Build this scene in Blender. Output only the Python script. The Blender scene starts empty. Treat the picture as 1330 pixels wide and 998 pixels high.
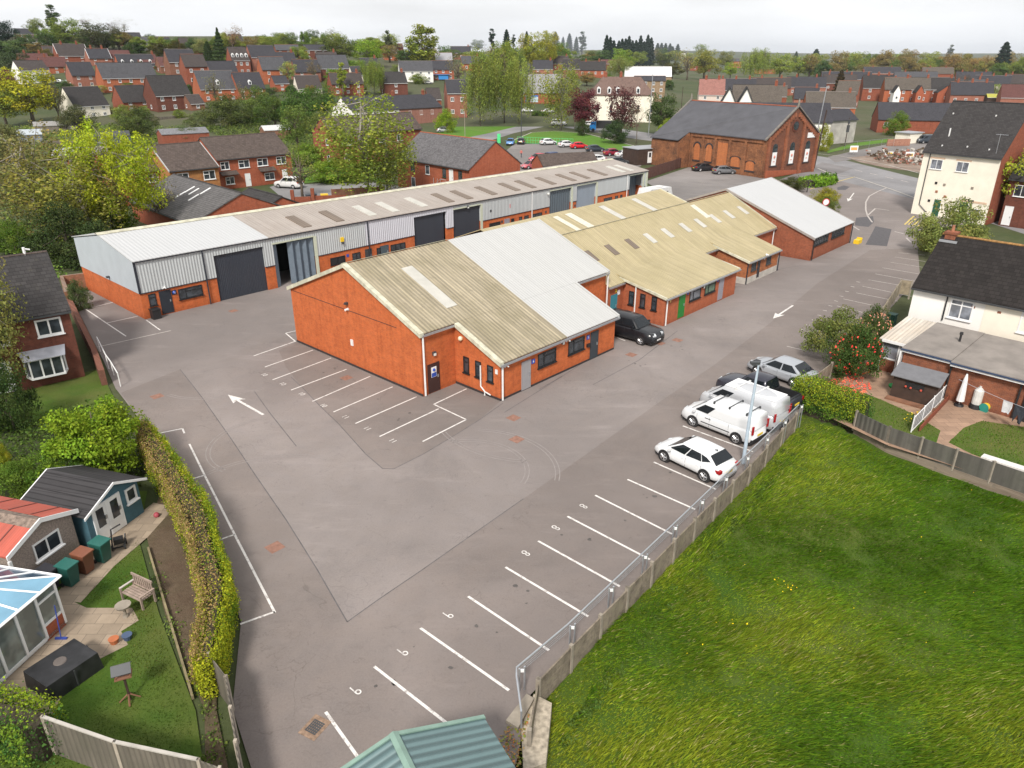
import bpy, bmesh, math, random
import numpy as np
from mathutils import Vector, Matrix
R = math.radians
scn = bpy.context.scene
# ---------------------------------------------------------------- camera
PITCH = math.atan(425/950)
cam = bpy.data.cameras.new('camera'); cam.sensor_width = 36; cam.lens = 950/1330*36
cam.clip_end = 20000; cam.clip_start = .5
camo = bpy.data.objects.new('camera', cam); scn.collection.objects.link(camo)
camo.location = (0, 0, 20); camo.rotation_euler = (math.pi/2-PITCH, 0, 0)
scn.camera = camo
# ---------------------------------------------------------------- light
SUN_EL, SUN_AZ = R(44), R(192)          # azimuth clockwise from +Y (the view direction)
world = bpy.data.worlds.new("World"); scn.world = world; world.use_nodes = True
wn, wl = world.node_tree.nodes, world.node_tree.links
bgn = wn['Background']
sky = wn.new('ShaderNodeTexSky'); sky.sky_type = 'NISHITA'; sky.sun_disc = False
sky.sun_elevation = SUN_EL; sky.sun_rotation = SUN_AZ; sky.dust_density = 4; sky.air_density = 1.2
# an overcast deck: the blue is drowned in pale cloud, brighter overhead than at the horizon
tc = wn.new('ShaderNodeTexCoord'); sep = wn.new('ShaderNodeSeparateXYZ'); wl.new(tc.outputs['Generated'], sep.inputs[0])
rmp = wn.new('ShaderNodeValToRGB'); wl.new(sep.outputs[2], rmp.inputs[0])
CL = [(0, (6.2, 6.35, 6.6)), (.06, (6.8, 6.85, 6.95)), (.3, (6.3, 6.3, 6.35)), (1, (6.8, 6.8, 6.8))]
rmp.color_ramp.elements[0].position = 0; rmp.color_ramp.elements[1].position = 1
for p, c in CL[1:-1]: rmp.color_ramp.elements.new(p)
for e, (p, c) in zip(rmp.color_ramp.elements, CL): e.position = p; e.color = tuple(v/12 for v in c)+(1,)
nz = wn.new('ShaderNodeTexNoise'); nz.inputs['Scale'].default_value = 3.2; nz.inputs['Detail'].default_value = 5
mp = wn.new('ShaderNodeMapping'); mp.inputs['Scale'].default_value = (1, 1, 5); wl.new(tc.outputs['Generated'], mp.inputs[0]); wl.new(mp.outputs[0], nz.inputs[0])
mr = wn.new('ShaderNodeMapRange'); mr.inputs[1].default_value = .3; mr.inputs[2].default_value = .7; mr.inputs[3].default_value = 10.3; mr.inputs[4].default_value = 13.4
wl.new(nz.outputs[0], mr.inputs[0])
vm = wn.new('ShaderNodeVectorMath'); vm.operation = 'SCALE'; wl.new(rmp.outputs[0], vm.inputs[0]); wl.new(mr.outputs[0], vm.inputs['Scale'])
mxs = wn.new('ShaderNodeMix'); mxs.data_type = 'RGBA'; mxs.inputs[0].default_value = .93
wl.new(sky.outputs[0], mxs.inputs[6]); wl.new(vm.outputs[0], mxs.inputs[7]); wl.new(mxs.outputs[2], bgn.inputs[0])
bgn.inputs[1].default_value = .1
sl = bpy.data.lights.new('sun', 'SUN'); sl.energy = 2.6; sl.angle = R(10); sl.color = (1, .95, .88)
so = bpy.data.objects.new('sun', sl); scn.collection.objects.link(so)
so.rotation_euler = (math.pi/2-SUN_EL, 0, -SUN_AZ+math.pi) if False else (0, 0, 0)
_d = Vector((math.sin(SUN_AZ)*math.cos(SUN_EL), math.cos(SUN_AZ)*math.cos(SUN_EL), math.sin(SUN_EL)))
so.rotation_euler = _d.to_track_quat('Z', 'Y').to_euler()
vs = scn.view_settings; vs.view_transform = 'Standard'; vs.look = 'None'; vs.gamma = 1; vs.use_curve_mapping = False
vs.exposure = .66
scn.cycles.max_bounces = 5; scn.cycles.diffuse_bounces = 2; scn.cycles.glossy_bounces = 2; scn.cycles.transmission_bounces = 2
scn.cycles.transparent_max_bounces = 6; scn.cycles.volume_bounces = 0
scn.cycles.use_denoising = True
# ---------------------------------------------------------------- geometry of the place
sp_, cp_ = math.sin(PITCH), math.cos(PITCH)
def G(x, y, z=0):                       # where the sight line of a photo point meets the level z
    u = (x-665)/950; v = (499-y)/950
    Z = -sp_+v*cp_; Y = cp_+v*sp_; t = (20-z)/-Z
    return (u*t, Y*t)
AX = R(47.3); OX, OY = G(386, 444)
CAX, SAX = math.cos(AX), math.sin(AX)
def W(s, t): return (OX+s*CAX+t*SAX, OY+s*SAX-t*CAX)      # site grid of the industrial units
def ss(x, a, b):
    x = min(1, max(0, (x-a)/(b-a))); return x*x*(3-2*x)
def lerp_tab(x, tab):
    if x <= tab[0][0]: return tab[0][1]
    for (a, u), (b, v) in zip(tab, tab[1:]):
        if x <= b: return u+(v-u)*(x-a)/(b-a)
    return tab[-1][1]
RISE = [(0, 0), (245, 0), (316, 5.5), (380, 13), (475, 26), (600, 34), (800, 38), (1400, 30), (2500, 20), (4500, 10)]
WU = [(-2, 1), (-.3, 1), (-.16, .62), (0, .42), (.1, .3), (.2, .12), (.3, 0), (3, 0)]
FIELD = [(-12.2, 0), (.3, 16.3), (.6, 18.6), (16.6, 38.6), (18.0, 41.0), (21.3, 36.0), (26.0, 31.4), (60, 4), (60, -40), (-30, -40)]
def inside(x, y, P):
    c = False; j = len(P)-1
    for i in range(len(P)):
        xi, yi = P[i]; xj, yj = P[j]
        if (yi > y) != (yj > y) and x < (xj-xi)*(y-yi)/(yj-yi)+xi: c = not c
        j = i
    return c
def H(x, y):
    if y < 110:
        return -.95 if any(inside(x+a, y+b, FIELD) for a, b in ((1.3, 0), (-1.3, 0), (0, 1.3), (0, -1.3), (0, 0))) else -.06
    h = lerp_tab(y, RISE)*lerp_tab(x/max(y, 1), WU)
    far = ss(y, 3200, 6500)
    return h*(1-far)+far*(48+14*math.sin(x/1300+1)+8*math.sin(x/520))-.06
def GT(px, py):                         # a photo point on the terrain
    u = (px-665)/950; v = (499-py)/950
    dz = -sp_+v*cp_; dy = cp_+v*sp_
    t = 5.0; pt = t
    while t < 9000:
        if 20+dz*t <= H(u*t, dy*t)+.06:
            a, b = pt, t
            for _ in range(18):
                m = (a+b)/2
                if 20+dz*m <= H(u*m, dy*m)+.06: b = m
                else: a = m
            return Vector((u*b, dy*b, 20+dz*b))
        pt = t; t *= 1.01
    return Vector((u*600, dy*600, 20+dz*600))
# ---------------------------------------------------------------- objects
C = scn.collection
def thing(name, label, cat, loc=(0, 0, 0), rot=0, group=None):
    o = bpy.data.objects.new(name, None); C.objects.link(o); o.empty_display_size = .3
    o.location = loc if len(loc) == 3 else (loc[0], loc[1], 0); o.rotation_euler = (0, 0, rot)
    o['label'] = label; o['category'] = cat
    if group: o['group'] = group
    return o
def tag(o, label, cat, group=None):
    o['label'] = label; o['category'] = cat
    if group: o['group'] = group
    return o
def struct(o): o['kind'] = 'structure'; return o
def stuff(o, label=None, cat=None):
    o['kind'] = 'stuff'
    if label: o['label'] = label
    if cat: o['category'] = cat
    return o
def copy_tree(o, parent=None):
    c = o.copy(); C.objects.link(c); c.parent = parent
    for ch in list(o.children): copy_tree(ch, c)
    return c
class MB:
    def __init__(s, off=(0, 0, 0)): s.v = []; s.f = []; s.m = []; s.off = off
    def add(s, pts, faces, m=0):
        n = len(s.v); o = s.off
        s.v += [(p[0]+o[0], p[1]+o[1], p[2]+o[2]) for p in pts]
        s.f += [tuple(i+n for i in f) for f in faces]; s.m += [m]*len(faces)
        return s
    def poly(s, pts, m=0): return s.add(pts, [tuple(range(len(pts)))], m)
    def box(s, x0, x1, y0, y1, z0, z1, m=0):
        return s.add([(x0,y0,z0),(x1,y0,z0),(x1,y1,z0),(x0,y1,z0),(x0,y0,z1),(x1,y0,z1),(x1,y1,z1),(x0,y1,z1)],
                     [(0,3,2,1),(4,5,6,7),(0,1,5,4),(1,2,6,5),(2,3,7,6),(3,0,4,7)], m)
    def ext(s, pts, vec, m=0):
        n = len(pts); q = [(p[0]+vec[0], p[1]+vec[1], p[2]+vec[2]) for p in pts]
        return s.add(list(pts)+q, [tuple(range(n))[::-1], tuple(range(n, 2*n))]+[(i, (i+1) % n, n+(i+1) % n, n+i) for i in range(n)], m)
    def tube(s, pts, r, n=6, m=0, cap=True):
        pts = [Vector(p) for p in pts]; k = len(pts); rr = r if isinstance(r, (list, tuple)) else [r]*k
        vs_ = []
        for i, p in enumerate(pts):
            d = (pts[min(i+1, k-1)]-pts[max(i-1, 0)]).normalized()
            a = d.cross(Vector((0, 0, 1)))
            if a.length < .05: a = d.cross(Vector((1, 0, 0)))
            a.normalize(); b = d.cross(a)
            for j in range(n):
                t = 2*math.pi*j/n; q = p+(a*math.cos(t)+b*math.sin(t))*rr[i]; vs_.append(tuple(q))
        fs = [(i*n+j, i*n+(j+1) % n, (i+1)*n+(j+1) % n, (i+1)*n+j) for i in range(k-1) for j in range(n)]
        if cap: fs += [tuple(range(n))[::-1], tuple(range((k-1)*n, k*n))]
        return s.add(vs_, fs, m)
    def cyl(s, x, y, z0, z1, r0, r1=None, n=12, m=0): return s.tube([(x, y, z0), (x, y, z1)], [r0, r1 if r1 is not None else r0], n, m)
    def sph(s, c, r, n=8, m=0, sz=1):
        pts = []; k = n//2
        for i in range(k+1):
            a = math.pi*i/k
            for j in range(n):
                b = 2*math.pi*j/n; pts.append((c[0]+r*math.sin(a)*math.cos(b), c[1]+r*math.sin(a)*math.sin(b), c[2]+r*sz*math.cos(a)))
        return s.add(pts, [(i*n+j, (i+1)*n+j, (i+1)*n+(j+1) % n, i*n+(j+1) % n) for i in range(k) for j in range(n)], m)
    def mesh(s, name, mats, smooth=False, recalc=True):
        me = bpy.data.meshes.new(name); me.from_pydata(s.v, [], s.f)
        for mm in (mats if isinstance(mats, (list, tuple)) else [mats]): me.materials.append(mm)
        me.polygons.foreach_set('material_index', s.m)
        if recalc:
            bm = bmesh.new(); bm.from_mesh(me); bmesh.ops.remove_doubles(bm, verts=bm.verts, dist=1e-5) if recalc == 2 else None
            bmesh.ops.recalc_face_normals(bm, faces=bm.faces); bm.to_mesh(me); bm.free()
        if smooth: me.polygons.foreach_set('use_smooth', [True]*len(me.polygons))
        me.update(); return me
    def build(s, name, mats, parent=None, smooth=False, recalc=True, loc=None, rot=None):
        return link(name, s.mesh(name, mats, smooth, recalc), parent, loc, rot)
def link(name, me, parent=None, loc=None, rot=None):
    o = bpy.data.objects.new(name, me); C.objects.link(o)
    if parent: o.parent = parent
    if loc is not None: o.location = loc if len(loc) == 3 else (loc[0], loc[1], 0)
    if rot is not None: o.rotation_euler = rot if isinstance(rot, tuple) else (0, 0, rot)
    return o
# ---------------------------------------------------------------- materials
class N:
    def __init__(s, name):
        s.m = bpy.data.materials.new(name); s.m.use_nodes = True; s.n = s.m.node_tree.nodes; s.l = s.m.node_tree.links
        s.b = s.n['Principled BSDF']; s.tc = None
    def new(s, t, **k):
        o = s.n.new('ShaderNode'+t)
        for a, v in k.items():
            if a.startswith('i'):
                key = a[1:]; key = int(key) if key.isdigit() else key
                s.put(o.inputs[key], v)
            else: setattr(o, a, v)
        return o
    def put(s, inp, v):
        if isinstance(v, bpy.types.NodeSocket): s.l.new(v, inp)
        else:
            if inp.type == 'RGBA' and len(v) == 3: v = tuple(v)+(1,)
            inp.default_value = v
    def co(s, kind='Object'):
        if not s.tc: s.tc = s.n.new('ShaderNodeTexCoord')
        return s.tc.outputs[kind]
    def pos(s): return s.new('NewGeometry').outputs['Position']
    def map(s, v, scale=(1, 1, 1), rot=(0, 0, 0)):
        return s.new('Mapping', i0=v, i2=rot, i3=scale).outputs[0]
    def noise(s, v, scale, detail=3, rough=.55, out=0, dist=0):
        return s.new('TexNoise', iVector=v, iScale=scale, iDetail=detail, iRoughness=rough, iDistortion=dist).outputs[out]
    def mr(s, v, a, b, c=0, d=1): return s.new('MapRange', i0=v, i1=a, i2=b, i3=c, i4=d).outputs[0]
    def mix(s, f, a, b, mode='MIX'):
        o = s.new('Mix', data_type='RGBA', blend_type=mode); s.put(o.inputs[0], f); s.put(o.inputs[6], a); s.put(o.inputs[7], b); return o.outputs[2]
    def mul(s, a, b):
        o = s.new('Math', operation='MULTIPLY'); s.put(o.inputs[0], a); s.put(o.inputs[1], b); return o.outputs[0]
    def op(s, k, a, b=0.0):
        o = s.new('Math', operation=k); s.put(o.inputs[0], a); s.put(o.inputs[1], b); return o.outputs[0]
    def sep(s, v): return s.new('SeparateXYZ', i0=v).outputs
    def comb(s, x, y, z): 
        o = s.new('CombineXYZ'); s.put(o.inputs[0], x); s.put(o.inputs[1], y); s.put(o.inputs[2], z); return o.outputs[0]
    def bump(s, h, strength=.3, dist=.02):
        o = s.new('Bump', iStrength=strength, iDistance=dist, iHeight=h); s.l.new(o.outputs[0], s.b.inputs['Normal'])
    def fin(s, col, rough=.8, metal=0, spec=None):
        s.put(s.b.inputs['Base Color'], col); s.put(s.b.inputs['Roughness'], rough); s.put(s.b.inputs['Metallic'], metal)
        if spec is not None: s.put(s.b.inputs['Specular IOR Level'], spec)
        return s.m
def sc3(c, k): return tuple(min(1, v*k) for v in c)
_mc = {}
def plain(name, c, rough=.6, metal=0, var=.12, sc=3., spec=None):
    if name in _mc: return _mc[name]
    a = N(name); n = a.noise(a.co(), sc, 4)
    col = a.mix(a.mr(n, .3, .7), sc3(c, 1-var), sc3(c, 1+var)) if var else tuple(c)
    _mc[name] = a.fin(col, rough, metal, spec); return _mc[name]
def brick(name, c1, c2, mortar, tint=.25, soot=0, bw=.225, bh=.075, far=False):
    a = N(name); p = a.sep(a.co()); u = a.op('ADD', p[0], p[1])
    v = a.comb(u, p[2], 0.)
    b = a.new('TexBrick', iVector=v, iScale=1., i1=c1, i2=c2, i3=mortar)
    b.inputs['Mortar Size'].default_value = .006; b.inputs['Brick Width'].default_value = bw; b.inputs['Row Height'].default_value = bh
    b.inputs['Bias'].default_value = -.15
    n1 = a.noise(a.map(v, (1, 2.2, 1)), .9, 5, .6); n2 = a.noise(a.pos(), .25, 4)
    col = a.mix(a.mr(n1, .3, .7), sc3((1, 1, 1), 1-tint), (1.0, 1.0, 1.0), 'MIX')
    col = a.mix(1., b.outputs[0], col, 'MULTIPLY')
    col = a.mix(a.mr(n2, .35, .75, 0, .35), col, sc3(c2, .75))
    if soot: col = a.mix(a.mr(a.noise(a.pos(), .5, 5, .7), .42, .68, 0, soot), col, (.035, .028, .025))
    stk = a.noise(a.comb(a.mul(u, 2.6), a.mul(p[2], .22), 0.), 1., 5, .65); col = a.mix(a.mr(stk, .48, .74, 0, .5), col, sc3(c2, .42))
    if soot is not None: col = a.mix(a.mul(a.mr(p[2], 0, .55, 1, 0), a.mr(n1, .3, .7, .15, .6)), col, sc3(c2, .38))
    col = a.mix(a.mr(a.noise(v, 3.5, 6, .8), .42, .66, 0, .4), col, sc3(c1, 1.35))
    a.bump(b.outputs[1], -.25, .004)
    return a.fin(col, .9, spec=.25)
def tiles(name, c, row=.16, col_w=.3, var=.3, moss=0, mosscol=(.22, .2, .1)):
    a = N(name); p = a.sep(a.co())
    v = a.comb(a.op('ADD', p[0], a.mul(p[1], .04)), p[2], 0.)
    b = a.new('TexBrick', iVector=v, iScale=1., i1=sc3(c, 1-var), i2=sc3(c, 1+var), i3=sc3(c, .35))
    b.inputs['Mortar Size'].default_value = .012; b.inputs['Brick Width'].default_value = col_w; b.inputs['Row Height'].default_value = row
    n = a.noise(a.pos(), .7, 5, .65)
    col = a.mix(a.mr(n, .3, .75), b.outputs[0], sc3(c, 1.35), 'MIX') if var > 0 else b.outputs[0]
    col = a.mix(.5, b.outputs[0], col)
    if moss: col = a.mix(a.mr(a.noise(a.pos(), 2.2, 6, .7), .58, .75, 0, moss), col, mosscol)
    a.bump(b.outputs[1], -.6, .02)
    return a.fin(col, .85, spec=.2)
def corrug(name, c, pitch=.3, dirt=.25, dirtcol=(.16, .13, .09), rough=.6, bump=.8, groove=.35, metal=0, axis=0, blotch=0):
    a = N(name); p = a.sep(a.co())
    x = p[axis] if axis < 2 else a.op('ADD', p[0], p[1])
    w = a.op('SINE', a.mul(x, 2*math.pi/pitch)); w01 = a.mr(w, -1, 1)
    st = a.noise(a.map(a.co(), (2.2, .12, .12) if axis != 1 else (.12, 2.2, .12)), 1.6, 5, .6)
    col = a.mix(a.mr(st, .3, .72), sc3(c, 1-dirt), sc3(c, 1+dirt*.45))
    col = a.mix(a.mul(a.mr(a.noise(a.pos(), .45, 5, .6), .4, .75), dirt*1.6), col, dirtcol)
    if blotch: col = a.mix(a.mr(a.noise(a.pos(), 1.6, 6, .7), .55, .7, 0, blotch), col, sc3(c, .45))
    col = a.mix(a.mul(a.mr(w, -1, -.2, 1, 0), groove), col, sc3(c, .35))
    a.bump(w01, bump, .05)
    return a.fin(col, rough, metal)
# ---------------------------------------------------------------- material palette
ORANGE = brick('orange_brick', (.56, .140, .040), (.45, .098, .03), (.46, .2, .11), .26)
REDB = brick('red_brick', (.30, .085, .045), (.23, .06, .035), (.25, .15, .11), .25)
REDB2 = brick('bright_red_brick', (.40, .11, .055), (.32, .08, .04), (.3, .16, .11), .2)
DARKB = brick('dark_red_brick', (.17, .055, .035), (.12, .04, .028), (.16, .1, .08), .25)
BROWNB = brick('brown_multi_brick', (.30, .10, .05), (.17, .06, .04), (.30, .2, .14), .3)
OLDB = brick('sooty_orange_brick', (.36, .145, .065), (.22, .085, .045), (.28, .18, .1), .35, soot=.8)
CHURCHB = brick('sooty_chapel_gable_brick', (.23, .085, .05), (.15, .06, .04), (.2, .12, .08), .35, soot=.6)
BUFFB = brick('buff_brick', (.33, .23, .14), (.27, .18, .11), (.3, .24, .18), .25)
ENGB = brick('dark_engineering_brick', (.06, .045, .045), (.045, .035, .035), (.08, .07, .065), .2)
SLATE = tiles('blue_grey_slate', (.048, .047, .054), .14, .25, .22)
DTILE = tiles('dark_grey_concrete_tile', (.043, .040, .040), .17, .33, .25, moss=.25, mosscol=(.12, .11, .08))
BTILE = tiles('brown_concrete_tile', (.085, .066, .058), .17, .33, .28, moss=.35, mosscol=(.16, .12, .07))
PTILE = tiles('purple_red_tile', (.11, .05, .045), .16, .3, .25)
RTILE = tiles('pinkish_red_tile', (.27, .13, .11), .16, .3, .2)
GTILE = tiles('weathered_grey_brown_tile', (.10, .085, .072), .16, .3, .25, moss=.5, mosscol=(.17, .12, .06))
KTILE = tiles('near_black_tile', (.022, .019, .018), .19, .33, .3, moss=.15, mosscol=(.09, .08, .06))
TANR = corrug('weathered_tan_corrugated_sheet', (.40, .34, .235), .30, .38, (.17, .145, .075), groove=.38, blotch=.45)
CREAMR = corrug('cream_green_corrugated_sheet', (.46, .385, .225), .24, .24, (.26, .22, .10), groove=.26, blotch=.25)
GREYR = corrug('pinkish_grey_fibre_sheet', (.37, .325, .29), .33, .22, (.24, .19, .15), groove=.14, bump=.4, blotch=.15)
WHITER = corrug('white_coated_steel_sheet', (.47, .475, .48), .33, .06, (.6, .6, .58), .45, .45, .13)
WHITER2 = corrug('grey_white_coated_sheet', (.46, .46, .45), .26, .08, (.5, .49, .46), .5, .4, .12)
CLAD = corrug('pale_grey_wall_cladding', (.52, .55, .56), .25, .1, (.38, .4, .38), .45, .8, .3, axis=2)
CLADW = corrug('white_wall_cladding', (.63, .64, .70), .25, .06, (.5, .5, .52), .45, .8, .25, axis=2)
CLADP = plain('smooth_pale_gable_cladding', (.46, .50, .54), .5, var=.05, sc=.8)
DOORN = corrug('dark_navy_door_slats', (.035, .042, .058), .16, .12, (.06, .06, .065), .5, .5, .25, axis=2)
SHUTG = corrug('blue_grey_folding_door', (.11, .145, .175), .45, .15, (.09, .1, .11), .5, .9, .5, axis=2)
SHUTL = corrug('pale_blue_roller_shutter', (.27, .32, .38), .14, .08, (.2, .22, .24), .5, .4, .2, axis=2)
ROOFW = plain('translucent_rooflight_white', (.47, .455, .41), .5, var=.1, sc=1.2)
ROOFD = corrug('brown_algae_rooflight', (.19, .145, .11), .3, .2, (.1, .08, .06), .6, .3, .3)
TRIM = plain('mossy_pale_verge_trim', (.50, .48, .37), .8, var=.25, sc=2)
GUTW = plain('white_gutter', (.7, .7, .69), .5, var=.06)
NAVY = plain('navy_trim', (.022, .027, .038), .5, var=.1)
DKFR = plain('black_window_frame', (.015, .016, .018), .45, var=0)
WHFR = plain('white_upvc', (.78, .78, .78), .35, var=.03)
CREAM = plain('cream_painted_render', (.80, .745, .63), .85, var=.07, sc=.7)
WHREN = plain('white_painted_render', (.82, .80, .76), .85, var=.05, sc=.7)
PINKR = plain('pale_pink_render', (.62, .52, .46), .85, var=.06, sc=.7)
GREYREN = plain('stained_grey_cement_render', (.38, .36, .33), .9, var=.25, sc=.5)
CONC = plain('weathered_concrete', (.27, .235, .19), .9, var=.3, sc=1.5)
CONCL = plain('pale_concrete', (.42, .39, .35), .9, var=.2, sc=1.5)
STEEL = plain('galvanised_steel', (.48, .50, .53), .35, .7, var=.08)
BLACK = plain('black_plastic', (.018, .018, .02), .5, var=.1)
DKMET = plain('dark_painted_metal', (.05, .053, .057), .45, var=.1)
WOODD = plain('dark_stained_timber', (.05, .028, .02), .8, var=.3, sc=2)
WOODG = plain('weathered_grey_timber', (.17, .145, .12), .85, var=.35, sc=2.5)
BOARDG = corrug('grey_fence_boards', (.18, .155, .125), .14, .4, (.09, .085, .06), .9, .7, .5, axis=2, blotch=.4); BOARDD = corrug('blackened_fence_boards', (.125, .115, .10), .14, .45, (.06, .065, .045), .9, .7, .5, axis=2, blotch=.4)
WOODB = plain('reddish_brown_timber', (.20, .095, .055), .8, var=.3, sc=2)
CHIM = plain('clay_chimney_pot', (.33, .14, .08), .8, var=.2)
LEAD = plain('lead_flashing', (.3, .31, .33), .5, var=.1)
BLUEP = plain('blue_sign_face', (.02, .07, .38), .4, var=0)
YEL = plain('yellow_plastic', (.75, .5, .02), .5, var=.05)
LGLASS = plain('pale_light_diffuser', (.7, .7, .66), .3, var=0)
def _glass(name, c, r=.06, v=.5):
    a = N(name); n = a.noise(a.pos(), 1.3, 2); return a.fin(a.mix(a.mr(n, .4, .65), c, sc3(c, 1+v)), r, 0, .8)
GLASS = _glass('dark_window_glass', (.025, .03, .036), .06, 1.5)
GLASSC = _glass('curtained_window_glass', (.12, .13, .15), .12, 1.2)
GLASSL = _glass('car_glass', (.010, .013, .016), .05, .3); GLASSL.node_tree.nodes['Principled BSDF'].inputs['Specular IOR Level'].default_value = .3
TAR = plain('fresh_black_asphalt', (.085, .08, .085), .95, var=.15, sc=3)
SEAM = plain('dark_asphalt_seam', (.11, .10, .10), .95, var=.25, sc=2)
def asphalt(name, base, warm, crack=True):
    a = N(name); p = a.pos()
    n1 = a.noise(p, .09, 6, .62, dist=.4); n2 = a.noise(p, .8, 6, .65); n3 = a.noise(p, 14, 3, .7)
    col = a.mix(a.mr(n1, .36, .64), sc3(base, .68), sc3(base, 1.25))
    col = a.mix(a.mr(n2, .35, .8, 0, .55), col, warm)
    col = a.mix(a.mr(a.noise(p, .28, 7, .75, dist=1.2), .56, .72, 0, .5), col, sc3(base, .62))
    col = a.mix(a.mr(n3, .3, .75, .0, .4), col, sc3(base, 1.45)); col = a.mix(a.mr(a.noise(p, 6, 5, .75), .55, .75, 0, .4), col, sc3(base, .6))
    if crack:
        for sc_, sd, amt, wd in ((.22, 0, .5, .0030), (.5, 7, .35, .004), (.11, 3, .5, .0016)):
            nn_ = a.noise(a.new('Mapping', i0=p, i1=(sd*3.1, sd*1.7, 0)).outputs[0], sc_, 5, .55, dist=.5); g_ = a.noise(p, .13+sd*.01, 3, .5)
            e_ = a.mr(a.op('ABSOLUTE', a.op('SUBTRACT', nn_, .5)), 0, wd, 1, 0); col = a.mix(a.mul(a.mul(e_, a.mr(g_, .45, .62)), amt), col, sc3(base, .38))
        big = a.noise(p, .045, 3, .5); col = a.mix(a.mr(big, .38, .62, .0, .55), col, sc3(base, .62))
        col = a.mix(a.mr(a.noise(a.map(p, (.35, 1.6, 1), (0, 0, R(47))), .5, 6, .7), .55, .75, 0, .35), col, sc3(base, 1.5))
        col = a.mix(a.mr(a.noise(p, 1.1, 6, .8, dist=2), .60, .72, 0, .6), col, sc3(base, .5))
        stn = a.noise(p, 2.3, 5, .7); col = a.mix(a.mr(stn, .70, .78, 0, .5), col, sc3(base, .5))
        col = a.mix(a.mr(a.noise(p, 5.1, 3, .6), .76, .8, 0, .6), col, (.45, .43, .4))
    a.bump(n3, .25, .01)
    return a.fin(col, .95, spec=.25)
ASPH = asphalt('old_pinkish_asphalt', (.228, .200, .190), (.24, .20, .175)); ASPH2 = asphalt('darker_worn_asphalt', (.198, .170, .158), (.225, .18, .155))
ROADM = asphalt('grey_road_asphalt', (.20, .195, .20), (.23, .22, .215), False)
PAVE = asphalt('pavement_asphalt', (.17, .16, .16), (.2, .18, .17), False)
CHYARD = asphalt('rough_yard_asphalt', (.20, .185, .18), (.26, .23, .2))
def ground(name, cols, sc=.35, fine=5, rough=.95):
    a = N(name); p = a.pos()
    col = a.mix(a.mr(a.noise(p, sc, 6, .65), .35, .65), cols[0], cols[1])
    col = a.mix(a.mr(a.noise(p, sc*.23, 4, .6), .45, .7), col, cols[2])
    col = a.mix(a.mr(a.noise(p, fine, 4, .7), .3, .75, 0, .5), col, sc3(cols[0], .55))
    a.bump(a.noise(p, fine*2.2, 4, .7), .6, .08)
    return a.fin(col, rough, spec=.2)
LAWN = ground('garden_lawn', ((.05, .11, .012), (.09, .14, .02), (.15, .14, .045)), .5, 9)
FIELDM = ground('meadow_sward', ((.045, .095, .010), (.08, .125, .014), (.12, .13, .03)), .45, 6)
VERGE = ground('mown_verge', ((.08, .19, .018), (.11, .22, .025), (.13, .2, .04)), .3, 4)
MEADOW = ground('rough_pasture', ((.09, .15, .03), (.13, .17, .05), (.22, .19, .08)), .12, 2)
TERR = ground('garden_and_scrub_ground', ((.05, .072, .025), (.085, .095, .042), (.125, .11, .075)), .06, 1.2)
SOIL = ground('bare_soil', ((.11, .075, .05), (.15, .11, .075), (.09, .08, .04)), .8, 6)
RUBBLE = ground('rubble_soil', ((.30, .22, .17), (.12, .09, .075), (.38, .31, .26)), .5, 3)
def slabs(name, c):
    a = N(name); p = a.sep(a.co())
    b = a.new('TexBrick', iVector=a.comb(p[0], p[1], 0.), iScale=1., i1=sc3(c, .85), i2=sc3(c, 1.15), i3=sc3(c, .5))
    b.inputs['Mortar Size'].default_value = .012; b.inputs['Brick Width'].default_value = .75; b.inputs['Row Height'].default_value = .55
    return a.fin(a.mix(a.mr(a.noise(a.pos(), 1.4, 6, .7), .35, .7, 0, .5), b.outputs[0], sc3(c, .55)), .9)
PATIO = slabs('sandstone_paving', (.33, .26, .19)); PATIO2 = slabs('buff_block_paving', (.34, .22, .15))
def paint(name, c, worn):
    a = N(name); p = a.pos()
    f = a.mr(a.noise(p, 3.5, 6, .75), .5+.1*(1-worn), .62+.1*(1-worn), 0, .9*worn)
    return a.fin(a.mix(f, c, (.24, .21, .2)), .8)
PAINTW = paint('white_road_paint', (.66, .63, .60), .85); PAINTF = paint('faded_road_paint', (.44, .40, .37), 1.0)
PAINTY = paint('yellow_road_paint', (.55, .42, .12), .7)
CARP = {}
def carpaint(c):
    if c not in CARP:
        a = N('car_paint'); m = a.fin(c+(1,), .3, 0 if min(c) > .55 or max(c) < .05 else .2, .35); a.put(a.b.inputs['Coat Weight'], .3); CARP[c] = m
    return CARP[c]
RUBBER = plain('tyre_rubber', (.02, .02, .02), .85, var=.1); RIM = plain('alloy_rim', (.5, .5, .51), .3, .7, var=0)
RIMD = plain('dark_rim', (.06, .06, .065), .35, .5, var=0); LAMPR = plain('red_tail_lamp', (.35, .01, .012), .2, var=0)
LAMPW = plain('clear_headlamp', (.6, .63, .66), .12, .2, var=0); PLATEY = plain('yellow_number_plate', (.7, .5, .05), .5, var=0)
PLATEW = plain('white_number_plate', (.7, .7, .7), .5, var=0)
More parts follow.
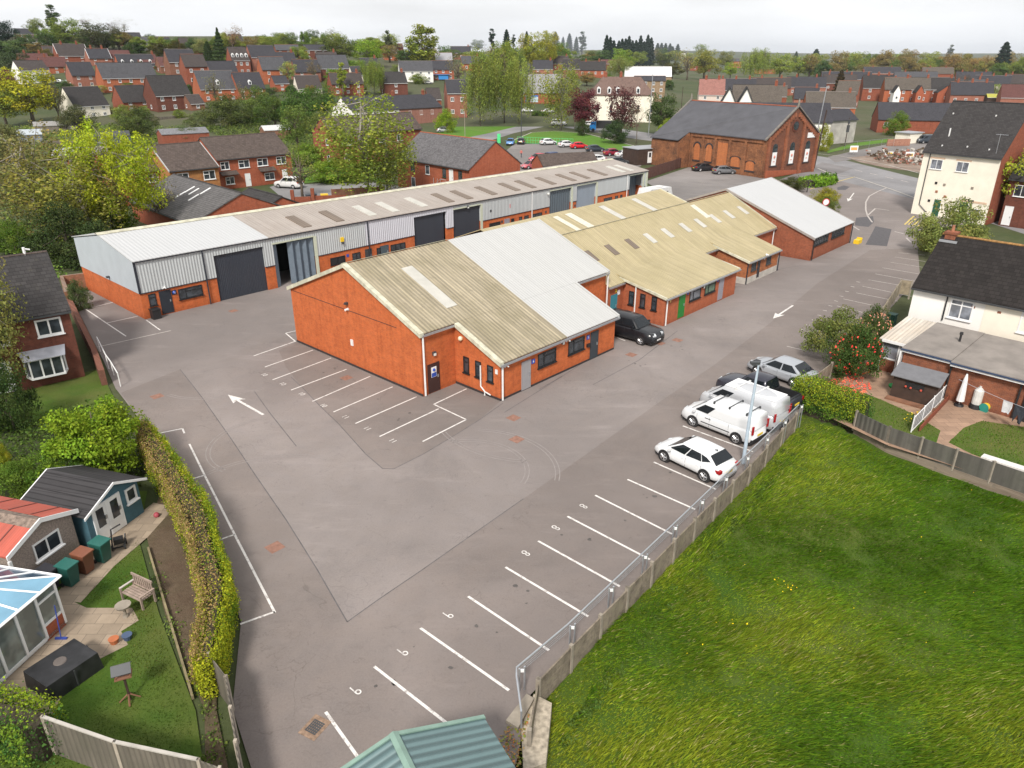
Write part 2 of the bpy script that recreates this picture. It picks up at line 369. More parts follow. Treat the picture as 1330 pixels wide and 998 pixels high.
# ---------------------------------------------------------------- noise and leaf meshes
rng = np.random.default_rng(11)
_grids = {}
def vn(x, y, sc, seed):
    g = _grids.setdefault(seed, np.random.default_rng(seed).random((128, 128)))
    x = np.asarray(x)/sc+1000; y = np.asarray(y)/sc+1000
    xi = np.floor(x).astype(int); yi = np.floor(y).astype(int); fx = x-xi; fy = y-yi
    fx = fx*fx*(3-2*fx); fy = fy*fy*(3-2*fy); a = g[xi % 128, yi % 128]; b = g[(xi+1) % 128, yi % 128]
    c = g[xi % 128, (yi+1) % 128]; d = g[(xi+1) % 128, (yi+1) % 128]
    return (a*(1-fx)+b*fx)*(1-fy)+(c*(1-fx)+d*fx)*fy
def fast_mesh(name, co, nper, mat, tint=None):
    me = bpy.data.meshes.new(name); n = len(co)//nper
    me.vertices.add(len(co)); me.vertices.foreach_set('co', np.ascontiguousarray(co, np.float32).ravel())
    me.loops.add(len(co)); me.loops.foreach_set('vertex_index', np.arange(len(co), dtype=np.int32))
    me.polygons.add(n); me.polygons.foreach_set('loop_start', np.arange(0, n*nper, nper, dtype=np.int32))
    me.polygons.foreach_set('loop_total', np.full(n, nper, np.int32))
    if tint is not None:
        at = me.color_attributes.new('tint', 'FLOAT_COLOR', 'POINT')
        c4 = np.ones((len(co), 4), np.float32); c4[:, :3] = np.repeat(tint, nper, axis=0); at.data.foreach_set('color', c4.ravel())
    me.materials.append(mat); me.update(calc_edges=True); me.validate(); return me
def leaf_co(cen, size, out=None, flat=0., droop=0.):
    n = len(cen); a = rng.normal(size=(n, 3))
    if out is not None: a = a+out*1.1
    a[:, 2] += flat
    a /= np.linalg.norm(a, axis=1)[:, None]+1e-9
    b = rng.normal(size=(n, 3)); b[:, 2] -= droop
    u = np.cross(a, b); u /= np.linalg.norm(u, axis=1)[:, None]+1e-9; v = np.cross(a, u)
    s = (size*(.6+.8*rng.random(n)))[:, None]; s2 = s*(.55+.3*rng.random(n))[:, None]
    return np.stack([cen-u*s*.5, cen-v*s2*.5, cen+u*s*.5, cen+v*s2*.5], 1).reshape(-1, 3)
def leafmat(name, transl=.38, extra=None):
    a = N(name); at = a.new('Attribute', attribute_name='tint'); oi = a.new('ObjectInfo')
    col = a.mix(1., at.outputs[0], oi.outputs['Color'], 'MULTIPLY')
    a.n.remove(a.b); col = a.mix(1., col, (1.95, 1.95, 1.7), 'MULTIPLY'); d = a.new('BsdfDiffuse'); t = a.new('BsdfTranslucent'); m = a.new('MixShader'); m.inputs[0].default_value = transl
    a.l.new(col, d.inputs[0]); a.l.new(col, t.inputs[0]); a.l.new(d.outputs[0], m.inputs[1]); a.l.new(t.outputs[0], m.inputs[2])
    a.l.new(m.outputs[0], a.n['Material Output'].inputs[0]); return a.m
LEAF = leafmat('leaf')
BARK = plain('grey_brown_bark', (.12, .095, .07), .9, var=.3, sc=4); BARKW = plain('pale_birch_bark', (.27, .245, .205), .85, var=.35, sc=3)
def tints(n, base=(1, 1, 1), v=.28):
    t = np.clip(1+rng.normal(size=(n, 1))*v, .35, 1.9)*np.array(base)[None]
    t[:, 0] *= 1+rng.normal(size=n)*.06; return np.clip(t, 0, 2.4)
# ---------------------------------------------------------------- terrain, water-flat ground sheets
def axis_pts(a, dense, far):
    o = [a]
    while o[-1] < far: o.append(o[-1]+max(dense, abs(o[-1])*.035))
    return o
xp = axis_pts(0, 1.1, 9000); X_ = sorted({-x for x in xp[1:]} | set(xp))
X_ = [x for x in X_]; Y_ = [-y for y in axis_pts(0, 3, 400)[1:]][::-1]+[i*1.1 for i in range(0, 101)]+[y for y in axis_pts(112, 4, 9000)]
tv = [(x, y, H(x, y)) for y in Y_ for x in X_]; nx = len(X_)
tf = [(j*nx+i, j*nx+i+1, (j+1)*nx+i+1, (j+1)*nx+i) for j in range(len(Y_)-1) for i in range(nx-1)]
me = bpy.data.meshes.new('ground'); me.from_pydata(tv, [], tf); me.materials.append(TERR)
me.polygons.foreach_set('use_smooth', [True]*len(me.polygons)); struct(link('ground', me))
def sheet(name, pts, z, mat, rot=None):
    o = MB().poly([(p[0], p[1], z) for p in pts]).build(name, mat, recalc=False)
    if o.data.polygons[0].normal.z < 0: o.data.flip_normals()
    return struct(o)
def strip(name, pts, w, z, mat, terrain=False):
    pts = [Vector((p[0], p[1])) for p in pts]; L = []; Rr = []
    for i, p in enumerate(pts):
        d = (pts[min(i+1, len(pts)-1)]-pts[max(i-1, 0)]).normalized(); n = Vector((-d.y, d.x))*w/2
        L.append(p+n); Rr.append(p-n)
    m = MB()
    for i in range(len(pts)-1):
        q = [L[i], Rr[i], Rr[i+1], L[i+1]]
        m.add([(v.x, v.y, z+(H(v.x, v.y)+.06 if terrain else 0)) for v in q], [(0, 1, 2, 3)])
    o = m.build(name, mat, recalc=False)
    for pgn in o.data.polygons:
        if pgn.normal.z < 0: o.data.flip_normals(); break
    return struct(o)
CP = [(-7, 11), (-7.1, 14.2), (-9.4, 18), (-10.5, 22.1), (-13.3, 27.2), (-17.1, 32.4), (-20.9, 37.5), (-26.2, 44), (-29.3, 48.6), (-38, 61),
      (-43, 68), W(-8, -26.9), W(70, -26.9), W(70, -13), W(63, -2), W(66, 6), G(1038, 236), G(1078, 232), G(1200, 262), (60, 96), G(1190, 300), G(1195, 360), G(1168, 388), G(1128, 432),
      G(1112, 452), G(1095, 480), (21.5, 45.2), (16.4, 38.6), (.5, 18.4), (.2, 16.2), (-.4, 14), (-1, 11)]
sheet('car_park', CP, 0, ASPH)
sheet('field_verge_soil', [(.2, 16.2), (.5, 18.4), (16.4, 38.6), (17.6, 39.6), (2.0, 18.8), (1.4, 16)], -.72, SOIL)
# meadow field beyond the concrete fence
gx = np.arange(-4, 62, .5); gy = np.arange(2, 42, .5); fv = []; ff = []; idx = {}
for j, y in enumerate(gy):
    for i, x in enumerate(gx):
        idx[i, j] = len(fv); fv.append((x, y, -.74+.22*float(vn(x, y, 3.3, 5))+.1*float(vn(x, y, .9, 6))))
for j in range(len(gy)-1):
    for i in range(len(gx)-1):
        if any(inside(gx[i]+.25+a_, gy[j]+.25+b_, FIELD) for a_, b_ in ((.7, 0), (-.7, 0), (0, .7), (0, -.7))): ff.append((idx[i, j], idx[i+1, j], idx[i+1, j+1], idx[i, j+1]))
me = bpy.data.meshes.new('meadow'); me.from_pydata(fv, [], ff); me.materials.append(FIELDM)
me.polygons.foreach_set('use_smooth', [True]*len(me.polygons)); struct(link('meadow', me))
def grass(name, label, n, xr, yr, poly, zf, hmin, hmax, wid, cols, lean, seed, dens=None, excl=None):
    r = np.random.default_rng(seed); x = r.uniform(*xr, n*2); y = r.uniform(*yr, n*2)
    k = np.array([inside(a, b, poly) for a, b in zip(x, y)])
    if dens is not None: k &= r.random(len(x)) < dens(x, y)
    x = x[k][:n]; y = y[k][:n]; n = len(x); z = zf(x, y)
    c1 = vn(x, y, 1.3, seed+1); c2 = vn(x, y, 5.5, seed+2); c3 = vn(x, y, .45, seed+3)
    hh = (hmin+(hmax-hmin)*np.clip(c1*.6+c3*.5-.1, 0, 1)**1.4)*(.7+.6*r.random(n)); a = r.uniform(0, 2*np.pi, n)
    w = wid*(.7+.6*r.random(n)); la = lean[0]+.9*(r.random(n)-.5)+2.5*(c2-.5); lm = lean[1]*hh*(.4+1.2*r.random(n))
    base = np.stack([x, y, z], 1); dx = np.stack([np.cos(a)*w, np.sin(a)*w, np.zeros(n)], 1)
    tip = base+np.stack([np.cos(la)*lm, np.sin(la)*lm, hh], 1)
    co = np.stack([base-dx, base+dx, tip+dx*.25], 1).reshape(-1, 3)
    A, B, S = (np.array(c) for c in cols); f = np.clip((c2-.3)*1.6+r.normal(size=n)*.25, 0, 1)[:, None]
    t = A*(1-f)+B*f; s = (r.random(n) < .012+.09*np.clip((c1-.5)*3, 0, 1)*np.clip((c2-.35)*3, 0, 1)); t[s] = S
    t *= np.clip(1+r.normal(size=(n, 1))*.32, .4, 1.9)*(.82+.5*np.clip(vn(x, y, 2.2, seed+7)*.6+vn(x, y, .8, seed+8)*.5, 0, 1))[:, None]
    return stuff(link(name, fast_mesh(name, co, 3, LEAF, t)), label, 'grass')
fz = lambda x, y: -.76+.22*vn(x, y, 3.3, 5)+.1*vn(x, y, .9, 6)
grass('meadow_grass', 'long green grass leaning across the meadow', 450000, (-9, 44), (7, 41.5), FIELD, fz, .06, .36, .022,
      ((.050, .104, .009), (.135, .150, .015), (.22, .195, .09)), (-.5, 1.0), 21,
      dens=lambda x, y: np.where(y < 13.5, .35, np.clip(1.25-(y-14)/34, .32, 1)))
# ---------------------------------------------------------------- windows, doors, small wall fittings
_wc = {}
def winmesh(w, h, cols, rows, fm, gm, fr, sill):
    key = (round(w, 2), round(h, 2), tuple(cols), tuple(rows), fm.name, gm.name, fr, sill)
    if key in _wc: return _wc[key]
    m = MB(); d = .05
    m.box(0, w, -d, .02, 0, fr).box(0, w, -d, .02, h-fr, h).box(0, fr, -d, .02, fr, h-fr).box(w-fr, w, -d, .02, fr, h-fr)
    for c in cols: m.box(w*c-fr*.45, w*c+fr*.45, -d+.005, .02, fr, h-fr)
    cc = [0]+list(cols)+[1]
    for i, rws in enumerate(rows if rows and isinstance(rows[0], (tuple, list)) else [rows]*(len(cc)-1)):
        for r in rws: m.box(w*cc[i]+fr*.4, w*cc[i+1]-fr*.4, -d+.008, .02, h*r-fr*.4, h*r+fr*.4)
    if sill: m.box(-.06, w+.06, -d-.07, 0, -.06, 0)
    g = MB().box(fr*.5, w-fr*.5, -.012, 0.0, fr*.5, h-fr*.5)
    _wc[key] = (m.mesh('window', fm), g.mesh('pane', gm)); return _wc[key]
def window(parent, x, y, z, w, h, phi=0, cols=(.5,), rows=(), fm=None, gm=None, fr=.06, sill=True, name='window'):
    fm = fm or WHFR; gm = gm or GLASS
    a, b = winmesh(w, h, cols, rows, fm, gm, fr, sill); o = link(name, a, parent, (x, y, z), phi); link('pane', b, o); return o
_dc = {}
def door(parent, x, y, z, w, h, phi=0, m=None, frame=None, glass=0, handle=True, name='door', lab=None):
    m = m or NAVY; frame = frame or m; key = (round(w, 2), round(h, 2), m.name, frame.name, glass)
    if key not in _dc:
        b = MB().box(.05, w-.05, -.035, 0, 0, h-.05, 0).box(0, .05, -.05, .01, 0, h, 1).box(w-.05, w, -.05, .01, 0, h, 1).box(.05, w-.05, -.05, .01, h-.05, h, 1)
        if glass: b.box(w*.25, w*.75, -.042, -.034, h*(1-glass), h-.2, 2)
        _dc[key] = (b.mesh('door', [m, frame, GLASS]), MB().box(w-.2, w-.12, -.09, -.035, .95, 1.15).mesh('handle', STEEL))
    a, hd = _dc[key]; o = link(name, a, parent, (x, y, z), phi)
    if handle: link('handle', hd, o)
    if lab: o['label'] = lab
    return o
def text(name, s, size, mat, parent=None, loc=(0, 0, 0), rot=(math.pi/2, 0, 0), ext=.004):
    c = bpy.data.curves.new(name, 'FONT'); c.body = s; c.size = size; c.align_x = 'CENTER'; c.align_y = 'CENTER'; c.extrude = ext
    c.materials.append(mat); o = bpy.data.objects.new('tmp', c); C.objects.link(o)
    dg = bpy.context.evaluated_depsgraph_get(); me = bpy.data.meshes.new_from_object(o.evaluated_get(dg)); me.name = name
    bpy.data.objects.remove(o); o = link(name, me, parent, loc, rot); return o
def roof_light(m, s0, s1, t0, t1, zf, d=.035):
    m.ext([(s0, -t0, zf(t0)+.02), (s1, -t0, zf(t0)+.02), (s1, -t1, zf(t1)+.02), (s0, -t1, zf(t1)+.02)], (0, 0, d))
def pipe(parent, pts, mat, r=.05, name='downpipe', off=(0, 0, 0)):
    return MB(off).tube(pts, r, 6).build(name, mat, parent)
# ================================================================ UNIT A: the near orange brick unit
OFFA = (0, 0, 0)
A = thing('brick_workshop', 'near orange brick workshop, roof half tan corrugated sheet and half white', 'industrial unit', W(0, 0)+(0,), AX)
m = MB(); m.ext([(0, 0, -.1), (0, -14.7, -.1), (0, -14.7, 4.22), (0, -7.35, 7.22), (0, 0, 4.22)], (19.55, 0, 0))
m.ext([(2.9, -14.6, -.1), (2.9, -18.8, -.1), (2.9, -18.8, 2.58), (2.9, -14.6, 4.26)], (12.3, 0, 0))
m.build('wall', ORANGE, A)
m = MB().box(-.02, 0, -14.72, .02, -.05, .16).box(2.88, 15.22, -18.82, -18.8, -.05, .14)
m.box(-.012, 0, -12.4, -.3, 4.12, 4.16).box(2.88, 2.9, -18.8, -14.7, -.05, .16).build('damp_course', ENGB, A)
zA = lambda t: 7.36-.41*abs(t-7.35)
def slab(m, s0, s1, t0, t1, z0, z1, th=.06):
    m.ext([(s0, -t0, z0), (s1, -t0, z0), (s1, -t1, z1), (s0, -t1, z1)], (0, 0, th))
m = MB(); slab(m, -.12, 9.3, 7.35, 14.86, zA(7.35), zA(14.86)); slab(m, -.12, 9.3, 7.35, -.18, zA(7.35), zA(-.18)); slab(m, 2.78, 9.3, 14.87, 18.98, zA(14.87)-.004, zA(18.98))
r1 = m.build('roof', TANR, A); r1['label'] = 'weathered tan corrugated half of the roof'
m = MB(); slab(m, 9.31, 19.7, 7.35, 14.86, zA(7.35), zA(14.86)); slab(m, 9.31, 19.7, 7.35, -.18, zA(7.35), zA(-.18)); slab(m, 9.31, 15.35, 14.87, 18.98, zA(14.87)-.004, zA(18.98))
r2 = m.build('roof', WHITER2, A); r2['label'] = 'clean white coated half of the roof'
m = MB(); roof_light(m, 3.35, 4.3, 9.05, 13.55, lambda t: zA(t)+.05); m.build('roof_light', ROOFW, r1)
m = MB()
for t0, t1, s in ((7.35, 14.9, -.2), (7.35, -.2, -.2), (14.95, 19.0, 2.7)):
    m.ext([(s, -t0, zA(t0)-.16), (s+.34, -t0, zA(t0)-.16), (s+.34, -t1, zA(t1)-.16), (s, -t1, zA(t1)-.16)], (0, 0, .27))
m.ext([(-.2, -7.15, zA(7.35)+.03), (9.3, -7.15, zA(7.35)+.03), (9.3, -7.35, zA(7.35)+.13), (-.2, -7.35, zA(7.35)+.13)], (0, 0, .03))
m.build('verge_trim', TRIM, A)
m = MB(); m.ext([(9.31, -7.0, 7.26), (9.31, -7.35, 7.46), (9.31, -7.7, 7.26)], (10.4, 0, 0))
m.ext([(19.6, -7.35, 7.3), (19.78, -7.35, 7.3), (19.78, -14.9, 4.2), (19.6, -14.9, 4.2)], (0, 0, .2)); m.ext([(15.28, -14.9, 4.2), (15.46, -14.9, 4.2), (15.46, -19, 2.52), (15.28, -19, 2.52)], (0, 0, .18))
m.build('ridge_trim', WHITER2, A)
m = MB().box(0, 2.8, -14.98, -14.86, 4.12, 4.24).box(2.75, 15.4, -19.1, -18.98, 2.42, 2.55).box(15.4, 19.7, -14.98, -14.86, 4.12, 4.24); m.build('gutter', STEEL, A)
pipe(A, [(.12, -14.82, 4.1), (.12, -14.82, .05)], GUTW, .065); pipe(A, [(3.0, -18.92, 2.45), (3.0, -18.92, .05)], GUTW, .065)
pipe(A, [(2.8, -17.15, 2.0), (2.8, -17.15, .55), (2.8, -17.5, .3), (2.8, -17.5, .02)], GUTW, .05); pipe(A, [(2.78, -17.5, .3), (2.72, -18.1, .25)], GUTW, .045)
pipe(A, [(19.62, -14.85, 4.1), (19.62, -14.85, .05)], GUTW, .065)
w = dict(fm=DKFR, fr=.07)
for s0, s1 in ((6.5, 8.35), (9.7, 11.5)): window(A, s0, -18.8, 1.12, s1-s0, 1.0, 0, (.34,), ((), (.7,)), **w)
for t0 in (15.5, 16.6, 17.68): window(A, 2.9, -t0, 1.07, .52, 1.12, -math.pi/2, (), (.68,), fm=DKFR, fr=.07)
door(A, 4.88, -18.8, .05, .88, 2.0, 0, plain('grey_steel_door', (.30, .29, .30), .5, var=.06), lab='plain grey steel door')
door(A, 12.22, -18.8, .05, .92, 2.05, 0, plain('charcoal_door', (.035, .045, .055), .45, var=.05), lab='charcoal entrance door')
d_ = door(A, .45, -14.7, .05, 1.0, 2.0, 0, plain('maroon_brown_door', (.045, .02, .018), .5, var=.05), lab='dark brown fire door with a blue and white notice')
MB().box(.28, .72, -.06, -.045, 1.05, 1.75, 0).box(.3, .7, -.064, -.06, 1.07, 1.35, 1).sph((.5, -.062, 1.55), .11, 8, 1).build('notice', [WHFR, BLUEP], d_)
def bulkhead(parent, x, y, z, phi=0): return MB().box(-.13, .13, -.12, 0, -.1, .12, 0).box(-.11, .11, -.13, -.12, -.14, .03, 1).build('wall_light', [DKMET, LGLASS], parent, loc=(x, y, z), rot=phi)
bulkhead(A, 1.05, -14.7, 2.7); bulkhead(A, 9.05, -18.8, 2.28)
MB().sph((0, -.12, 0), .17, 10).build('round_lamp', plain('cream_glass_globe', (.72, .62, .42), .3, var=0), A, loc=(2.9, -15.38, 3.4), rot=-math.pi/2)
def camera_unit(parent, x, y, z, phi=0): return MB().box(-.07, .07, -.1, 0, -.07, .07).tube([(0, -.06, 0), (.02, -.3, -.05)], .05, 8).tube([(0, -.06, 0), (-.2, -.16, -.06)], .05, 8).build('security_camera', GUTW, parent, loc=(x, y, z), rot=phi)
camera_unit(A, 0, -7.25, 4.25, -math.pi/2); camera_unit(A, 3.35, -18.8, 2.35); camera_unit(A, 9.5, -18.8, 2.35)
MB().box(-.1, .1, -.2, 0, -.04, .12).box(-.04, .04, -.3, -.2, 0, .08).build('flood_light', DKMET, A, loc=(0, -7.2, 4.62), rot=-math.pi/2)
MB().box(-.13, .13, -.07, 0, -.22, .22).build('meter_box', GUTW, A, loc=(0, -7.35, 1.83), rot=-math.pi/2)
MB().box(-.1, .1, -.05, 0, -.15, .15).build('notice', GUTW, A, loc=(2.9, -18.5, 1.93), rot=-math.pi/2)
def unit_sign(parent, x, y, z, txt=None, sz=.32):
    o = MB().box(-sz/2, sz/2, -.03, 0, -sz/2, sz/2).build('sign', BLUEP, parent, loc=(x, y, z))
    if txt: text('number', txt, sz*.8, WHFR, o, (0, -.035, 0))
    return o
unit_sign(A, 6.03, -18.8, 1.79, '6'); unit_sign(A, 11.93, -18.8, 1.85, '5'); MB().box(-.16, .16, -.16, 0, -.12, .12).build('post_box', BLACK, A, loc=(11.95, -18.8, 1.25))
# ================================================================ UNIT B: long cream roofed brick workshops
S0 = 19.75; B = thing('long_brick_workshop', 'long low brick workshop under a cream corrugated roof with rooflights, behind the near unit', 'industrial unit', W(S0, 0)+(0,), AX)
o_ = (-S0, 0, 0); zB = lambda t: 6.0-.5*abs(t-8.9)
m = MB(o_); m.ext([(S0, -4.6, -.1), (S0, -14.75, -.1), (S0, -14.75, 3.0), (S0, -8.9, 5.88), (S0, -4.6, 3.75)], (50.6-S0, 0, 0))
m.ext([(S0, 3, -.1), (S0, -4.55, -.1), (S0, -4.55, 3.85), (S0, -.2, 5.22), (S0, 3, 4.0)], (50.0-S0, 0, 0))
m.ext([(22.1, -14.7, -.1), (22.1, -18.8, -.1), (22.1, -18.8, 2.3), (22.1, -14.7, 3.05)], (12.15, 0, 0))
m.build('wall', brick('worn_orange_red_brick', (.42, .12, .055), (.36, .09, .04), (.36, .17, .1), .18), B)
m = MB(o_); m.ext([(37.8, -14.7, -.1), (37.8, -18.15, -.1), (37.8, -18.15, 2.15), (37.8, -14.7, 3.2)], (6.7, 0, 0))
m.build('wall', brick('streaked_orange_brick', (.46, .16, .06), (.27, .09, .045), (.3, .18, .1), .3, soot=.25), B)['label'] = 'streaked orange brick wall of the right hand annexe'
MB(o_).box(37.77, 44.52, -18.18, -18.15, -.05, .62).box(37.77, 37.8, -18.15, -14.8, -.05, .62).build('plinth', CONCL, B)
m = MB(o_); slab(m, S0+.02, 50.72, 8.9, 14.95, zB(8.9), zB(14.95)); slab(m, S0+.02, 50.72, 8.9, 4.6, zB(8.9), zB(4.6))
m.ext([(21.95, -14.0, zB(14.0)+.03), (34.42, -14.0, zB(14.0)+.03), (34.42, -18.98, 2.33), (21.95, -18.98, 2.33)], (0, 0, .06))
m.ext([(37.62, -14.0, zB(14.0)+.03), (44.6, -14.0, zB(14.0)+.03), (44.6, -18.35, 2.2), (37.62, -18.35, 2.2)], (0, 0, .06))
zR = lambda t: 5.5-.3*(t-.3); slab(m, S0+.02, 50.2, .3, 4.58, zR(.3), zR(4.58)); slab(m, S0+.02, 50.2, .3, -3.2, zR(.3), 4.2)
rb = m.build('roof', CREAMR, B)
for k, s in enumerate((21.2, 24.15, 27.2, 30.2, 33.2, 36.45, 39.35, 42.4, 45.4, 48.6)):
    m = MB(o_); roof_light(m, s, s+.72, 11.05, 12.3, lambda t: zB(t)+.05); m.build('roof_light', ROOFD if k < 3 else ROOFW, rb)
m = MB(o_); roof_light(m, 41.6, 42.4, 9.3, 11.3, lambda t: zB(t)+.045); m.build('roof_light', plain('pale_patch', (.6, .57, .47), .6), rb)
for s, wd in ((29.3, .7), (31.2, 1.0), (36.9, .9), (43.0, .9)):
    m = MB(o_); roof_light(m, s, s+wd, 1.0, 4.2, lambda t: zR(t)+.05); m.build('roof_light', ROOFW if s > 36 else plain('pale_patch', (.6, .57, .47), .6), rb)
m = MB(o_)
m.ext([(S0, -8.75, zB(8.9)+.05), (50.75, -8.75, zB(8.9)+.05), (50.75, -8.9, zB(8.9)+.16), (S0, -8.9, zB(8.9)+.16)], (0, 0, .04))
for s, ta, za, tb, zb_ in ((21.9, 14.4, zB(14.4)-.1, 19, 2.25), (34.3, 14.4, zB(14.4)-.1, 19, 2.25), (37.55, 14.4, zB(14.4)-.1, 18.4, 2.1), (50.05, .3, 5.45, 4.6, 4.15), (50.6, 8.9, 5.95, 14.95, 2.9)):
    m.ext([(s, -ta, za), (s+.16, -ta, za), (s+.16, -tb, zb_), (s, -tb, zb_)], (0, 0, .2))
m.build('verge_trim', TRIM, B)
m = MB(o_).box(21.9, 34.5, -19.1, -18.98, 2.22, 2.34).box(37.6, 44.65, -18.47, -18.35, 2.08, 2.2).box(S0, 21.9, -15.07, -14.95, 2.84, 2.96).box(34.5, 37.6, -15.07, -14.95, 2.84, 2.96).box(44.7, 50.7, -15.07, -14.95, 2.84, 2.96); m.build('gutter', STEEL, B)
for p in ([(22.25, -18.92, 2.25), (22.25, -18.92, .05)], [(22.0, -16.02, 3.0), (22.0, -16.02, .05)], [(50.3, -14.9, 2.9), (50.3, -14.9, .05)], [(44.6, -18.25, 2.1), (44.6, -18.25, .05)], [(37.72, -18.22, 2.1), (37.72, -18.22, .05)]):
    pipe(B, p, GUTW if p[0][0] != 44.6 and p[0][0] != 37.72 else NAVY, .06, off=o_)
GD = plain('bright_green_door', (.012, .19, .03), .45, var=.05)
door(B, 24.25-S0, -18.8, .12, .95, 2.0, 0, GD, lab='bright green door'); door(B, 31.0-S0, -18.8, .12, .85, 2.0, 0, plain('lilac_grey_door', (.27, .26, .30), .5, var=.05), lab='pale grey door')
for s0 in (25.95, 28.5): window(B, s0-S0, -18.8, 1.2, 1.8, 1.0, 0, (.34,), ((), (.72,)), fm=DKFR, fr=.07, gm=GLASSC if s0 < 27 else plain('green_blind', (.10, .16, .11), .2, var=.3, sc=2))  # second window is filled with a plain mottled green
for t0 in (15.34, 16.44, 17.55): window(B, 22.1-S0, -t0, 1.15, .5, 1.15, -math.pi/2, (), (.68,), fm=DKFR, fr=.07)
door(B, 20.3-S0, -14.75, .1, .9, 2.05, 0, plain('turquoise_door', (.04, .22, .28), .5, var=.05), lab='turquoise door in the recess')
MB().box(0, .35, -.04, 0, 0, .4).build('notice', WHFR, B, loc=(21.2-S0, -14.75, 2.0)); MB().box(0, .16, -.05, 0, 0, .25).build('notice', YEL, B, loc=(20.9-S0, -14.75, 2.3))
MB().box(0, .18, -.05, 0, 0, .3).build('meter_box', plain('orange_cream_box', (.65, .42, .15), .5), B, loc=(22.75-S0, -18.8, 1.85))
for s, c in ((25.5, BLUEP), (30.6, BLUEP)): MB().box(0, .22, -.03, 0, 0, .28).build('sign', c, B, loc=(s-S0, -18.8, 1.9))
bulkhead(B, 28.15-S0, -18.8, 2.05)
for s0 in (38.62, 41.85): window(B, s0-S0, -18.15, 1.15, .98, .98, 0, (.25, .5, .75), (), fm=DKMET, fr=.04)
door(B, 39.95-S0, -18.15, .2, .5, 1.9, 0, plain('navy_brown_door', (.03, .028, .035), .5, var=.05), handle=False); bulkhead(B, 41.1-S0, -18.15, 2.0); camera_unit(B, 41.2-S0, -18.3, 2.35)
# ================================================================ UNIT D: far brick unit, bright white roof
S0 = 50.8; D = thing('white_roofed_unit', 'brick unit with a bright white roof and a band of windows beside the entrance road', 'industrial unit', W(S0, 0)+(0,), AX)
o_ = (-S0, 0, 0); zD = lambda t: 6.38-.37*abs(t-8.5)
m = MB(o_); m.ext([(S0, 2.0, -.1), (S0, -19.08, -.1), (S0, -19.08, zD(19.08)-.1), (S0, -8.5, 6.26), (S0, 2.0, zD(-2)-.1)], (11.4, 0, 0)); m.build('wall', brick('brown_orange_brick', (.33, .10, .05), (.24, .07, .04), (.26, .15, .1), .25, soot=.18), D)
m = MB(o_); slab(m, S0-.1, 62.3, 8.5, 19.25, zD(8.5), zD(19.25)); slab(m, S0-.1, 62.3, 8.5, -2.2, zD(8.5), zD(-2.2)); m.build('roof', WHITER, D)
m = MB(o_)
for tb in (19.3, -2.2):
    for s in (S0-.18, 62.22): m.ext([(s, -8.5, 6.26), (s+.16, -8.5, 6.26), (s+.16, -tb, zD(tb)-.12), (s, -tb, zD(tb)-.12)], (0, 0, .22))
m.build('verge_trim', plain('brown_grey_trim', (.30, .27, .25), .7), D)
for s0 in (51.3, 56.05): window(D, s0-S0, -19.08, 1.5, 3.75, .95, 0, tuple(i/8 for i in range(1, 8)), (.55,), fm=DKFR, fr=.06)
pipe(D, [(50.95-S0, -19.2, 2.3), (50.95-S0, -19.2, .05)], BLACK, .06); pipe(D, [(62.1-S0, -19.2, 2.3), (62.1-S0, -19.2, .05)], BLACK, .06)
MB().box(0, .22, -.02, 0, .1, 5).build('wall_scar', ENGB, D, loc=(-.005, -16.2, 0), rot=-math.pi/2) if False else None
tag(MB().box(-.5, .5, -.3, .3, 0, .45).box(.5, .62, -.3, .3, 0, .6).build('grit_bin', YEL, None, loc=W(62.6, 19.9)+(0,), rot=AX), 'small yellow grit bin at the far corner of the white roofed unit', 'bin')
# ================================================================ UNIT E: the long clad warehouse row
S0 = -5.7; E_ = thing('warehouse_row', 'long row of warehouse units, grey wall cladding over brick, left roof end white', 'warehouse', W(S0, -13.9)+(0,), AX)
o_ = (-S0, -13.9, 0); s9 = 69.3
eh = lambda s: 4.88-.47*(s-S0)/(75); rh = lambda s: 6.12-.62*(s-S0)/75; TF, TB, TR = -13.9, -26.9, -20.4
OPN = [(.95, 5.74), (6.72, 11.11), (23.7, 28.5), (29.55, 33.95), (46.6, 51.1), (52.25, 56.65), (64.7, 68.3)]
OT = 4.14; WB = 2.2; YF = -TF
E0_ = thing  # noqa
m = MB(o_); xs = S0
segs = []
for a, b in OPN+[(s9, s9)]:
    if a > xs: segs.append((xs, a))
    xs = b
for a, b in segs: m.box(a, b, YF, YF+.3, -.1, WB)                                # front brickwork in piers
m.box(S0, S0+.3, YF+.3, -TB, -.1, WB).box(s9-.3, s9, YF+.3, -TB, -.1, WB).box(S0+.3, s9-.3, -TB-.3, -TB, -.1, WB); m.build('brick_wall', ORANGE, E_)
def clad(m, a, b, z0): m.add([(a, YF-.06, z0), (b, YF-.06, z0), (b, YF-.06, eh(b)), (a, YF-.06, eh(a)), (a, YF+.25, z0), (b, YF+.25, z0), (b, YF+.25, eh(b)), (a, YF+.25, eh(a))], [(0, 1, 2, 3), (5, 4, 7, 6), (4, 0, 3, 7), (1, 5, 6, 2), (4, 5, 1, 0), (3, 2, 6, 7)])
m = MB(o_); mw = MB(o_)
for a, b in segs:
    if m.v: m.build('wall_cladding', CLAD, E_); m = MB(o_)
    if a < 20 < b: clad(m, a, 17.2, WB+.02); clad(mw, 17.22, b, WB+.02)
    elif 28 < a < 29: mw2 = MB(o_); clad(mw2, a, b, WB+.02); mw2.build('wall_cladding', CLADW, E_)['label'] = 'narrow white cladding pier between two roller doors'
    else: clad(m, a, b, WB+.02)
for a, b in OPN: ml = MB(o_); clad(ml, a+.002, b-.002, OT); ml.build('lintel_cladding', CLADW if 23 < a < 24 else CLAD, E_)
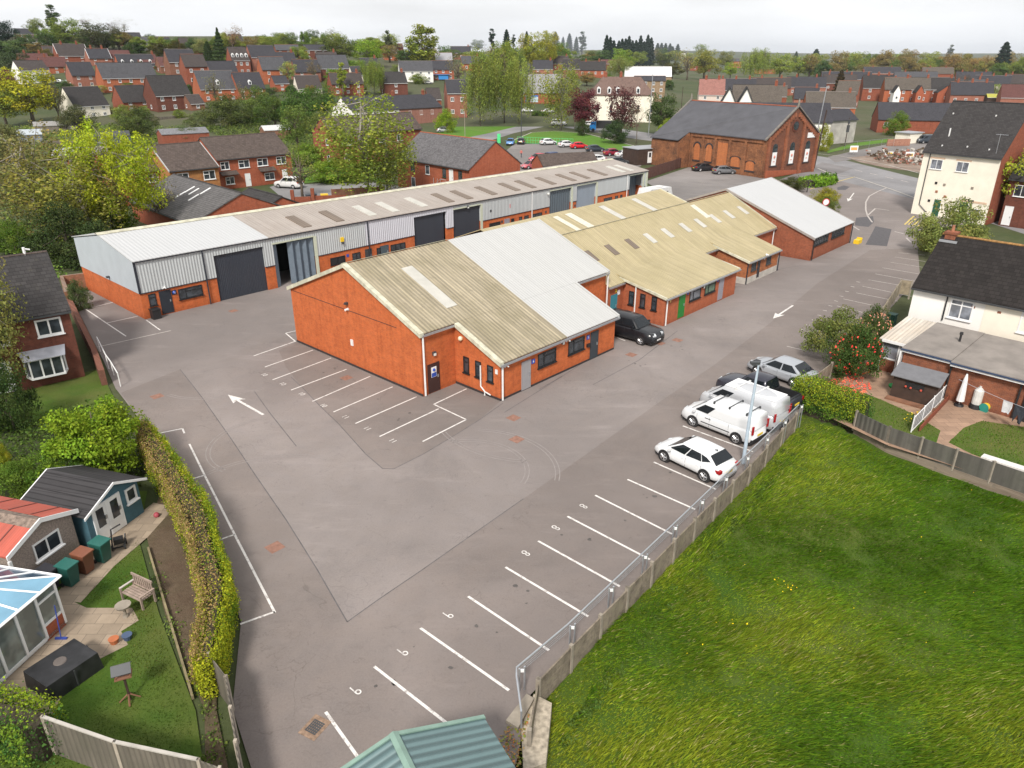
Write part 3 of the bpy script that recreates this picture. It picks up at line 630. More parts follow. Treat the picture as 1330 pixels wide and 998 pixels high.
m.build('wall_cladding', CLAD, E_); mw.build('wall_cladding', CLADW, E_)['label'] = 'newer white panel of wall cladding'
m = MB(o_)
for s, d in ((S0, -1), (s9, 1)):
    m.ext([(s+d*.06, -TB, WB), (s+d*.06, YF, WB), (s+d*.06, YF, eh(s)-.03), (s+d*.06, -TR, rh(s)-.06), (s+d*.06, -TB, eh(s)-.03)], (-d*.2, 0, 0))
m.add([(S0, -TB+.05, WB), (s9, -TB+.05, WB), (s9, -TB+.05, eh(s9)), (S0, -TB+.05, eh(S0))], [(0, 1, 2, 3)]); m.build('gable_cladding', CLADP, E_)
def eroof(a, b, mat, lab):
    m = MB(o_)
    for tt in (TF+.22, TB-.22):
        m.ext([(a, -TR, rh(a)), (b, -TR, rh(b)), (b, -tt, eh(b)+.02), (a, -tt, eh(a)+.02)], (0, 0, .06))
    o = m.build('roof', mat, E_); o['label'] = lab; return o
eroof(S0-.15, 6.3, WHITER, 'bright white sheet roof over the left end unit'); re = eroof(6.31, s9+.15, GREYR, 'pinkish grey fibre sheet roof')
zE = lambda s, t: rh(s)-(rh(s)-eh(s))*(TR-t)/(TR-TF)*-1 if False else rh(s)+(eh(s)-rh(s))*abs(t-TR)/6.5
for s, k in ((10.55, 0), (14.35, 0), (18.45, 1), (21.45, 1), (25.5, 1), (29.5, 0), (32.5, 0), (36.6, 0), (40.75, 0), (43.8, 0), (47.8, 0), (52.05, 0), (55.15, 0), (59.25, 0), (63.7, 1), (65.8, 1)):
    m = MB(o_); m.ext([(s, 17.6, zE(s, -17.6)+.05), (s+.95, 17.6, zE(s, -17.6)+.05), (s+.95, 14.5, zE(s, -14.5)+.05), (s, 14.5, zE(s, -14.5)+.05)], (0, 0, .13)); m.build('roof_light', ROOFW if k else ROOFD, re)
m = MB(o_); m.ext([(S0-.2, -TR-.35, rh(S0)+.02), (s9, -TR-.35, rh(s9)+.02), (s9, -TR, rh(s9)+.15), (S0-.2, -TR, rh(S0)+.15)], (0, 0, .04)); m.ext([(S0-.2, -TR+.35, rh(S0)+.02), (s9, -TR+.35, rh(s9)+.02), (s9, -TR, rh(s9)+.15), (S0-.2, -TR, rh(S0)+.15)], (0, 0, .04)); m.build('ridge_capping', TRIM, E_)
m = MB(o_); m.add([(S0-.1, YF-.2, eh(S0)-.08), (s9, YF-.2, eh(s9)-.08), (s9, YF-.2, eh(s9)+.04), (S0-.1, YF-.2, eh(S0)+.04), (S0-.1, YF-.08, eh(S0)-.08), (s9, YF-.08, eh(s9)-.08), (s9, YF-.08, eh(s9)+.04), (S0-.1, YF-.08, eh(S0)+.04)], [(0, 1, 2, 3), (4, 5, 6, 7), (0, 1, 5, 4), (3, 2, 6, 7)]).build('gutter', NAVY, E_)
m = MB(o_).box(S0-.09, S0+.1, YF-.1, YF-.05, WB, 4.82); 
for a, b in segs: m.box(a, b, YF-.08, YF-.02, WB-.04, WB+.03)
m.build('corner_trim', NAVY, E_)
for s, c in ((-.03, NAVY), (17.5, NAVY), (43.0, GUTW), (64.0, GUTW)): pipe(E_, [(s, YF-.16, eh(s)-.1), (s, YF-.16, .03)], c, .06, off=o_)
MB(o_).box(-.2+S0+6, -.2+S0+6.01, 0, .01, 0, .01) if False else None
# the openings
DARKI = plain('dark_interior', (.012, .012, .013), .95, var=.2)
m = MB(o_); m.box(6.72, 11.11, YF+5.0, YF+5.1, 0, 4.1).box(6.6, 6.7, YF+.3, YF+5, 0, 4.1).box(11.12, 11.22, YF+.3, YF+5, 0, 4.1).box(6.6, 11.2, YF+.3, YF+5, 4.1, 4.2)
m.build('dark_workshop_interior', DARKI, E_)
def leaf(a, b, mat, lab=None, y=.12, zt=OT, name='roller_door'):
    o = MB(o_).box(a, b, YF+y, YF+y+.06, .02, zt).build(name, mat, E_)
    if lab: o['label'] = lab
    return o
leaf(.97, 5.72, DOORN, 'large navy roller door at the white roofed end')
m = MB(o_); n_ = 7
for i in range(n_):
    a = 8.4+(11.0-8.4)*i/n_; b = 8.4+(11.0-8.4)*(i+1)/n_; y0, y1 = (YF+.02, YF+.34) if i % 2 else (YF+.34, YF+.02)
    m.ext([(a, y0, .03), (b, y1, .03), (b, y1+.04, .03), (a, y0+.04, .03)], (0, 0, 4.0))
m.build('folding_door', plain('blue_grey_folding_leaf', (.15, .19, .235), .45, .2, var=.12), E_)['label'] = 'blue grey folding door pushed half open'
m = MB(o_); m.ext([(6.74, YF+.05, .03), (7.25, YF+.3, .03), (7.25, YF+.34, .03), (6.74, YF+.1, .03)], (0, 0, 4.0)); m.build('folding_door', plain('blue_grey_folding_leaf', (.15, .19, .235)), E_)
leaf(23.72, 28.2, DOORN, y=.18, name='roller_door'); leaf(29.57, 33.93, DOORN, y=.18)
leaf(46.62, 51.08, SHUTG, 'blue grey folding shutter', y=.2, name='folding_door'); leaf(52.27, 56.63, SHUTL, 'pale blue roller shutter', y=.2); leaf(64.72, 68.28, SHUTG, y=1.2)
m = MB(o_)
for a, b in OPN:
    if a > 5 and not 23 < a < 24:
        m.box(b-.02, b+.28, YF-.09, YF+.02, .0, OT+.06).box(a-.1, b, YF-.09, YF-.07, OT, OT+.14)
m.box(s9-.35, s9+.1, YF-.12, YF+.02, 0, 4.3).build('door_frame', plain('pale_green_cream_frame', (.5, .53, .42), .6, var=.08), E_)
for a, b in ((-5.1, -4.45),): window(E_, a-S0, 0, 1.0, .6, 1.0, 0, (), (.7,), fm=DKFR, fr=.06)
window(E_, -2.6-S0, 0, .98, 2.1, .92, 0, (.3,), ((), (.68,)), fm=DKFR, fr=.07)
door(E_, -4.22-S0, 0, .08, 1.0, 1.98, 0, plain('near_black_navy_door', (.02, .026, .036), .45, var=.05), lab='navy entrance door')
MB().box(-.2, .2, -.03, 0, -.2, .2).sph((0, -.02, 0), .15, 10, 1, ).build('sign', [NAVY, BLUEP], E_, loc=(-2.95-S0, 0, 1.72)); text('number', '1', .25, WHFR, E_, (-2.95-S0, -.2, 1.72))
camera_unit(E_, -3.7-S0, -.06, 2.35); MB().box(-.12, .12, -.25, 0, -.05, .1).build('flood_light', DKMET, E_, loc=(-.06, 6.0, 2.5), rot=-math.pi/2)
for s0, wd, c, g in ((12.75, 1.75, (.5,), BLACK), (15.4, 1.0, (.5,), GLASS), (18.5, .5, (), GLASS), (20.35, 2.0, (.35, .68), GLASS), (35.4, 1.9, (), BLACK), (39.25, .55, (), GLASS), (40.75, .5, (), GLASS), (41.7, .8, (), GLASS), (43.2, 1.9, (.35, .68), GLASS), (58.6, 1.9, (.35, .68), GLASS), (61.3, .7, (), GLASS), (62.6, .5, (), GLASS)):
    window(E_, s0-S0, 0, .98, wd, .72 if wd < 3 else .9, 0, c, (), fm=DKFR, fr=.06, gm=g)
for s, mm, wd in ((17.0, DKMET, .85), (18.95, plain('slate_blue_door', (.06, .085, .10)), 1.1), (38.05, plain('lilac_grey_door', (.27, .26, .30)), .9)): door(E_, s-S0, 0, .08, wd, 1.75, 0, mm)
for s in (14.85, 19.95, 37.6, 45.9, 52.0): MB().box(-.14, .14, -.03, 0, -.14, .14).build('sign', BLUEP if s < 20 else DKMET, E_, loc=(s-S0, 0, 1.6))
MB().box(-.18, .18, -.12, 0, -.22, .22).box(-.1, .1, -.2, -.12, -.45, -.22, 1).build('alarm_box', [YEL, DKMET], E_, loc=(14.3-S0, -.06, 3.35))
MB().box(-.12, .12, -.06, 0, -.12, .12).build('vent', DKMET, E_, loc=(35.6-S0, -.06, 3.2)); MB().box(-.04, .04, -.03, 0, -.25, .25).build('sign', plain('red_sign', (.5, .03, .03)), E_, loc=(39.0-S0, -.06, 3.3))
bulkhead(E_, 31.8-S0, -.06, 4.18); MB().sph((0, -.15, 0), .17, 8).build('round_lamp', LGLASS, E_, loc=(46.1-S0, -.06, 3.9))
tag(MB().box(-.33, .33, -.35, .3, 0, .75).box(-.36, .36, -.4, .34, .75, .85).build('wheelie_bin', BLACK, None, loc=W(-4.95, -13.5)+(0,), rot=AX), 'small black bin beside the navy door of the white roofed end unit', 'bin')
# ---------------------------------------------------------------- general house builder (local: x along the front, y into the depth)
_hm = {}
def fac(pl, pr, ze, W_=None, yaw=None):
    a = Vector(G(*pl, ze)); b = Vector(G(*pr, ze)); d = b-a
    if yaw is None: yaw = math.atan2(d.y, d.x)
    return a, yaw, W_ or d.length
def chimney(parent, x, y, zb, zt, w=.9, d=.6, mat=None, pots=2, off=(0, 0, 0)):
    m = MB(off).box(x-w/2, x+w/2, y-d/2, y+d/2, zb, zt, 0).box(x-w/2-.07, x+w/2+.07, y-d/2-.07, y+d/2+.07, zt, zt+.16, 0)
    o = m.build('chimney', mat or REDB, parent); p = MB(off)
    for i in range(pots):
        px = x+(i-(pots-1)/2)*w/max(pots, 1)*.85; p.cyl(px, y, zt+.16, zt+.62, .12, .1, 7)
    p.build('chimney_pot', CHIM, o); return o
def house(name, label, cat, org, yaw, W_, D, h, rise, roofm, wallm, group=None, ov=.3, z=0, chims=(), wins=(), doors=(), trim=None, hip=0, base=1.0, sidewins=(), lw=None, ridge=None, gut=True, cmat=None, parapet=None):
    t = thing(name, label, cat, (org[0], org[1], z), yaw, group)
    m = MB().box(0, W_, 0, D, -base, h) if hip else MB().ext([(0, 0, -base), (0, D, -base), (0, D, h), (0, D/2, h+rise-.03), (0, 0, h)], (W_, 0, 0))
    m.build('wall', wallm, t)
    k = rise/(D/2); e = h-k*ov; m = MB(); th = .14
    if hip:
        r0, r1 = (hip if isinstance(hip, tuple) else (D/2, D/2)); c = [(-ov, -ov, e), (W_+ov, -ov, e), (W_+ov, D+ov, e), (-ov, D+ov, e)]; a_, b_ = (r0, D/2, h+rise), (W_-r1, D/2, h+rise)
        if r0 == 0: a_ = (-ov, D/2, h+rise)
        if r1 == 0: b_ = (W_+ov, D/2, h+rise)
        m.add(c+[a_, b_]+[(x, y, zz-th) for x, y, zz in c], [(0, 1, 5, 4), (1, 2, 5), (2, 3, 4, 5), (3, 0, 4), (0, 6, 7, 1), (1, 7, 8, 2), (2, 8, 9, 3), (3, 9, 6, 0), (6, 9, 8, 7)])
    else:
        vo = min(ov, .12)
        for y0, y1 in ((-ov, D/2), (D+ov, D/2)):
            m.ext([(-vo, y0, e), (W_+vo, y0, e), (W_+vo, y1, h+rise), (-vo, y1, h+rise)], (0, 0, th))
    ro = m.build('roof', roofm, t)
    if ridge is not None and not hip: MB().tube([(-.1, D/2, h+rise+th), (W_+.1, D/2, h+rise+th)], .1, 6).build('ridge_tiles', ridge, ro)
    if trim:
        m = MB(); 
        for x in (-.14, W_+.02):
            for y0, y1 in ((-ov, D/2), (D+ov, D/2)): m.ext([(x, y0, e-.06), (x+.12, y0, e-.06), (x+.12, y1, h+rise-.06), (x, y1, h+rise-.06)], (0, 0, .22))
        m.build('bargeboard', trim, t)
    if gut: MB().box(-.1, W_+.1, -ov-.1, -ov+.02, e-.04, e+.07).build('gutter', gut if gut is not True else DKMET, t)
    for c in chims: chimney(ro, c[0], c[1] if len(c) > 1 else D/2, h+rise-(.9 if len(c) < 3 else c[2]), h+rise+1.1, mat=cmat)
    for w in wins:
        x, zz, ww, wh = w[:4]; kw = w[4] if len(w) > 4 else {}; window(t, x, 0, zz, ww, wh, 0, **kw)
    for w in sidewins:                                             # (side, y, z, w, h)
        s, y, zz, ww, wh = w[:5]; kw = w[5] if len(w) > 5 else {}
        window(t, 0 if s < 0 else W_, y+ww if s < 0 else y, zz, ww, wh, -math.pi/2 if s < 0 else math.pi/2, **kw)
    for w in doors: door(t, w[0], 0, w[1], w[2], w[3], 0, w[4], WHFR)
    return t
# ================================================================ gardens at the lower left
sheet('back_garden_lawn', [(-22, 13), (-8.1, 13), (-10.6, 17.9), (-13.9, 22.6), (-17.0, 27.5), (-18.4, 31.5), (-24, 31.5), (-30, 22)], .004, LAWN)
sheet('patio', [(-21, 15.5), (-17.0, 16.9), (-15.3, 17.7), (-15.6, 19.6), (-14.3, 20.9), (-14.9, 21.6), (-14.5, 22.2), (-15.1, 22.9), (-16.9, 22.9), (-18.3, 23.6), (-23, 23)], .012, PATIO)
sheet('garden_path', [(-18.6, 23.4), (-17.3, 23.2), (-17.1, 25.5), (-16.6, 27.6), (-16.4, 30.0), (-17.6, 30.4), (-18.5, 27.0)], .02, PATIO)
sheet('flower_border', [(-8.6, 13.6), (-10.3, 17.9), (-13.6, 22.5), (-16.6, 27.5), (-17.6, 31.0), (-19.0, 33.2), (-17.7, 32.4), (-14.4, 27.5), (-11.5, 22.3), (-9.9, 17.9), (-7.6, 13.6)], .016, SOIL)
sheet('side_garden_lawn', [(-36, 34.5), (-24.5, 41.0), (-29.0, 47.4), (-31.5, 44.0), (-46, 35)], .01, LAWN)
GP = [(-22, 13), (-8.5, 13.2), (-10.8, 17.9), (-14.1, 22.6), (-17.0, 27.5), (-17.4, 23.2), (-15.1, 22.9), (-14.3, 20.9), (-15.6, 19.4), (-15.4, 17.7), (-19, 16.0)]
grass('lawn_grass', 'short uneven garden grass round the stone patio', 26000, (-22, -8), (13, 27.5), GP, lambda x, y: 0*x, .02, .07, .02, ((.03, .055, .008), (.05, .065, .012), (.09, .075, .03)), (0, .5), 41)
# garage with red sheet roof
PEB = plain('pebble_dash', (.27, .22, .19), .95, var=.35, sc=14)
a, yw = Vector((-19.85, 23.6)), R(74)
g_ = thing('garden_garage', 'pebble dashed garage, red panelled sheet roof, white bargeboard', 'garage', (a.x, a.y, 0), yw)
MB().ext([(0, 0, -.1), (0, 0, 2.05), (1.5, 0, 2.62), (3.0, 0, 2.05), (3.0, 0, -.1)], (0, 6.5, 0)).build('wall', PEB, g_)
REDS = corrug('faded_red_sheet_panels', (.47, .10, .065), .12, .2, (.25, .08, .06), groove=.12, bump=.2, axis=1)
m = MB()
for x0, x1, z0, z1 in ((-.2, 1.1, 2.02, 2.5), (3.2, 1.9, 2.02, 2.5)): m.ext([(x0, -.15, z0), (x0, 6.6, z0), (x1, 6.6, z1), (x1, -.15, z1)], (0, 0, .07))
rf = m.build('roof', REDS, g_); m = MB()
for k in range(5): m.ext([(-.2, .75+k*1.2, 2.09), (-.2, .8+k*1.2, 2.09), (1.1, .8+k*1.2, 2.57), (1.1, .75+k*1.2, 2.57)], (0, 0, .03)).ext([(3.2, .75+k*1.2, 2.09), (3.2, .8+k*1.2, 2.09), (1.9, .8+k*1.2, 2.57), (1.9, .75+k*1.2, 2.57)], (0, 0, .03))
m.build('seams', plain('dark_red_seam', (.16, .05, .04)), rf)
MB().ext([(1.05, -.12, 2.52), (1.5, -.12, 2.72), (1.95, -.12, 2.52)], (0, 6.7, 0)).build('ridge_panel', plain('lichened_grey_brown_ridge', (.20, .15, .12), .9, var=.5, sc=6), rf)
m = MB(); 
for x0, x1, z0, z1 in ((-.25, 1.5, 1.96, 2.62), (3.25, 1.5, 1.96, 2.62)): m.ext([(x0, -.2, z0), (x1, -.2, z1), (x1, -.2, z1+.2), (x0, -.2, z0+.2)], (0, .05, 0))
m.ext([(-.25, -.22, 1.9), (-.13, -.22, 1.9), (-.13, -.22, 0), (-.25, -.22, 0)], (0, .1, 0)); m.build('bargeboard', WHFR, g_)
window(g_, .95, 0, 1.0, 1.3, .8, 0, (.5,), fr=.07)
# blue summerhouse with near black felt roof
BL = plain('teal_blue_timber', (.055, .13, .17), .8, var=.15, sc=4); FELT = tiles('black_felt_shingle', (.045, .043, .045), .11, .3, .15)
s_ = thing('summerhouse', 'blue timber summerhouse with a black felt roof and white double doors', 'summerhouse', (-18.62, 26.75, 0), R(72))
MB().ext([(0, 0, -.1), (0, 0, 1.85), (1.5, 0, 2.5), (3.0, 0, 1.85), (3.0, 0, -.1)], (0, 3.2, 0)).build('wall', BL, s_)
m = MB()
for x0 in (-.25, 3.25): m.ext([(x0, -.3, 1.78), (x0, 3.5, 1.78), (1.5, 3.5, 2.55), (1.5, -.3, 2.55)], (0, 0, .05))
rf = m.build('roof', FELT, s_); m = MB()
for yy in (-.34, 3.5):
    for x0 in (-.3, 3.3): m.ext([(x0, yy, 1.7), (1.5, yy, 2.5), (1.5, yy, 2.62), (x0, yy, 1.82)], (0, .05, 0))
m.build('bargeboard', WHFR, s_)
for x in (.3, 1.1): door(s_, x, 0, .05, .8, 1.8, 0, WHFR, WHFR, glass=.62)
window(s_, 2.2, 0, .95, .62, .75, 0, (), fr=.1)
# conservatory
c_ = thing('conservatory', 'white framed conservatory with blue glazed roof, cut by the left edge', 'conservatory', (-18.75, 14.7, 0), R(78))
CW = 7.45; MB().box(0, CW, .02, .2, 0, .12, 1).box(CW-.9, CW-.02, -.02, .25, 0, .62, 0).box(CW-.25, CW-.02, .25, 4, 0, .62, 0).build('dwarf_wall', [REDB2, WHFR], c_)
m = MB(); xs_ = [0, .95, 1.9, 2.85, 3.8, 4.75, 5.65, 6.55, CW]
for x in xs_: m.box(x-.05, x+.05, -.03, .09, .1, 2.15)
m.box(0, CW, -.02, .08, .08, .2).box(0, CW, -.02, .08, 2.06, 2.18).box(6.6, CW, -.02, .08, .62, .72).box(6.6, CW, -.02, .08, 1.62, 1.7)
for y in (1.0, 2.0, 3.0, 4.0): m.box(CW-.08, CW+.03, y-.05, y+.05, .6, 2.15)
m.box(CW-.08, CW+.03, .1, 4, .6, .7).box(CW-.08, CW+.03, .1, 4, 2.06, 2.18).box(CW-.08, CW+.03, .1, 4, 1.6, 1.68)
m.box(3.7, 3.72, -.07, -.03, .95, 1.2)
m.build('frame', WHFR, c_)
MB().box(.05, CW-.05, .02, .035, .15, 2.1).box(CW-.04, CW-.025, .1, 4, .65, 2.1).build('glazing', _glass('conservatory_glass', (.12, .14, .13), .08, 1.2), c_)
BG = plain('blue_tinted_roof_glazing', (.17, .33, .45), .15, var=.15, sc=.8); BG2 = plain('dark_blue_roof_glazing', (.04, .08, .13), .1, var=.2)
m = MB(); E4 = [(-1, -.2, 2.2), (CW+.2, -.2, 2.2), (CW+.2, 4.2, 2.2), (-1, 4.2, 2.2)]; rg0, rg1 = (-1, 2.0, 3.15), (CW-2.0, 2.0, 3.15)
m.add([E4[0], E4[1], rg1, rg0], [(0, 1, 2, 3)], 0).add([E4[1], E4[2], rg1], [(0, 1, 2)], 1).add([E4[2], E4[3], rg0, rg1], [(0, 1, 2, 3)], 1).build('roof_glazing', [BG, BG2], c_)
m = MB(); V = Vector; L = lambda a, b, t: tuple(V(a).lerp(V(b), t))
for i in range(9): m.tube([L(E4[0], E4[1], i/9), L(rg0, rg1, min(1, i/9*1.25))], .045, 4)
for i in range(5): m.tube([L(E4[1], E4[2], i/4), rg1], .045, 4)
m.tube([rg0, rg1], .09, 6).tube([E4[0], E4[1]], .07, 4).tube([E4[1], E4[2]], .07, 4).build('glazing_bars', WHFR, c_)
MB().box(.4, 5.8, 1.2, 3.2, 0, .75).build('conservatory_furniture', plain('grey_sofa', (.25, .23, .2), .9), c_)
# wheelie bins
def bin_(loc, rot, c, lab):
    cm = plain('bin_'+c[0], c[1], .5, var=.1); t = thing('wheelie_bin', lab, 'bin', loc, rot, 'wheelie bins beside the pebble dashed garage')
    b = MB(); w0, w1 = .21, .28; b.add([(-w0, -w0-.02, .06), (w0, -w0-.02, .06), (w0, w0, .06), (-w0, w0, .06), (-w1, -w1-.05, .98), (w1, -w1-.05, .98), (w1, w1, .98), (-w1, w1, .98)], [(0, 3, 2, 1), (4, 5, 6, 7), (0, 1, 5, 4), (1, 2, 6, 5), (2, 3, 7, 6), (3, 0, 4, 7)]).build('body', cm, t)
    b = MB(); b.ext([(-.31, -.38, .98), (.31, -.38, .98), (.31, .3, 1.03), (-.31, .3, 1.03)], (0, 0, .06)).tube([(-.25, .34, 1.0), (.25, .34, 1.0)], .03, 6).build('lid', plain('bin_'+c[0]+'_lid', sc3(c[1], 1.4), .45, var=.1), t)
    for x in (-.27, .27): MB().tube([(x-.03, .2, .1), (x+.03, .2, .1)], .1, 10).build('wheel', BLACK, t)
GRN = ('green', (.015, .085, .07)); BRN = ('brown', (.15, .055, .03)); BLK = ('black', (.025, .025, .03))
for p, c, l in (((-18.95, 24.0), BLK, 'black lidded wheelie bin, nearest the conservatory roof'), ((-18.3, 24.35), GRN, 'green wheelie bin between the black and the brown bins'), ((-18.1, 25.15), BRN, 'brown wheelie bin standing between two green ones'), ((-17.75, 25.9), GRN, 'green wheelie bin beside the mobility frame')):
    bin_(p, R(74), c, l)
t = thing('garden_trolley', 'black wheeled garden trolley leaning by the summerhouse corner', 'trolley', (-17.7, 26.6, 0), .5)
m = MB().tube([(0, 0, .1), (.1, .3, .9), (.5, .4, 1.0)], .035, 6).tube([(0, 0, .1), (.5, -.1, .15), (.6, .2, .6)], .04, 6).box(.1, .5, -.1, .2, .3, .55); m.build('frame', BLACK, t)
for x, y in ((0, 0), (.5, -.1), (.55, .3)): MB().tube([(x-.04, y, .13), (x+.04, y, .13)], .13, 10).build('wheel', RUBBER, t)
# covered table, bench, bird table, pots
t = thing('furniture_cover', 'black zipped cover over a square garden table set on the patio', 'furniture cover', (-15.75, 19.35, 0), R(60))
MB().add([(-.95, -.75, 0), (.95, -.75, 0), (.95, .75, 0), (-.95, .75, 0), (-.9, -.7, .72), (.9, -.7, .72), (.9, .7, .72), (-.9, .7, .72)], [(4, 5, 6, 7), (0, 1, 5, 4), (1, 2, 6, 5), (2, 3, 7, 6), (3, 0, 4, 7)]).build('cover', plain('black_cover_fabric', (.02, .02, .022), .45, var=.5, sc=2.5), t)
MB().box(-.02, .02, -.78, -.752, .02, .7).box(.92, .95, -.02, .02, .02, .7).build('seam', DKMET, t); MB().cyl(0, .05, .72, .75, .22, .2, 14).build('top_patch', plain('taupe_patch', (.12, .10, .09)), t)
BW = plain('weathered_bench_timber', (.30, .23, .19), .85, var=.25, sc=6)
t = thing('garden_bench', 'weathered wooden garden bench with slatted back on the lawn', 'bench', (-15.0, 23.3, 0), R(-28))
m = MB()
for i in range(5): m.box(-.6, .6, -.28+i*.115, -.19+i*.115, .40, .43)
m.build('seat', BW, t); m = MB()
for i in range(9): m.box(-.55+i*.13, -.48+i*.13, .3, .33, .45, .92)
m.box(-.62, .62, .29, .34, .9, 1.0).box(-.62, .62, .29, .34, .44, .5).build('backrest', BW, t)
for x in (-.6, .6):
    MB().box(x-.04, x+.04, -.3, .36, .6, .64).build('armrest', plain('bleached_timber', (.5, .45, .42), .8) if x < 0 else BW, t)
    for y in (-.27, .3): MB().box(x-.035, x+.035, y-.035, y+.035, 0, .62).build('leg', BW, t)
t = thing('bird_table', 'wooden bird table with a pitched roof on a branching post', 'bird table', (-13.0, 18.35, 0), .4)
MB().box(-.035, .035, -.035, .035, 0, 1.1).build('post', WOODD, t)
for a in range(4): MB().tube([(.32*math.cos(a*1.57), .32*math.sin(a*1.57), .02), (0, 0, .3)], .03, 4).build('foot', WOODB, t)
MB().box(-.26, .26, -.2, .2, 1.1, 1.14).box(-.24, -.21, -.18, -.15, 1.1, 1.4).box(.21, .24, -.18, -.15, 1.1, 1.4).box(-.24, -.21, .15, .18, 1.1, 1.4).box(.21, .24, .15, .18, 1.1, 1.4).build('tray', WOODB, t)
m = MB(); m.ext([(-.3, -.28, 1.36), (.3, -.28, 1.36), (.3, 0, 1.58), (-.3, 0, 1.58)], (0, 0, .025)); m.ext([(-.3, .28, 1.36), (.3, .28, 1.36), (.3, 0, 1.58), (-.3, 0, 1.58)], (0, 0, .025)); m.build('roof', DKMET, t)
for p, c, lab in (((-14.85, 21.0), (.42, .13, .05), 'small terracotta plant pot on the patio edge'), ((-14.45, 21.2), (.06, .09, .16), 'small dark blue plant pot beside the terracotta one')):
    tag(MB().cyl(0, 0, 0, .22, .13, .19, 12).build('plant_pot', plain('pot_%d' % int(c[0]*100), c, .7), None, loc=p), lab, 'plant pot')
tag(MB().cyl(0, 0, 0, .1, .12, .1, 8).cyl(0, 0, .1, .5, .06, .06, 8).cyl(0, 0, .5, .6, .26, .3, 12).build('bird_bath', CONC, None, loc=(-15.1, 22.4)), 'grey stone bird bath at the far corner of the patio', 'bird bath')
tag(MB().tube([(0, 0, .05), (.05, .12, 1.5)], .02, 6).box(-.22, .22, -.04, .04, 0, .08).build('broom', plain('blue_broom', (.03, .06, .3)), None, loc=(-16.95, 21.2)), 'blue handled broom leaning on the conservatory corner', 'broom')
tag(MB().sph((0, 0, .12), .12, 10).build('ball', plain('yellow_green_ball', (.5, .6, .03)), None, loc=(-16.6, 19.9)), 'small yellow green ball on the patio by the conservatory doors', 'ball')
tag(MB().sph((0, 0, .12), .14, 10).build('ball', plain('red_blue_ball', (.35, .06, .08)), None, loc=(-16.9, 29.2)), 'small red ball at the foot of the ivy hedge', 'ball')
tag(MB().box(-.04, .04, -4.9, 4.9, 0, .18).build('border_board', plain('mossy_edging_board', (.22, .18, .10), .9, var=.3), None, loc=(-13.5, 22.5), rot=R(32.5)), 'long mossy timber board edging the border along the ivy hedge', 'edging board')
# ================================================================ dark brick house on the left edge
t = house('brick_house', 'dark brick house with a white bay window and grey tiled roof, at the left edge', 'house', (-29.25-9.2*math.cos(R(38)), 46.0-9.2*math.sin(R(38))), R(38), 9.2, 9.6, 4.85, 2.75, DTILE, DARKB, chims=(), trim=None, base=.1,
          wins=((7.15, 3.3, 1.5, 1.15, dict(fr=.12)), (4.2, 3.2, 1.4, 1.2, dict(fr=.1))), doors=((4.3, .05, .95, 2.1, WHFR),), ridge=BTILE)
b_ = MB(); b_.ext([(5.9, 0, .75), (8.35, 0, .75), (8.1, -.75, .75), (6.15, -.75, .75)], (0, 0, .12)); b_.ext([(5.9, 0, 2.0), (8.35, 0, 2.0), (8.1, -.7, 2.0), (6.15, -.7, 2.0)], (0, 0, .1))
for x in (6.2, 6.85, 7.45, 8.05): b_.box(x-.05, x+.05, -.7, -.6, .85, 2.0)
for x in (5.97, 8.28): b_.box(x-.05, x+.05, -.1, 0, .85, 2.0)
bo = b_.build('bay_window', WHFR, t); MB().ext([(6.0, -.02, .87), (8.25, -.02, .87), (8.02, -.66, .87), (6.23, -.66, .87)], (0, 0, 1.13)).build('pane', GLASS, bo)
MB().add([(5.75, 0, 2.55), (8.5, 0, 2.55), (8.3, -.9, 2.12), (5.95, -.9, 2.12), (5.95, -.9, 2.1), (8.3, -.9, 2.1)], [(0, 3, 2, 1), (3, 4, 5, 2), (0, 3, 4), (1, 2, 5)]).build('bay_roof', plain('lead_grey_bay_roof', (.33, .34, .38), .6), bo)
MB().tube([(8.0, 4.8, 7.6), (8.0, 4.8, 8.2)], .09, 8).tube([(8.0, 4.8, 8.1), (8.35, 4.8, 8.0)], .06, 6).build('flue', WHFR, t)
# ================================================================ semi-detached pair at the right
yw = R(-46.5); SA = G(1188.7, 370.5, 4.8)
t = house('semi_detached_house', 'white and cream rendered semi detached pair with a near black tiled roof', 'house', SA, yw, 13, 7.8, 4.8, 3.0, KTILE, WHREN, chims=(), base=.1, ridge=plain('orange_lichened_ridge', (.28, .15, .05), .9, var=.5, sc=5), cmat=BROWNB,
          wins=((2.55, 3.0, 1.5, 1.4, dict(cols=(.5,), rows=(.72,), fr=.09, gm=GLASSC)), (6.9, 3.0, 1.7, 1.45, dict(cols=(.42,), rows=((.7,), ()), fr=.09, gm=GLASSC))))
_rf = next(c for c in t.children if c.name.startswith('roof')); chimney(_rf, .5, 3.9, 7.0, 8.05, .7, .7, BROWNB, 1); MB().box(-.1, 1.1, 3.3, 4.5, 7.3, 7.62).build('flashing', LEAD, _rf)
MB().box(4.72, 13.01, -.02, 0, 0, 4.6).build('cream_render', CREAM, t)['label'] = 'cream painted right half of the front'
MB().tube([(2.3, -.08, 4.6), (2.3, -.08, 2.7)], .05, 6).build('downpipe', BLACK, t)
for x in (3.9, 5.5): MB().box(x, x+.22, -.04, 0, 4.0, 4.15).build('air_brick', BROWNB, t)
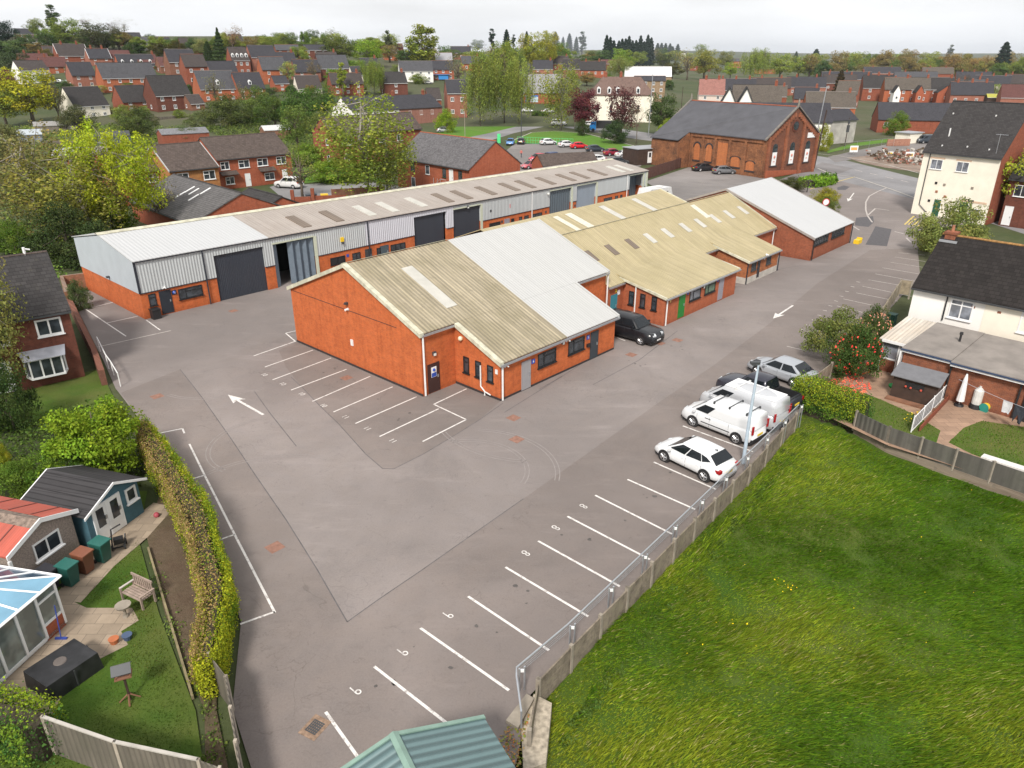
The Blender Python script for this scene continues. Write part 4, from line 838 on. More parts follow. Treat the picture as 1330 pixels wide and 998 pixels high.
# single storey flat roofed extension (front faces lower left)
fa = Vector(G(1172, 452, 2.65)); yw2 = R(-46.7)
t2 = thing('flat_roofed_extension', 'brown brick extension with a grey felt flat roof and white fascia, behind the semi pair', 'extension', (fa.x, fa.y, 0), yw2)
MB().box(.15, 14, .1, 6.0, -.1, 2.55).build('wall', BROWNB, t2)
m = MB(); m.ext([(0, -.1, 2.62), (3.0, -.1, 2.62), (3.0, 6.1, 2.85), (0, 6.1, 2.85)], (0, 0, .1)); m.ext([(3.02, -.25, 2.56), (14, -.25, 2.56), (14, 6.1, 2.82), (3.02, 6.1, 2.82)], (0, 0, .1))
ro = m.build('flat_roof', plain('grey_brown_roof_felt', (.22, .195, .175), .9, var=.2, sc=.8), t2)
MB().box(0, 3, -.14, -.1, 2.45, 2.66).box(3.02, 14, -.29, -.25, 2.38, 2.6).build('fascia', WHFR, t2); MB().box(0, 3, -.22, -.14, 2.58, 2.68).box(3.02, 14, -.37, -.29, 2.52, 2.62).build('gutter', plain('navy_gutter', (.03, .05, .10)), t2)
MB().box(-.05, .05, -.14, .3, 0, 2.6).build('corner_post', WHFR, t2)
for x in (8.2, 9.1): 
    o = MB().box(-.35, .35, -.35, .35, 0, .1).build('roof_dome', DKMET, ro, loc=(x+(.0), 3.2-(x-8.2)*1.2, 2.8)); MB().add([(-.32, -.32, .1), (.32, -.32, .1), (.32, .32, .1), (-.32, .32, .1), (-.2, -.2, .25), (.2, -.2, .25), (.2, .2, .25), (-.2, .2, .25)], [(4, 5, 6, 7), (0, 1, 5, 4), (1, 2, 6, 5), (2, 3, 7, 6), (3, 0, 4, 7)]).build('dome', plain('cloudy_dome', (.6, .6, .58), .2), o)
MB().cyl(0, 0, 0, .05, .2, .2).cyl(0, 0, .05, .6, .07, .07).cyl(0, 0, .6, .75, .12, .1).build('roof_vent', BLACK, ro, loc=(2.3, 3.4, 2.74))
for x in (3.05, 6.9): MB().tube([(x, -.02, 2.4), (x, -.02, .1)], .06, 6).build('downpipe', BLACK, t2)
o = MB().box(0, 1.0, -.0, .12, 0, 2.1).build('door', BLACK, t2, loc=(7.2, .0, 0))
for x in (4.4, 7.7): MB().box(x, x+.25, .05, .1, 2.1, 2.25).build('air_brick', DARKB, t2)
window(t2, 10.2, .08, 1.0, 1.5, 1.1, 0, (.5,), fr=.08)
# white lean-to porch
la = Vector(G(1148, 440, 2.3)); t3 = thing('lean_to_porch', 'white framed lean to porch with a streaky pale sheet roof beside the extension', 'porch', (la.x, la.y, 0), R(-46))
m = MB()
for x in (.05, 1.1, 2.2): m.box(x-.05, x+.05, 0, .1, 0, 2.25)
m.box(0, 2.25, 0, .1, 2.15, 2.3).box(0, 2.25, 0, .1, .9, 1.0)
for y in (0, 1.4, 2.8, 4.2): m.box(0, .1, y, y+.1, 0, 2.3)
m.box(0, .1, 0, 4.2, .9, 1.0).box(0, .1, 0, 4.2, 2.15, 2.3).build('frame', WHFR, t3)
MB().ext([(-.2, -.25, 2.3), (2.4, -.25, 2.3), (2.4, 4.6, 2.72), (-.2, 4.6, 2.72)], (0, 0, .06)).build('roof', corrug('streaky_pale_sheet', (.62, .57, .5), .25, .35, (.45, .33, .22), groove=.1), t3)
MB().box(0, 2.3, -.3, -.25, 2.18, 2.36).build('fascia', WHFR, t3); MB().box(.1, 2.2, .04, .06, 1, 2.15).box(.04, .06, .1, 4.2, 1, 2.15).build('pane', GLASSC, t3); MB().box(.1, 1.0, .02, .1, 0, .9).box(.02, .08, .1, 4.2, 0, .9).build('dwarf_wall', BROWNB, t3)
# right hand gardens
sheet('right_garden_paving', [(20.2, 44.8), (22.0, 47.0), (28.8, 55.0), (36, 48), (40, 36), (31, 28.5), (26.1, 31.6), (21.2, 36.2), (18.6, 41.0)], .005, PATIO2)
sheet('right_garden_lawn', [(19.6, 41.5), (20.6, 44.0), (22.2, 44.4), (23.6, 42.2), (24.6, 40.2), (25.1, 38.0), (24.0, 36.4), (23.0, 36.1)], .012, LAWN)
sheet('right_garden_bed', [(19.0, 41.2), (19.9, 43.8), (21.4, 45.6), (22.6, 45.6), (20.8, 43.6), (20.0, 41.6), (23.0, 36.3), (22.2, 35.8)], .018, SOIL)
lw = [G(p[0], p[1]) for p in ((1232, 575), (1252, 556), (1275, 547), (1330, 555), (1345, 620), (1262, 590))]
sheet('far_right_lawn', lw, .013, LAWN)
grass('right_lawn_grass', 'short garden grass beside the fallen petals', 12000, (19, 33), (28, 45), [(19.6, 41.5), (20.6, 44.0), (22.2, 44.4), (23.6, 42.2), (24.6, 40.2), (25.1, 38.0), (24.0, 36.4), (23.0, 36.1)], lambda x, y: 0*x+.01, .03, .09, .03, ((.03, .07, .008), (.05, .085, .012), (.08, .08, .02)), (0, .4), 61)
grass('far_right_grass', 'short bright grass beside the washing line', 9000, (24, 36), (28, 42), lw, lambda x, y: 0*x+.01, .03, .09, .03, ((.03, .075, .008), (.05, .09, .012), (.08, .08, .02)), (0, .4), 71)
# timber shed against the extension
sa = Vector((24.35, 42.75)); t = thing('garden_shed', 'low dark brown timber shed with a grey pent roof against the extension wall', 'shed', (sa.x, sa.y, 0), R(-44))
MB().ext([(0, 0, 0), (0, 0, 1.55), (0, 1.1, 1.95), (0, 1.1, 0)], (2.6, 0, 0)).build('wall', WOODD, t)
MB().ext([(-.15, -.25, 1.52), (2.75, -.25, 1.52), (2.75, 1.15, 2.0), (-.15, 1.15, 2.0)], (0, 0, .05)).build('roof', plain('grey_roof_felt', (.14, .14, .15), .8), t)
MB().box(.75, 1.85, -.03, 0, .95, 1.3).build('window', BLACK, t); MB().box(-.1, 2.8, -.6, -.1, 0, .12).build('step', WOODB, t)
MB().sph((0, 0, 0), .08, 6).sph((.3, 0, -.02), .08, 6).sph((.9, 0, -.01), .08, 6).build('flower_pot', plain('red_flower', (.5, .08, .05)), t, loc=(.8, -.06, .98))
# parasol, water butt, hose reel, washing line
px = lambda x, y, z=0: Vector(G(x, y, z)).to_3d()+Vector((0, 0, z))
t = thing('closed_parasol', 'closed white parasol tied upright against the brick wall', 'parasol', tuple(px(1245, 527)), 0)
MB().cyl(0, 0, 0, 2.2, .03, .02, 8).build('pole', STEEL, t); MB().tube([(0, 0, .35), (.0, 0, .9), (0, 0, 1.8), (0, 0, 2.15)], [.24, .2, .12, .05], 8).build('canopy', WHFR, t); MB().cyl(0, 0, 0, .12, .3, .25, 10).build('base', BLACK, t)
t = thing('gas_tank', 'upright white gas tank on a black stand against the brick wall', 'tank', tuple(px(1266, 530)), 0)
MB().cyl(0, 0, .3, 1.2, .27, .27, 14).cyl(0, 0, 1.2, 1.38, .27, .12, 14).cyl(0, 0, 1.38, 1.48, .07, .07, 8).build('tank', plain('white_tank', (.6, .6, .58), .5, var=.15), t); MB().cyl(0, 0, 0, .3, .36, .3, 14).build('stand', BLACK, t)
t = thing('hose_reel', 'yellow and green garden hose reel on the block paving', 'hose reel', tuple(px(1278, 534)), .6)
MB().tube([(-.14, 0, .28), (.14, 0, .28)], .24, 14).build('hose', YEL, t); MB().tube([(-.17, 0, .28), (-.15, 0, .28)], .27, 12).tube([(.15, 0, .28), (.17, 0, .28)], .27, 12).box(-.18, .18, -.2, .2, 0, .05).build('frame', plain('teal_plastic', (.02, .25, .2)), t)
l0, l1 = px(1236, 500)+Vector((0, 0, 1.7)), px(1345, 540)+Vector((0, 0, 1.9))
WLINE = (Vector((27.3, 40.9, 2.0)), Vector((31.5, 34.5, 1.75)))
m = MB(); m.tube([tuple(WLINE[0].lerp(WLINE[1], i/8)-Vector((0, 0, .25*math.sin(math.pi*i/8)))) for i in range(9)], .012, 4); tag(m.build('washing_line', STEEL), 'thin washing line slung from the brick wall across the paving', 'washing line')
for k, (u, wd, hh_, cc, lab) in enumerate(((.38, .5, .75, (.6, .6, .62), 'white shirt pegged first on the washing line'), (.47, .55, 1.1, (.03, .035, .045), 'dark trousers pegged on the line next to the white shirt'), (.58, .4, .9, (.05, .06, .09), 'dark spotted top pegged between trousers and pale clothes'), (.67, .5, .75, (.62, .6, .6), 'white top pegged on the line beside the pink one'), (.76, .5, .8, (.6, .48, .47), 'pale pink top pegged on the line'), (.86, .45, .8, (.62, .6, .58), 'off white cloth at the right end of the washing line'))):
    p = WLINE[0].lerp(WLINE[1], u)-Vector((0, 0, .25*math.sin(math.pi*u))); m = MB(); d = wd/2
    m.ext([(-d, 0, 0), (d, 0, 0), (d*1.05, .06, -hh_*.45), (d*.8, -.03, -hh_), (.05, .05, -hh_*.95), (-.02, .0, -hh_*(.5 if hh_ > .85 else .97)), (-d*.8, .03, -hh_), (-d*1.02, .05, -hh_*.45)], (0, .025, 0))
    tag(m.build('garment', plain('cloth_%d' % k, cc, .9, var=.15, sc=6), None, loc=tuple(p), rot=R(-57)), lab, 'clothing', 'washing on the line')
tag(MB().cyl(0, 0, 0, .12, .35, .4, 14).build('basin', plain('green_basin', (.02, .35, .08)), None, loc=tuple(px(1162, 503))), 'small green basin on the path beside the brown brick corner', 'basin')
tag(MB().box(-.3, .3, -.3, .3, 0, 1.0).box(-.33, .33, -.35, .33, 1.0, 1.08).build('wheelie_bin', plain('bin_green_dk', (.012, .06, .045)), None, loc=tuple(px(1156, 424)), rot=R(-46)), 'green wheelie bin tucked behind the lean to porch', 'bin')
# ================================================================ chapel-like hall with sooty brick
ca_ = Vector(G(898, 171, 6.7)); cb_ = Vector(G(996.4, 181, 6.7)); d_ = cb_-ca_; cy = math.atan2(d_.y, d_.x); cW = d_.length
t = thing('old_chapel_hall', 'old sooty orange brick hall, steep slate roof and blocked arched windows', 'hall', (ca_.x, ca_.y, 0), cy)
CD = 15.2; cr = 4.9
MB().ext([(0, 0, -.1), (0, CD, -.1), (0, CD, 6.7), (0, CD/2, 6.7+cr), (0, 0, 6.7)], (cW, 0, 0)).ext([(-7.5, -3.1, -.1), (-7.5, CD, -.1), (-7.5, CD, 6.7), (-7.5, CD/2, 6.7+cr), (-7.5, -3.1, 4.9)], (7.4, 0, 0)).build('wall', OLDB, t)
MB().ext([(cW, .3, 0), (cW, CD-.3, 0), (cW, CD-.3, 6.9), (cW, CD/2, 6.5+cr), (cW, .3, 6.9)], (.06, 0, 0)).build('gable_wall', CHURCHB, t)
k = cr/(CD/2); m = MB(); m.ext([(-7.7, CD/2, 6.75+cr), (cW-.1, CD/2, 6.75+cr), (cW-.1, -.4, 6.5), (-.1, -.4, 6.5), (-.1, -3.4, 6.5-3*k*.7), (-7.7, -3.4, 6.5-3*k*.7)], (0, 0, .16))
m.ext([(-7.7, CD/2, 6.75+cr), (cW-.1, CD/2, 6.75+cr), (cW-.1, CD+.4, 6.5), (-7.7, CD+.4, 6.5)], (0, 0, .16)); rf = m.build('roof', plain('church_slate', (.075, .075, .085), .75, var=.15, sc=.5), t)
MB().tube([(-7.7, CD/2, 6.95+cr), (cW, CD/2, 6.95+cr)], .12, 6).build('ridge_tiles', REDB2, rf)
m = MB()
for x in (-7.9, cW-.12):
    for y0 in (-.5, CD+.5): m.ext([(x, y0, 6.45), (x+.4, y0, 6.45), (x+.4, CD/2, 6.95+cr), (x, CD/2, 6.95+cr)], (0, 0, .25))
m.build('coping', plain('dark_stone_coping', (.16, .145, .13), .9, var=.3), t)
for x in (-7.7, cW+.05): MB().tube([(x, CD/2, 7+cr), (x, CD/2, 7.9+cr), (x, CD/2, 8.3+cr)], [.22, .16, .05], 6).build('finial', plain('stone', (.2, .18, .15)), t)
m = MB()
for x in (.1, 3.1, 6.1, 9.6, 13.2, cW-.5): m.box(x, x+.5, -.2, 0, -.1, 5.9)
m.box(.1, cW, -.2, 0, 5.9, 6.6).build('buttress', OLDB, t)
def arch(mb, x, z, w, h, y0, y1, m=0, n=8, round_=True):
    pts = [(x, y0, z), (x+w, y0, z), (x+w, y0, z+h)]+([(x+w/2+w/2*math.cos(math.pi*i/n), y0, z+h+w/2*(1 if round_ else .4)*math.sin(math.pi*i/n)) for i in range(1, n)] if True else [])+[(x, y0, z+h)]
    return mb.ext(pts, (0, y1-y0, 0), m)
BB = brick('clean_orange_infill_brick', (.50, .17, .06), (.42, .13, .05), (.4, .22, .12), .15)
for x, z, w, h, r in ((1.2, 1.6, 1.4, 2.4, 1), (4.2, 1.6, 1.4, 2.4, 1), (7.0, .6, 2.3, 4.7, 0), (10.4, 1.3, 2.0, 1.4, 2), (14.0, 1.0, 1.7, 1.3, 2)):
    o = MB(); o.box(x, x+w, -.06, -.0, z, z+h) if r == 0 else arch(o, x, z, w, h, -.06, 0, round_=r == 1); o.build('blocked_window', BB, t)
    m = MB(); m.box(x-.25, x+w+.25, -.09, -.0, z-.3, z-.02)
    if r:
        for i in range(10):
            a0, a1 = math.pi*i/10, math.pi*(i+1)/10; kk = 1 if r == 1 else .4; c = (x+w/2, z+h)
            m.ext([(c[0]+q*math.cos(a), -.1, c[1]+q*kk*math.sin(a)) for a, q in ((a0, w/2+.02), (a0, w/2+.3), (a1, w/2+.3), (a1, w/2+.02))], (0, .1, 0))
    m.build('window_surround', ENGB, t)
gp = cW+.06; m = MB()
for y in (.3, 5.0, 9.8, CD-.9): m.box(gp, gp+.28, y, y+.6, -.1, 7.0 if y in (.3, CD-.9) else 9.2)
for i in range(12):
    for sgn in (0, 1):
        y = .7+i*.55; y2 = y+.5; y_, y2_ = (y, y2) if not sgn else (CD-y2, CD-y); m.box(gp, gp+.2, y_, y2_, 6.15+i*.55*k, 6.85+i*.55*k)
m.build('brick_piers', brick('sooty_orange_pier_brick', (.36, .12, .06), (.26, .085, .045), (.28, .17, .1), .3, soot=.5), t)
lm = MB();
for y in (1.9, 6.9, 11.5):
    b = MB(); arch(b, 0, 0, 1.35, 3.1, -.04, .0); w_ = b.build('window', GLASS, t, loc=(gp, y, 2.0), rot=math.pi/2)
    MB().box(.05, 1.3, -.08, -.04, 0, 2.3).build('poster', WHFR, w_); MB().sph((.65, -.07, 1.5), .22, 8, 0, 1.3).box(.4, .9, -.09, -.08, .6, .75).build('poster_figure', plain('poster_red_figure', (.55, .22, .18)), w_)
    MB().box(-.3, 1.65, -.12, 0, -.25, 0).build('sill', ENGB, w_)
MB().cyl(0, 0, 0, .1, 1.05, 1.05, 18).build('oculus', DARKB, t, loc=(gp, CD/2, 8.6), rot=(0, math.pi/2, 0)); MB().cyl(0, 0, .1, .14, .75, .75, 18).build('oculus_glass', GLASS, t, loc=(gp, CD/2, 8.6), rot=(0, math.pi/2, 0))
MB().box(0, 2.2, -.12, 0, 0, .9).build('sign_board', WHFR, t, loc=(gp, 11.6, 7.1-.8), rot=math.pi/2)
tag(MB().ext([(0, 0, 0), (12, 0, 0), (12, 0, .5), (0, 0, 1.3)], (0, .3, 0)).build('boundary_wall', REDB2, None, loc=G(995, 232)+(0,), rot=R(38)), 'low stepped orange brick wall along the foot of the hall gable', 'wall')
sheet('hall_yard', [G(838, 236), G(905, 214), G(960, 222), G(1000, 233), G(1006, 248), W(66, 4), G(880, 262)], .006, CHYARD)
# brown clad outbuilding and brown fence by the hall yard
ob = Vector(G(858, 218, 0)); t = thing('clad_outbuilding', 'long dark brown clad outbuilding with a grey flat roof and white door', 'outbuilding', G(827, 215)+(0,), R(28))
MB().box(0, 11.5, 0, 5, -.1, 3.0).build('wall', WOODD, t); MB().box(-.15, 11.65, -.15, 5.15, 3.02, 3.15).build('roof', plain('grey_flat_roof', (.30, .31, .33), .7), t)
door(t, 2.6, 0, .3, 1.1, 2.2, 0, WHFR, glass=.5)
def panel_fence(name, label, pts, h, mat, posts=2.4, pm=None, th=.05, base=0, boards=None, pw=.1, over=.08, z0=0, grp=None, cat='fence'):
    p0 = Vector(pts[0]).to_2d(); t = thing(name, label, cat, (p0.x, p0.y, z0), 0, grp); pan = MB(); psts = []
    for a, b in zip(pts, pts[1:]):
        a = Vector(a).to_2d(); b = Vector(b).to_2d(); d = b-a; L = d.length; n = max(1, round(L/posts)); u = d/L; nn = Vector((-u.y, u.x))*th/2
        for i in range(n):
            q0 = a+u*(L*i/n+.04)-p0; q1 = a+u*(L*(i+1)/n-.04)-p0; s = random.uniform(-.03, .03)
            pan.ext([(q0.x-nn.x, q0.y-nn.y, base), (q1.x-nn.x, q1.y-nn.y, base), (q1.x+nn.x, q1.y+nn.y, base), (q0.x+nn.x, q0.y+nn.y, base)], (0, 0, h-base+s))
            psts.append(a+u*(L*i/n)-p0)
        psts.append(b-p0)
    pan.build('panel', mat, t); pmesh = MB().box(-pw/2, pw/2, -pw/2, pw/2, -.3, h+over).mesh('post', pm or mat)
    for q in psts: link('post', pmesh, t, (q.x, q.y, 0))
    return t
random.seed(3)
panel_fence('yard_fence', 'close boarded reddish brown fence along the hall yard', [G(830, 236), G(908, 210)], 1.9, plain('red_brown_boards', (.10, .045, .035), .85, var=.25, sc=5))
tag(MB().box(0, 7.5, 0, .3, -.1, 1.6).build('boundary_wall', REDB2, None, loc=W(63.2, -5.5)+(0,), rot=R(-12)), 'short red brick wall at the end of the warehouse row yard', 'wall')
# ================================================================ mid distance houses
SL = dict(rows=((.6,), ()), fr=.09)
h2 = house('brick_terrace', 'long brick terrace with a brown tiled roof and white windows, behind the warehouse row', 'house', (-47.9, 123.0), R(44.3), 13.2, 10, 4.8, 2.9, BTILE, REDB2, ridge=BTILE,
      wins=((.5, 3.1, 1.5, 1.25, SL), (3.6, 3.1, 1.9, 1.25, SL), (6.9, 3.1, 1.9, 1.25, SL), (10.4, 3.1, 1.8, 1.25, SL), (1.0, .7, 1.5, 1.2, SL), (7.9, .7, 1.8, 1.2, SL)),
      doors=((4.4, .05, .95, 2.1, WHFR), (11.2, .05, .95, 2.1, WHFR)))
for x in (.2, 6.9): MB().ext([(x, -.9, 2.25), (x+2.9, -.9, 2.25), (x+2.9, 0, 2.75), (x, 0, 2.75)], (0, 0, .1)).build('porch_roof', BTILE, h2)
house('brick_terrace', 'brick terrace house with gold speckled front between the rooflit hall and the long terrace', 'house', (-44.8-7.3*math.cos(R(44)), 115.2-7.3*math.sin(R(44))), R(44), 7.3, 11, 4.8, 3.0, BTILE, brick('yellowed_brick', (.42, .2, .07), (.36, .13, .05), (.36, .2, .1), .3), ridge=BTILE, trim=plain('grey_verge', (.4, .4, .4)),
      wins=((.9, 3.0, 1.8, 1.3, SL), (4.9, 3.0, 1.8, 1.3, SL), (5.0, .6, 1.6, 1.2, SL)))
house('brick_terrace', 'brick end house with dark lower roof, half hidden by the tall lime green tree', 'house', (-57.6, 108.2), R(44), 7.0, 9, 4.6, 2.6, BTILE, REDB2, wins=((5.0, 2.9, 1.4, 1.2, SL),))
a3 = Vector((-32.1, 88.4)); y3 = R(-46.5); o3 = a3-Vector((math.cos(y3), math.sin(y3)))*21-Vector((-math.sin(y3), math.cos(y3)))*6.2
t = house('rooflit_hall', 'low hall with a broad grey tiled roof pierced by five narrow rooflights', 'hall', o3, y3, 21, 12.4, 2.5, 2.65, plain('x', (.1, .1, .1)) if False else tiles('grey_concrete_tile', (.105, .10, .10), .13, .33, .25), REDB2, ridge=DTILE)
for u, v in ((9.5, 2.5), (11.2, 3.6), (9.6, 3.7), (13.2, 2.7), (13.4, 4.2)):
    z = 2.5+v*2.65/6.2+.12; MB().ext([(u, v, z), (u+.3, v, z), (u+.3, v+1.4, z+.6), (u, v+1.4, z+.6)], (0, 0, .08)).build('roof_light', WHFR, t)
b3 = Vector((-28.7, 92.7)); o4 = b3-Vector((math.cos(y3), math.sin(y3)))*9-Vector((-math.sin(y3), math.cos(y3)))*3.5
house('hall_annexe', 'small brick gabled annexe right of the rooflit hall', 'annexe', o4, y3, 9, 7, 2.4, 1.6, _mc.get('grey_concrete_tile') or DTILE, REDB2, ridge=DTILE)
h4 = house('flat_block', 'two storey brown brick block behind the tall birch, gable facing left', 'house', (-35.4, 151.2), R(44), 22, 7.4, 6.0, 2.9, BTILE, REDB, ridge=BTILE,
      wins=((2.2, 3.8, 2.2, 1.3, dict(cols=(.33, .66))), (2.4, 1.0, 1.6, 1.2, {}), (7.5, 3.8, 1.5, 1.3, {}), (11, 3.8, 1.5, 1.3, {}), (15.5, 3.8, 1.5, 1.3, {})),
      sidewins=((-1, 1.6, 3.9, .9, 1.2, dict(cols=())), (-1, 1.6, .8, .9, 1.2, dict(cols=()))))
GF = plain('dark_green_frame', (.02, .05, .03), .5)
h5 = house('care_block', 'brick block with a grey slate like roof, white side door with steps', 'house', (-19.2, 126.5), R(-48.1), 19.3, 10.2, 4.8, 3.5, tiles('grey_slate_tile', (.115, .11, .115), .15, .33, .3), REDB2, ridge=REDB2, base=1,
      wins=((4.0, .5, 1.1, 1.5, dict(cols=())), (4.0, 3.0, 1.1, 1.4, dict(cols=(), fm=GF)), (8.1, 2.9, 1.1, 1.4, dict(cols=())), (12.6, 2.9, .9, 1.4, dict(cols=(), fm=GF)), (16.6, 2.9, .9, 1.4, dict(cols=(), fm=GF))), doors=((14.3, 2.0, 1.0, 2.3, WHFR),))
MB().box(-.4, 1.2, -1.6, 0, -1, 1.95).build('steps', CONC, h5, loc=(14.3, 0, 0)); m = MB()
for x in (12.2, 13.2, 14.0): m.tube([(x, -1.5, 0), (x, -1.5, 2.9)], .04, 4)
m.tube([(12.0, -1.5, 1.6), (14.0, -1.5, 2.9), (15.4, -1.5, 2.9)], .04, 4).build('handrail', STEEL, h5)
house('brick_outhouse', 'small brick building with brown roof peeping over the warehouse row, by the car park', 'outbuilding', G(705, 232, 0), R(20), 11, 5.5, 2.2, 1.6, BTILE, REDB2)
# big white gabled end terrace
t = house('tall_rendered_house', 'tall cream rendered three storey house, dark roof, green doors, beside the junction', 'house', (55.8, 103.2), R(-52.4), 9.6, 10.8, 8.5, 5.9, DTILE, CREAM, ridge=DTILE, chims=(), base=.1,
      wins=((1.2, 6.2, 1.5, 1.25, dict(gm=GLASSC)), (4.5, 6.2, 1.5, 1.25, dict(gm=GLASSC)), (7.3, .9, 1.4, .9, dict(cols=(), rows=(.6,)))))
MB().box(9.6, 9.68, -.05, 10.9, -.1, 8.3).ext([(9.6, 0, 8.3), (9.6, 10.8, 8.3), (9.6, 5.4, 14.35)], (.08, 0, 0)).build('brick_end_wall', REDB, t)
DGR = plain('dark_green_door', (.02, .09, .05), .5)
door(t, 2.7, 0, .1, 1.0, 2.3, 0, DGR, WHFR); door(t, 6.1, 0, .1, 1.0, 2.4, 0, DGR, WHFR)
MB().tube([(.9, -.08, 8.2), (.9, -.08, 1.4), (2.0, -.08, .5)], .06, 6).build('downpipe', DKMET, t); MB().box(6.0, 9.2, -.04, 0, 2.5, 2.75).box(1.0, 2.9, -.04, 0, 7.55, 7.75).box(4.3, 6.2, -.04, 0, 7.55, 7.75).build('lintel', plain('peach_lintel', (.6, .42, .3), .8), t)
for x, z, c in ((2.3, 4.3, BLACK), (2.6, 3.2, CHIM), (3.8, 2.7, CHIM), (1.9, 1.9, BLACK), (3.4, 4.2, CONC), (6.9, 4.2, CONC)): MB().box(x, x+.3, -.06, 0, z, z+.3).build('vent', c, t)
for x, y, c in ((2.0, 1.6, 1.1), (.9, 4.0, .25), (6.2, 4.0, .25), (1.9, .5, .25), (5.0, .6, .25), (7.7, .5, .25)):
    z = 8.5+y*5.9/5.4; MB().cyl(0, 0, 0, c, .09, .09, 6).build('vent_pipe', GUTW, t, loc=(x, y, z))
m = MB().tube([(8.7, .3, 6), (8.7, .1, 11.2)], .03, 5).tube([(8.2, .1, 11.1), (9.6, .1, 11.1)], .02, 4); 
for i in range(5): m.tube([(8.3+i*.3, -.2, 11.1), (8.3+i*.3, .4, 11.1)], .015, 4)
m.build('aerial', STEEL, t); MB().box(-.25, .05, -.1, 10.9, 8.2, 8.6).build('verge_trim', TRIM, t) if False else None
house('brick_wing', 'lower dark brick wing attached right of the tall rendered house', 'house', (63.4, 95.6), R(-52.4), 12, 8, 6.0, 3.6, DTILE, DARKB, wins=((.8, 3.8, 1.6, 1.4, {}),), base=.1, doors=((.3, .1, 1.0, 2.4, WHFR),))
# grey cemented gable building and its neighbours by the road
A6 = Vector(G(1075, 192)); zt_ = 20
house('grey_gable_house', 'building with a stained cement gable and white front beside the poles', 'house', (A6.x-26*math.cos(R(-8)), A6.y-26*math.sin(R(-8))), R(-8), 26, 9.5, 5.8, 3.9, SLATE, GREYREN, base=.2, sidewins=((1, 4.4, 3.4, .8, 1.0, dict(cols=())),), wins=((23, 3.0, 1.2, 1.8, {}),))
MB().box(0, 25.9, -.06, -.003, 0, 5.6).build('white_front', WHREN, C.objects[-1].parent) if False else None
a7 = A6+Vector((0, 9.0)); house('cement_extension', 'lower cement rendered block with slate roof behind the stained gable', 'house', (A6.x+.2, A6.y+6), R(30), 13, 6, 5.6, 2.2, SLATE, GREYREN, base=.2)
tag(MB().box(0, 25.8, -.05, 0, .2, 5.5).build('rendered_front', WHREN, None, loc=(A6.x-26*math.cos(R(-8)), A6.y-26*math.sin(R(-8)), 0), rot=R(-8)), 'cream rendered front wall of the building with the stained cement gable', 'wall')
# ================================================================ village houses placed along their photographed foot lines
def ppm(p): return 950/(p.y*cp_-(p.z-20)*sp_)
_vn = 0
RG_ = (plain('orange_ridge_tile', (.22, .09, .05)), DTILE, plain('pale_ridge_tile', (.20, .17, .15)))
WV_ = {'bright_red_brick': [REDB2, brick('orange_village_brick', (.44, .13, .055), (.35, .09, .04), (.3, .17, .12), .2), brick('dusky_pink_brick', (.36, .14, .09), (.28, .10, .07), (.33, .22, .18), .2), REDB], 'red_brick': [REDB, DARKB, brick('brown_village_brick', (.26, .11, .065), (.18, .075, .05), (.26, .19, .15), .25)], 'blue_grey_slate': [SLATE, tiles('brownish_slate', (.062, .052, .05), .15, .28, .25, moss=.3), SLATE, tiles('lighter_grey_slate', (.075, .075, .082), .15, .28, .25)]}
def vh(xl, yb, wpx, hpx, yaw, D, rpx, roofm, wallm, label, cols=3, fl=2, ch=1, gw=0, hip=0, name='brick_house', cat='house', group=None, near=None, ww=1.15, fm=None, trim=None, dorm=0):
    global _vn; _vn += 1; wallm = WV_.get(wallm.name, [wallm])[(_vn*7) % len(WV_.get(wallm.name, [1]))]; roofm = WV_.get(roofm.name, [roofm])[(_vn*5) % len(WV_.get(roofm.name, [1]))]
    p = GT(xl, yb) if near is None else Vector(G(xl, yb)).to_3d()
    k = ppm(p); y = R(yaw); W0 = wpx/k/max(.35, math.cos(y-math.atan2(-p.x, p.y))); h = hpx/k*1.06; rise = rpx/k*1.25 if rpx else 2
    rise = min(rise, D*.62); wins = []
    fh = h/fl
    for f in range(fl):
        for c in range(cols):
            x = W0*(c+.5)/cols-ww/2; wins.append((x, f*fh+fh*.32, ww, min(1.35, fh*.5), dict(fr=.13, fm=fm)))
    sw = [(-1 if y > math.atan2(-p.x, p.y) else 1, D*.45, fh*.35, .9, min(1.3, fh*.5), dict(fr=.13, cols=()))] if gw else []
    chs = [((W0*(i+.5)/ch if ch > 1 else W0*.88),) for i in range(ch)]
    t = house(name, label, cat, (p.x, p.y), y, W0, D, h, rise, roofm, wallm, group, .3, p.z, chs, wins, base=3, hip=hip, sidewins=sw, gut=WHFR if _vn % 3 else DKMET, trim=trim, ridge=RG_[_vn % 3])
    for i in range(dorm):
        x = W0*(i+.5)/dorm; z = h+rise*.25; o = MB().ext([(x-.6, .9, z-.3), (x+.6, .9, z-.3), (x+.6, .9, z+1.0), (x, .9, z+1.6), (x-.6, .9, z+1.0)], (0, 2.4, 0)).build('dormer', WHFR, t); MB().box(x-.35, x+.35, .84, .9, z, z+.95).build('pane', GLASS, o)
    return t
S, B_, Wr, Cr = SLATE, REDB2, WHREN, CREAM
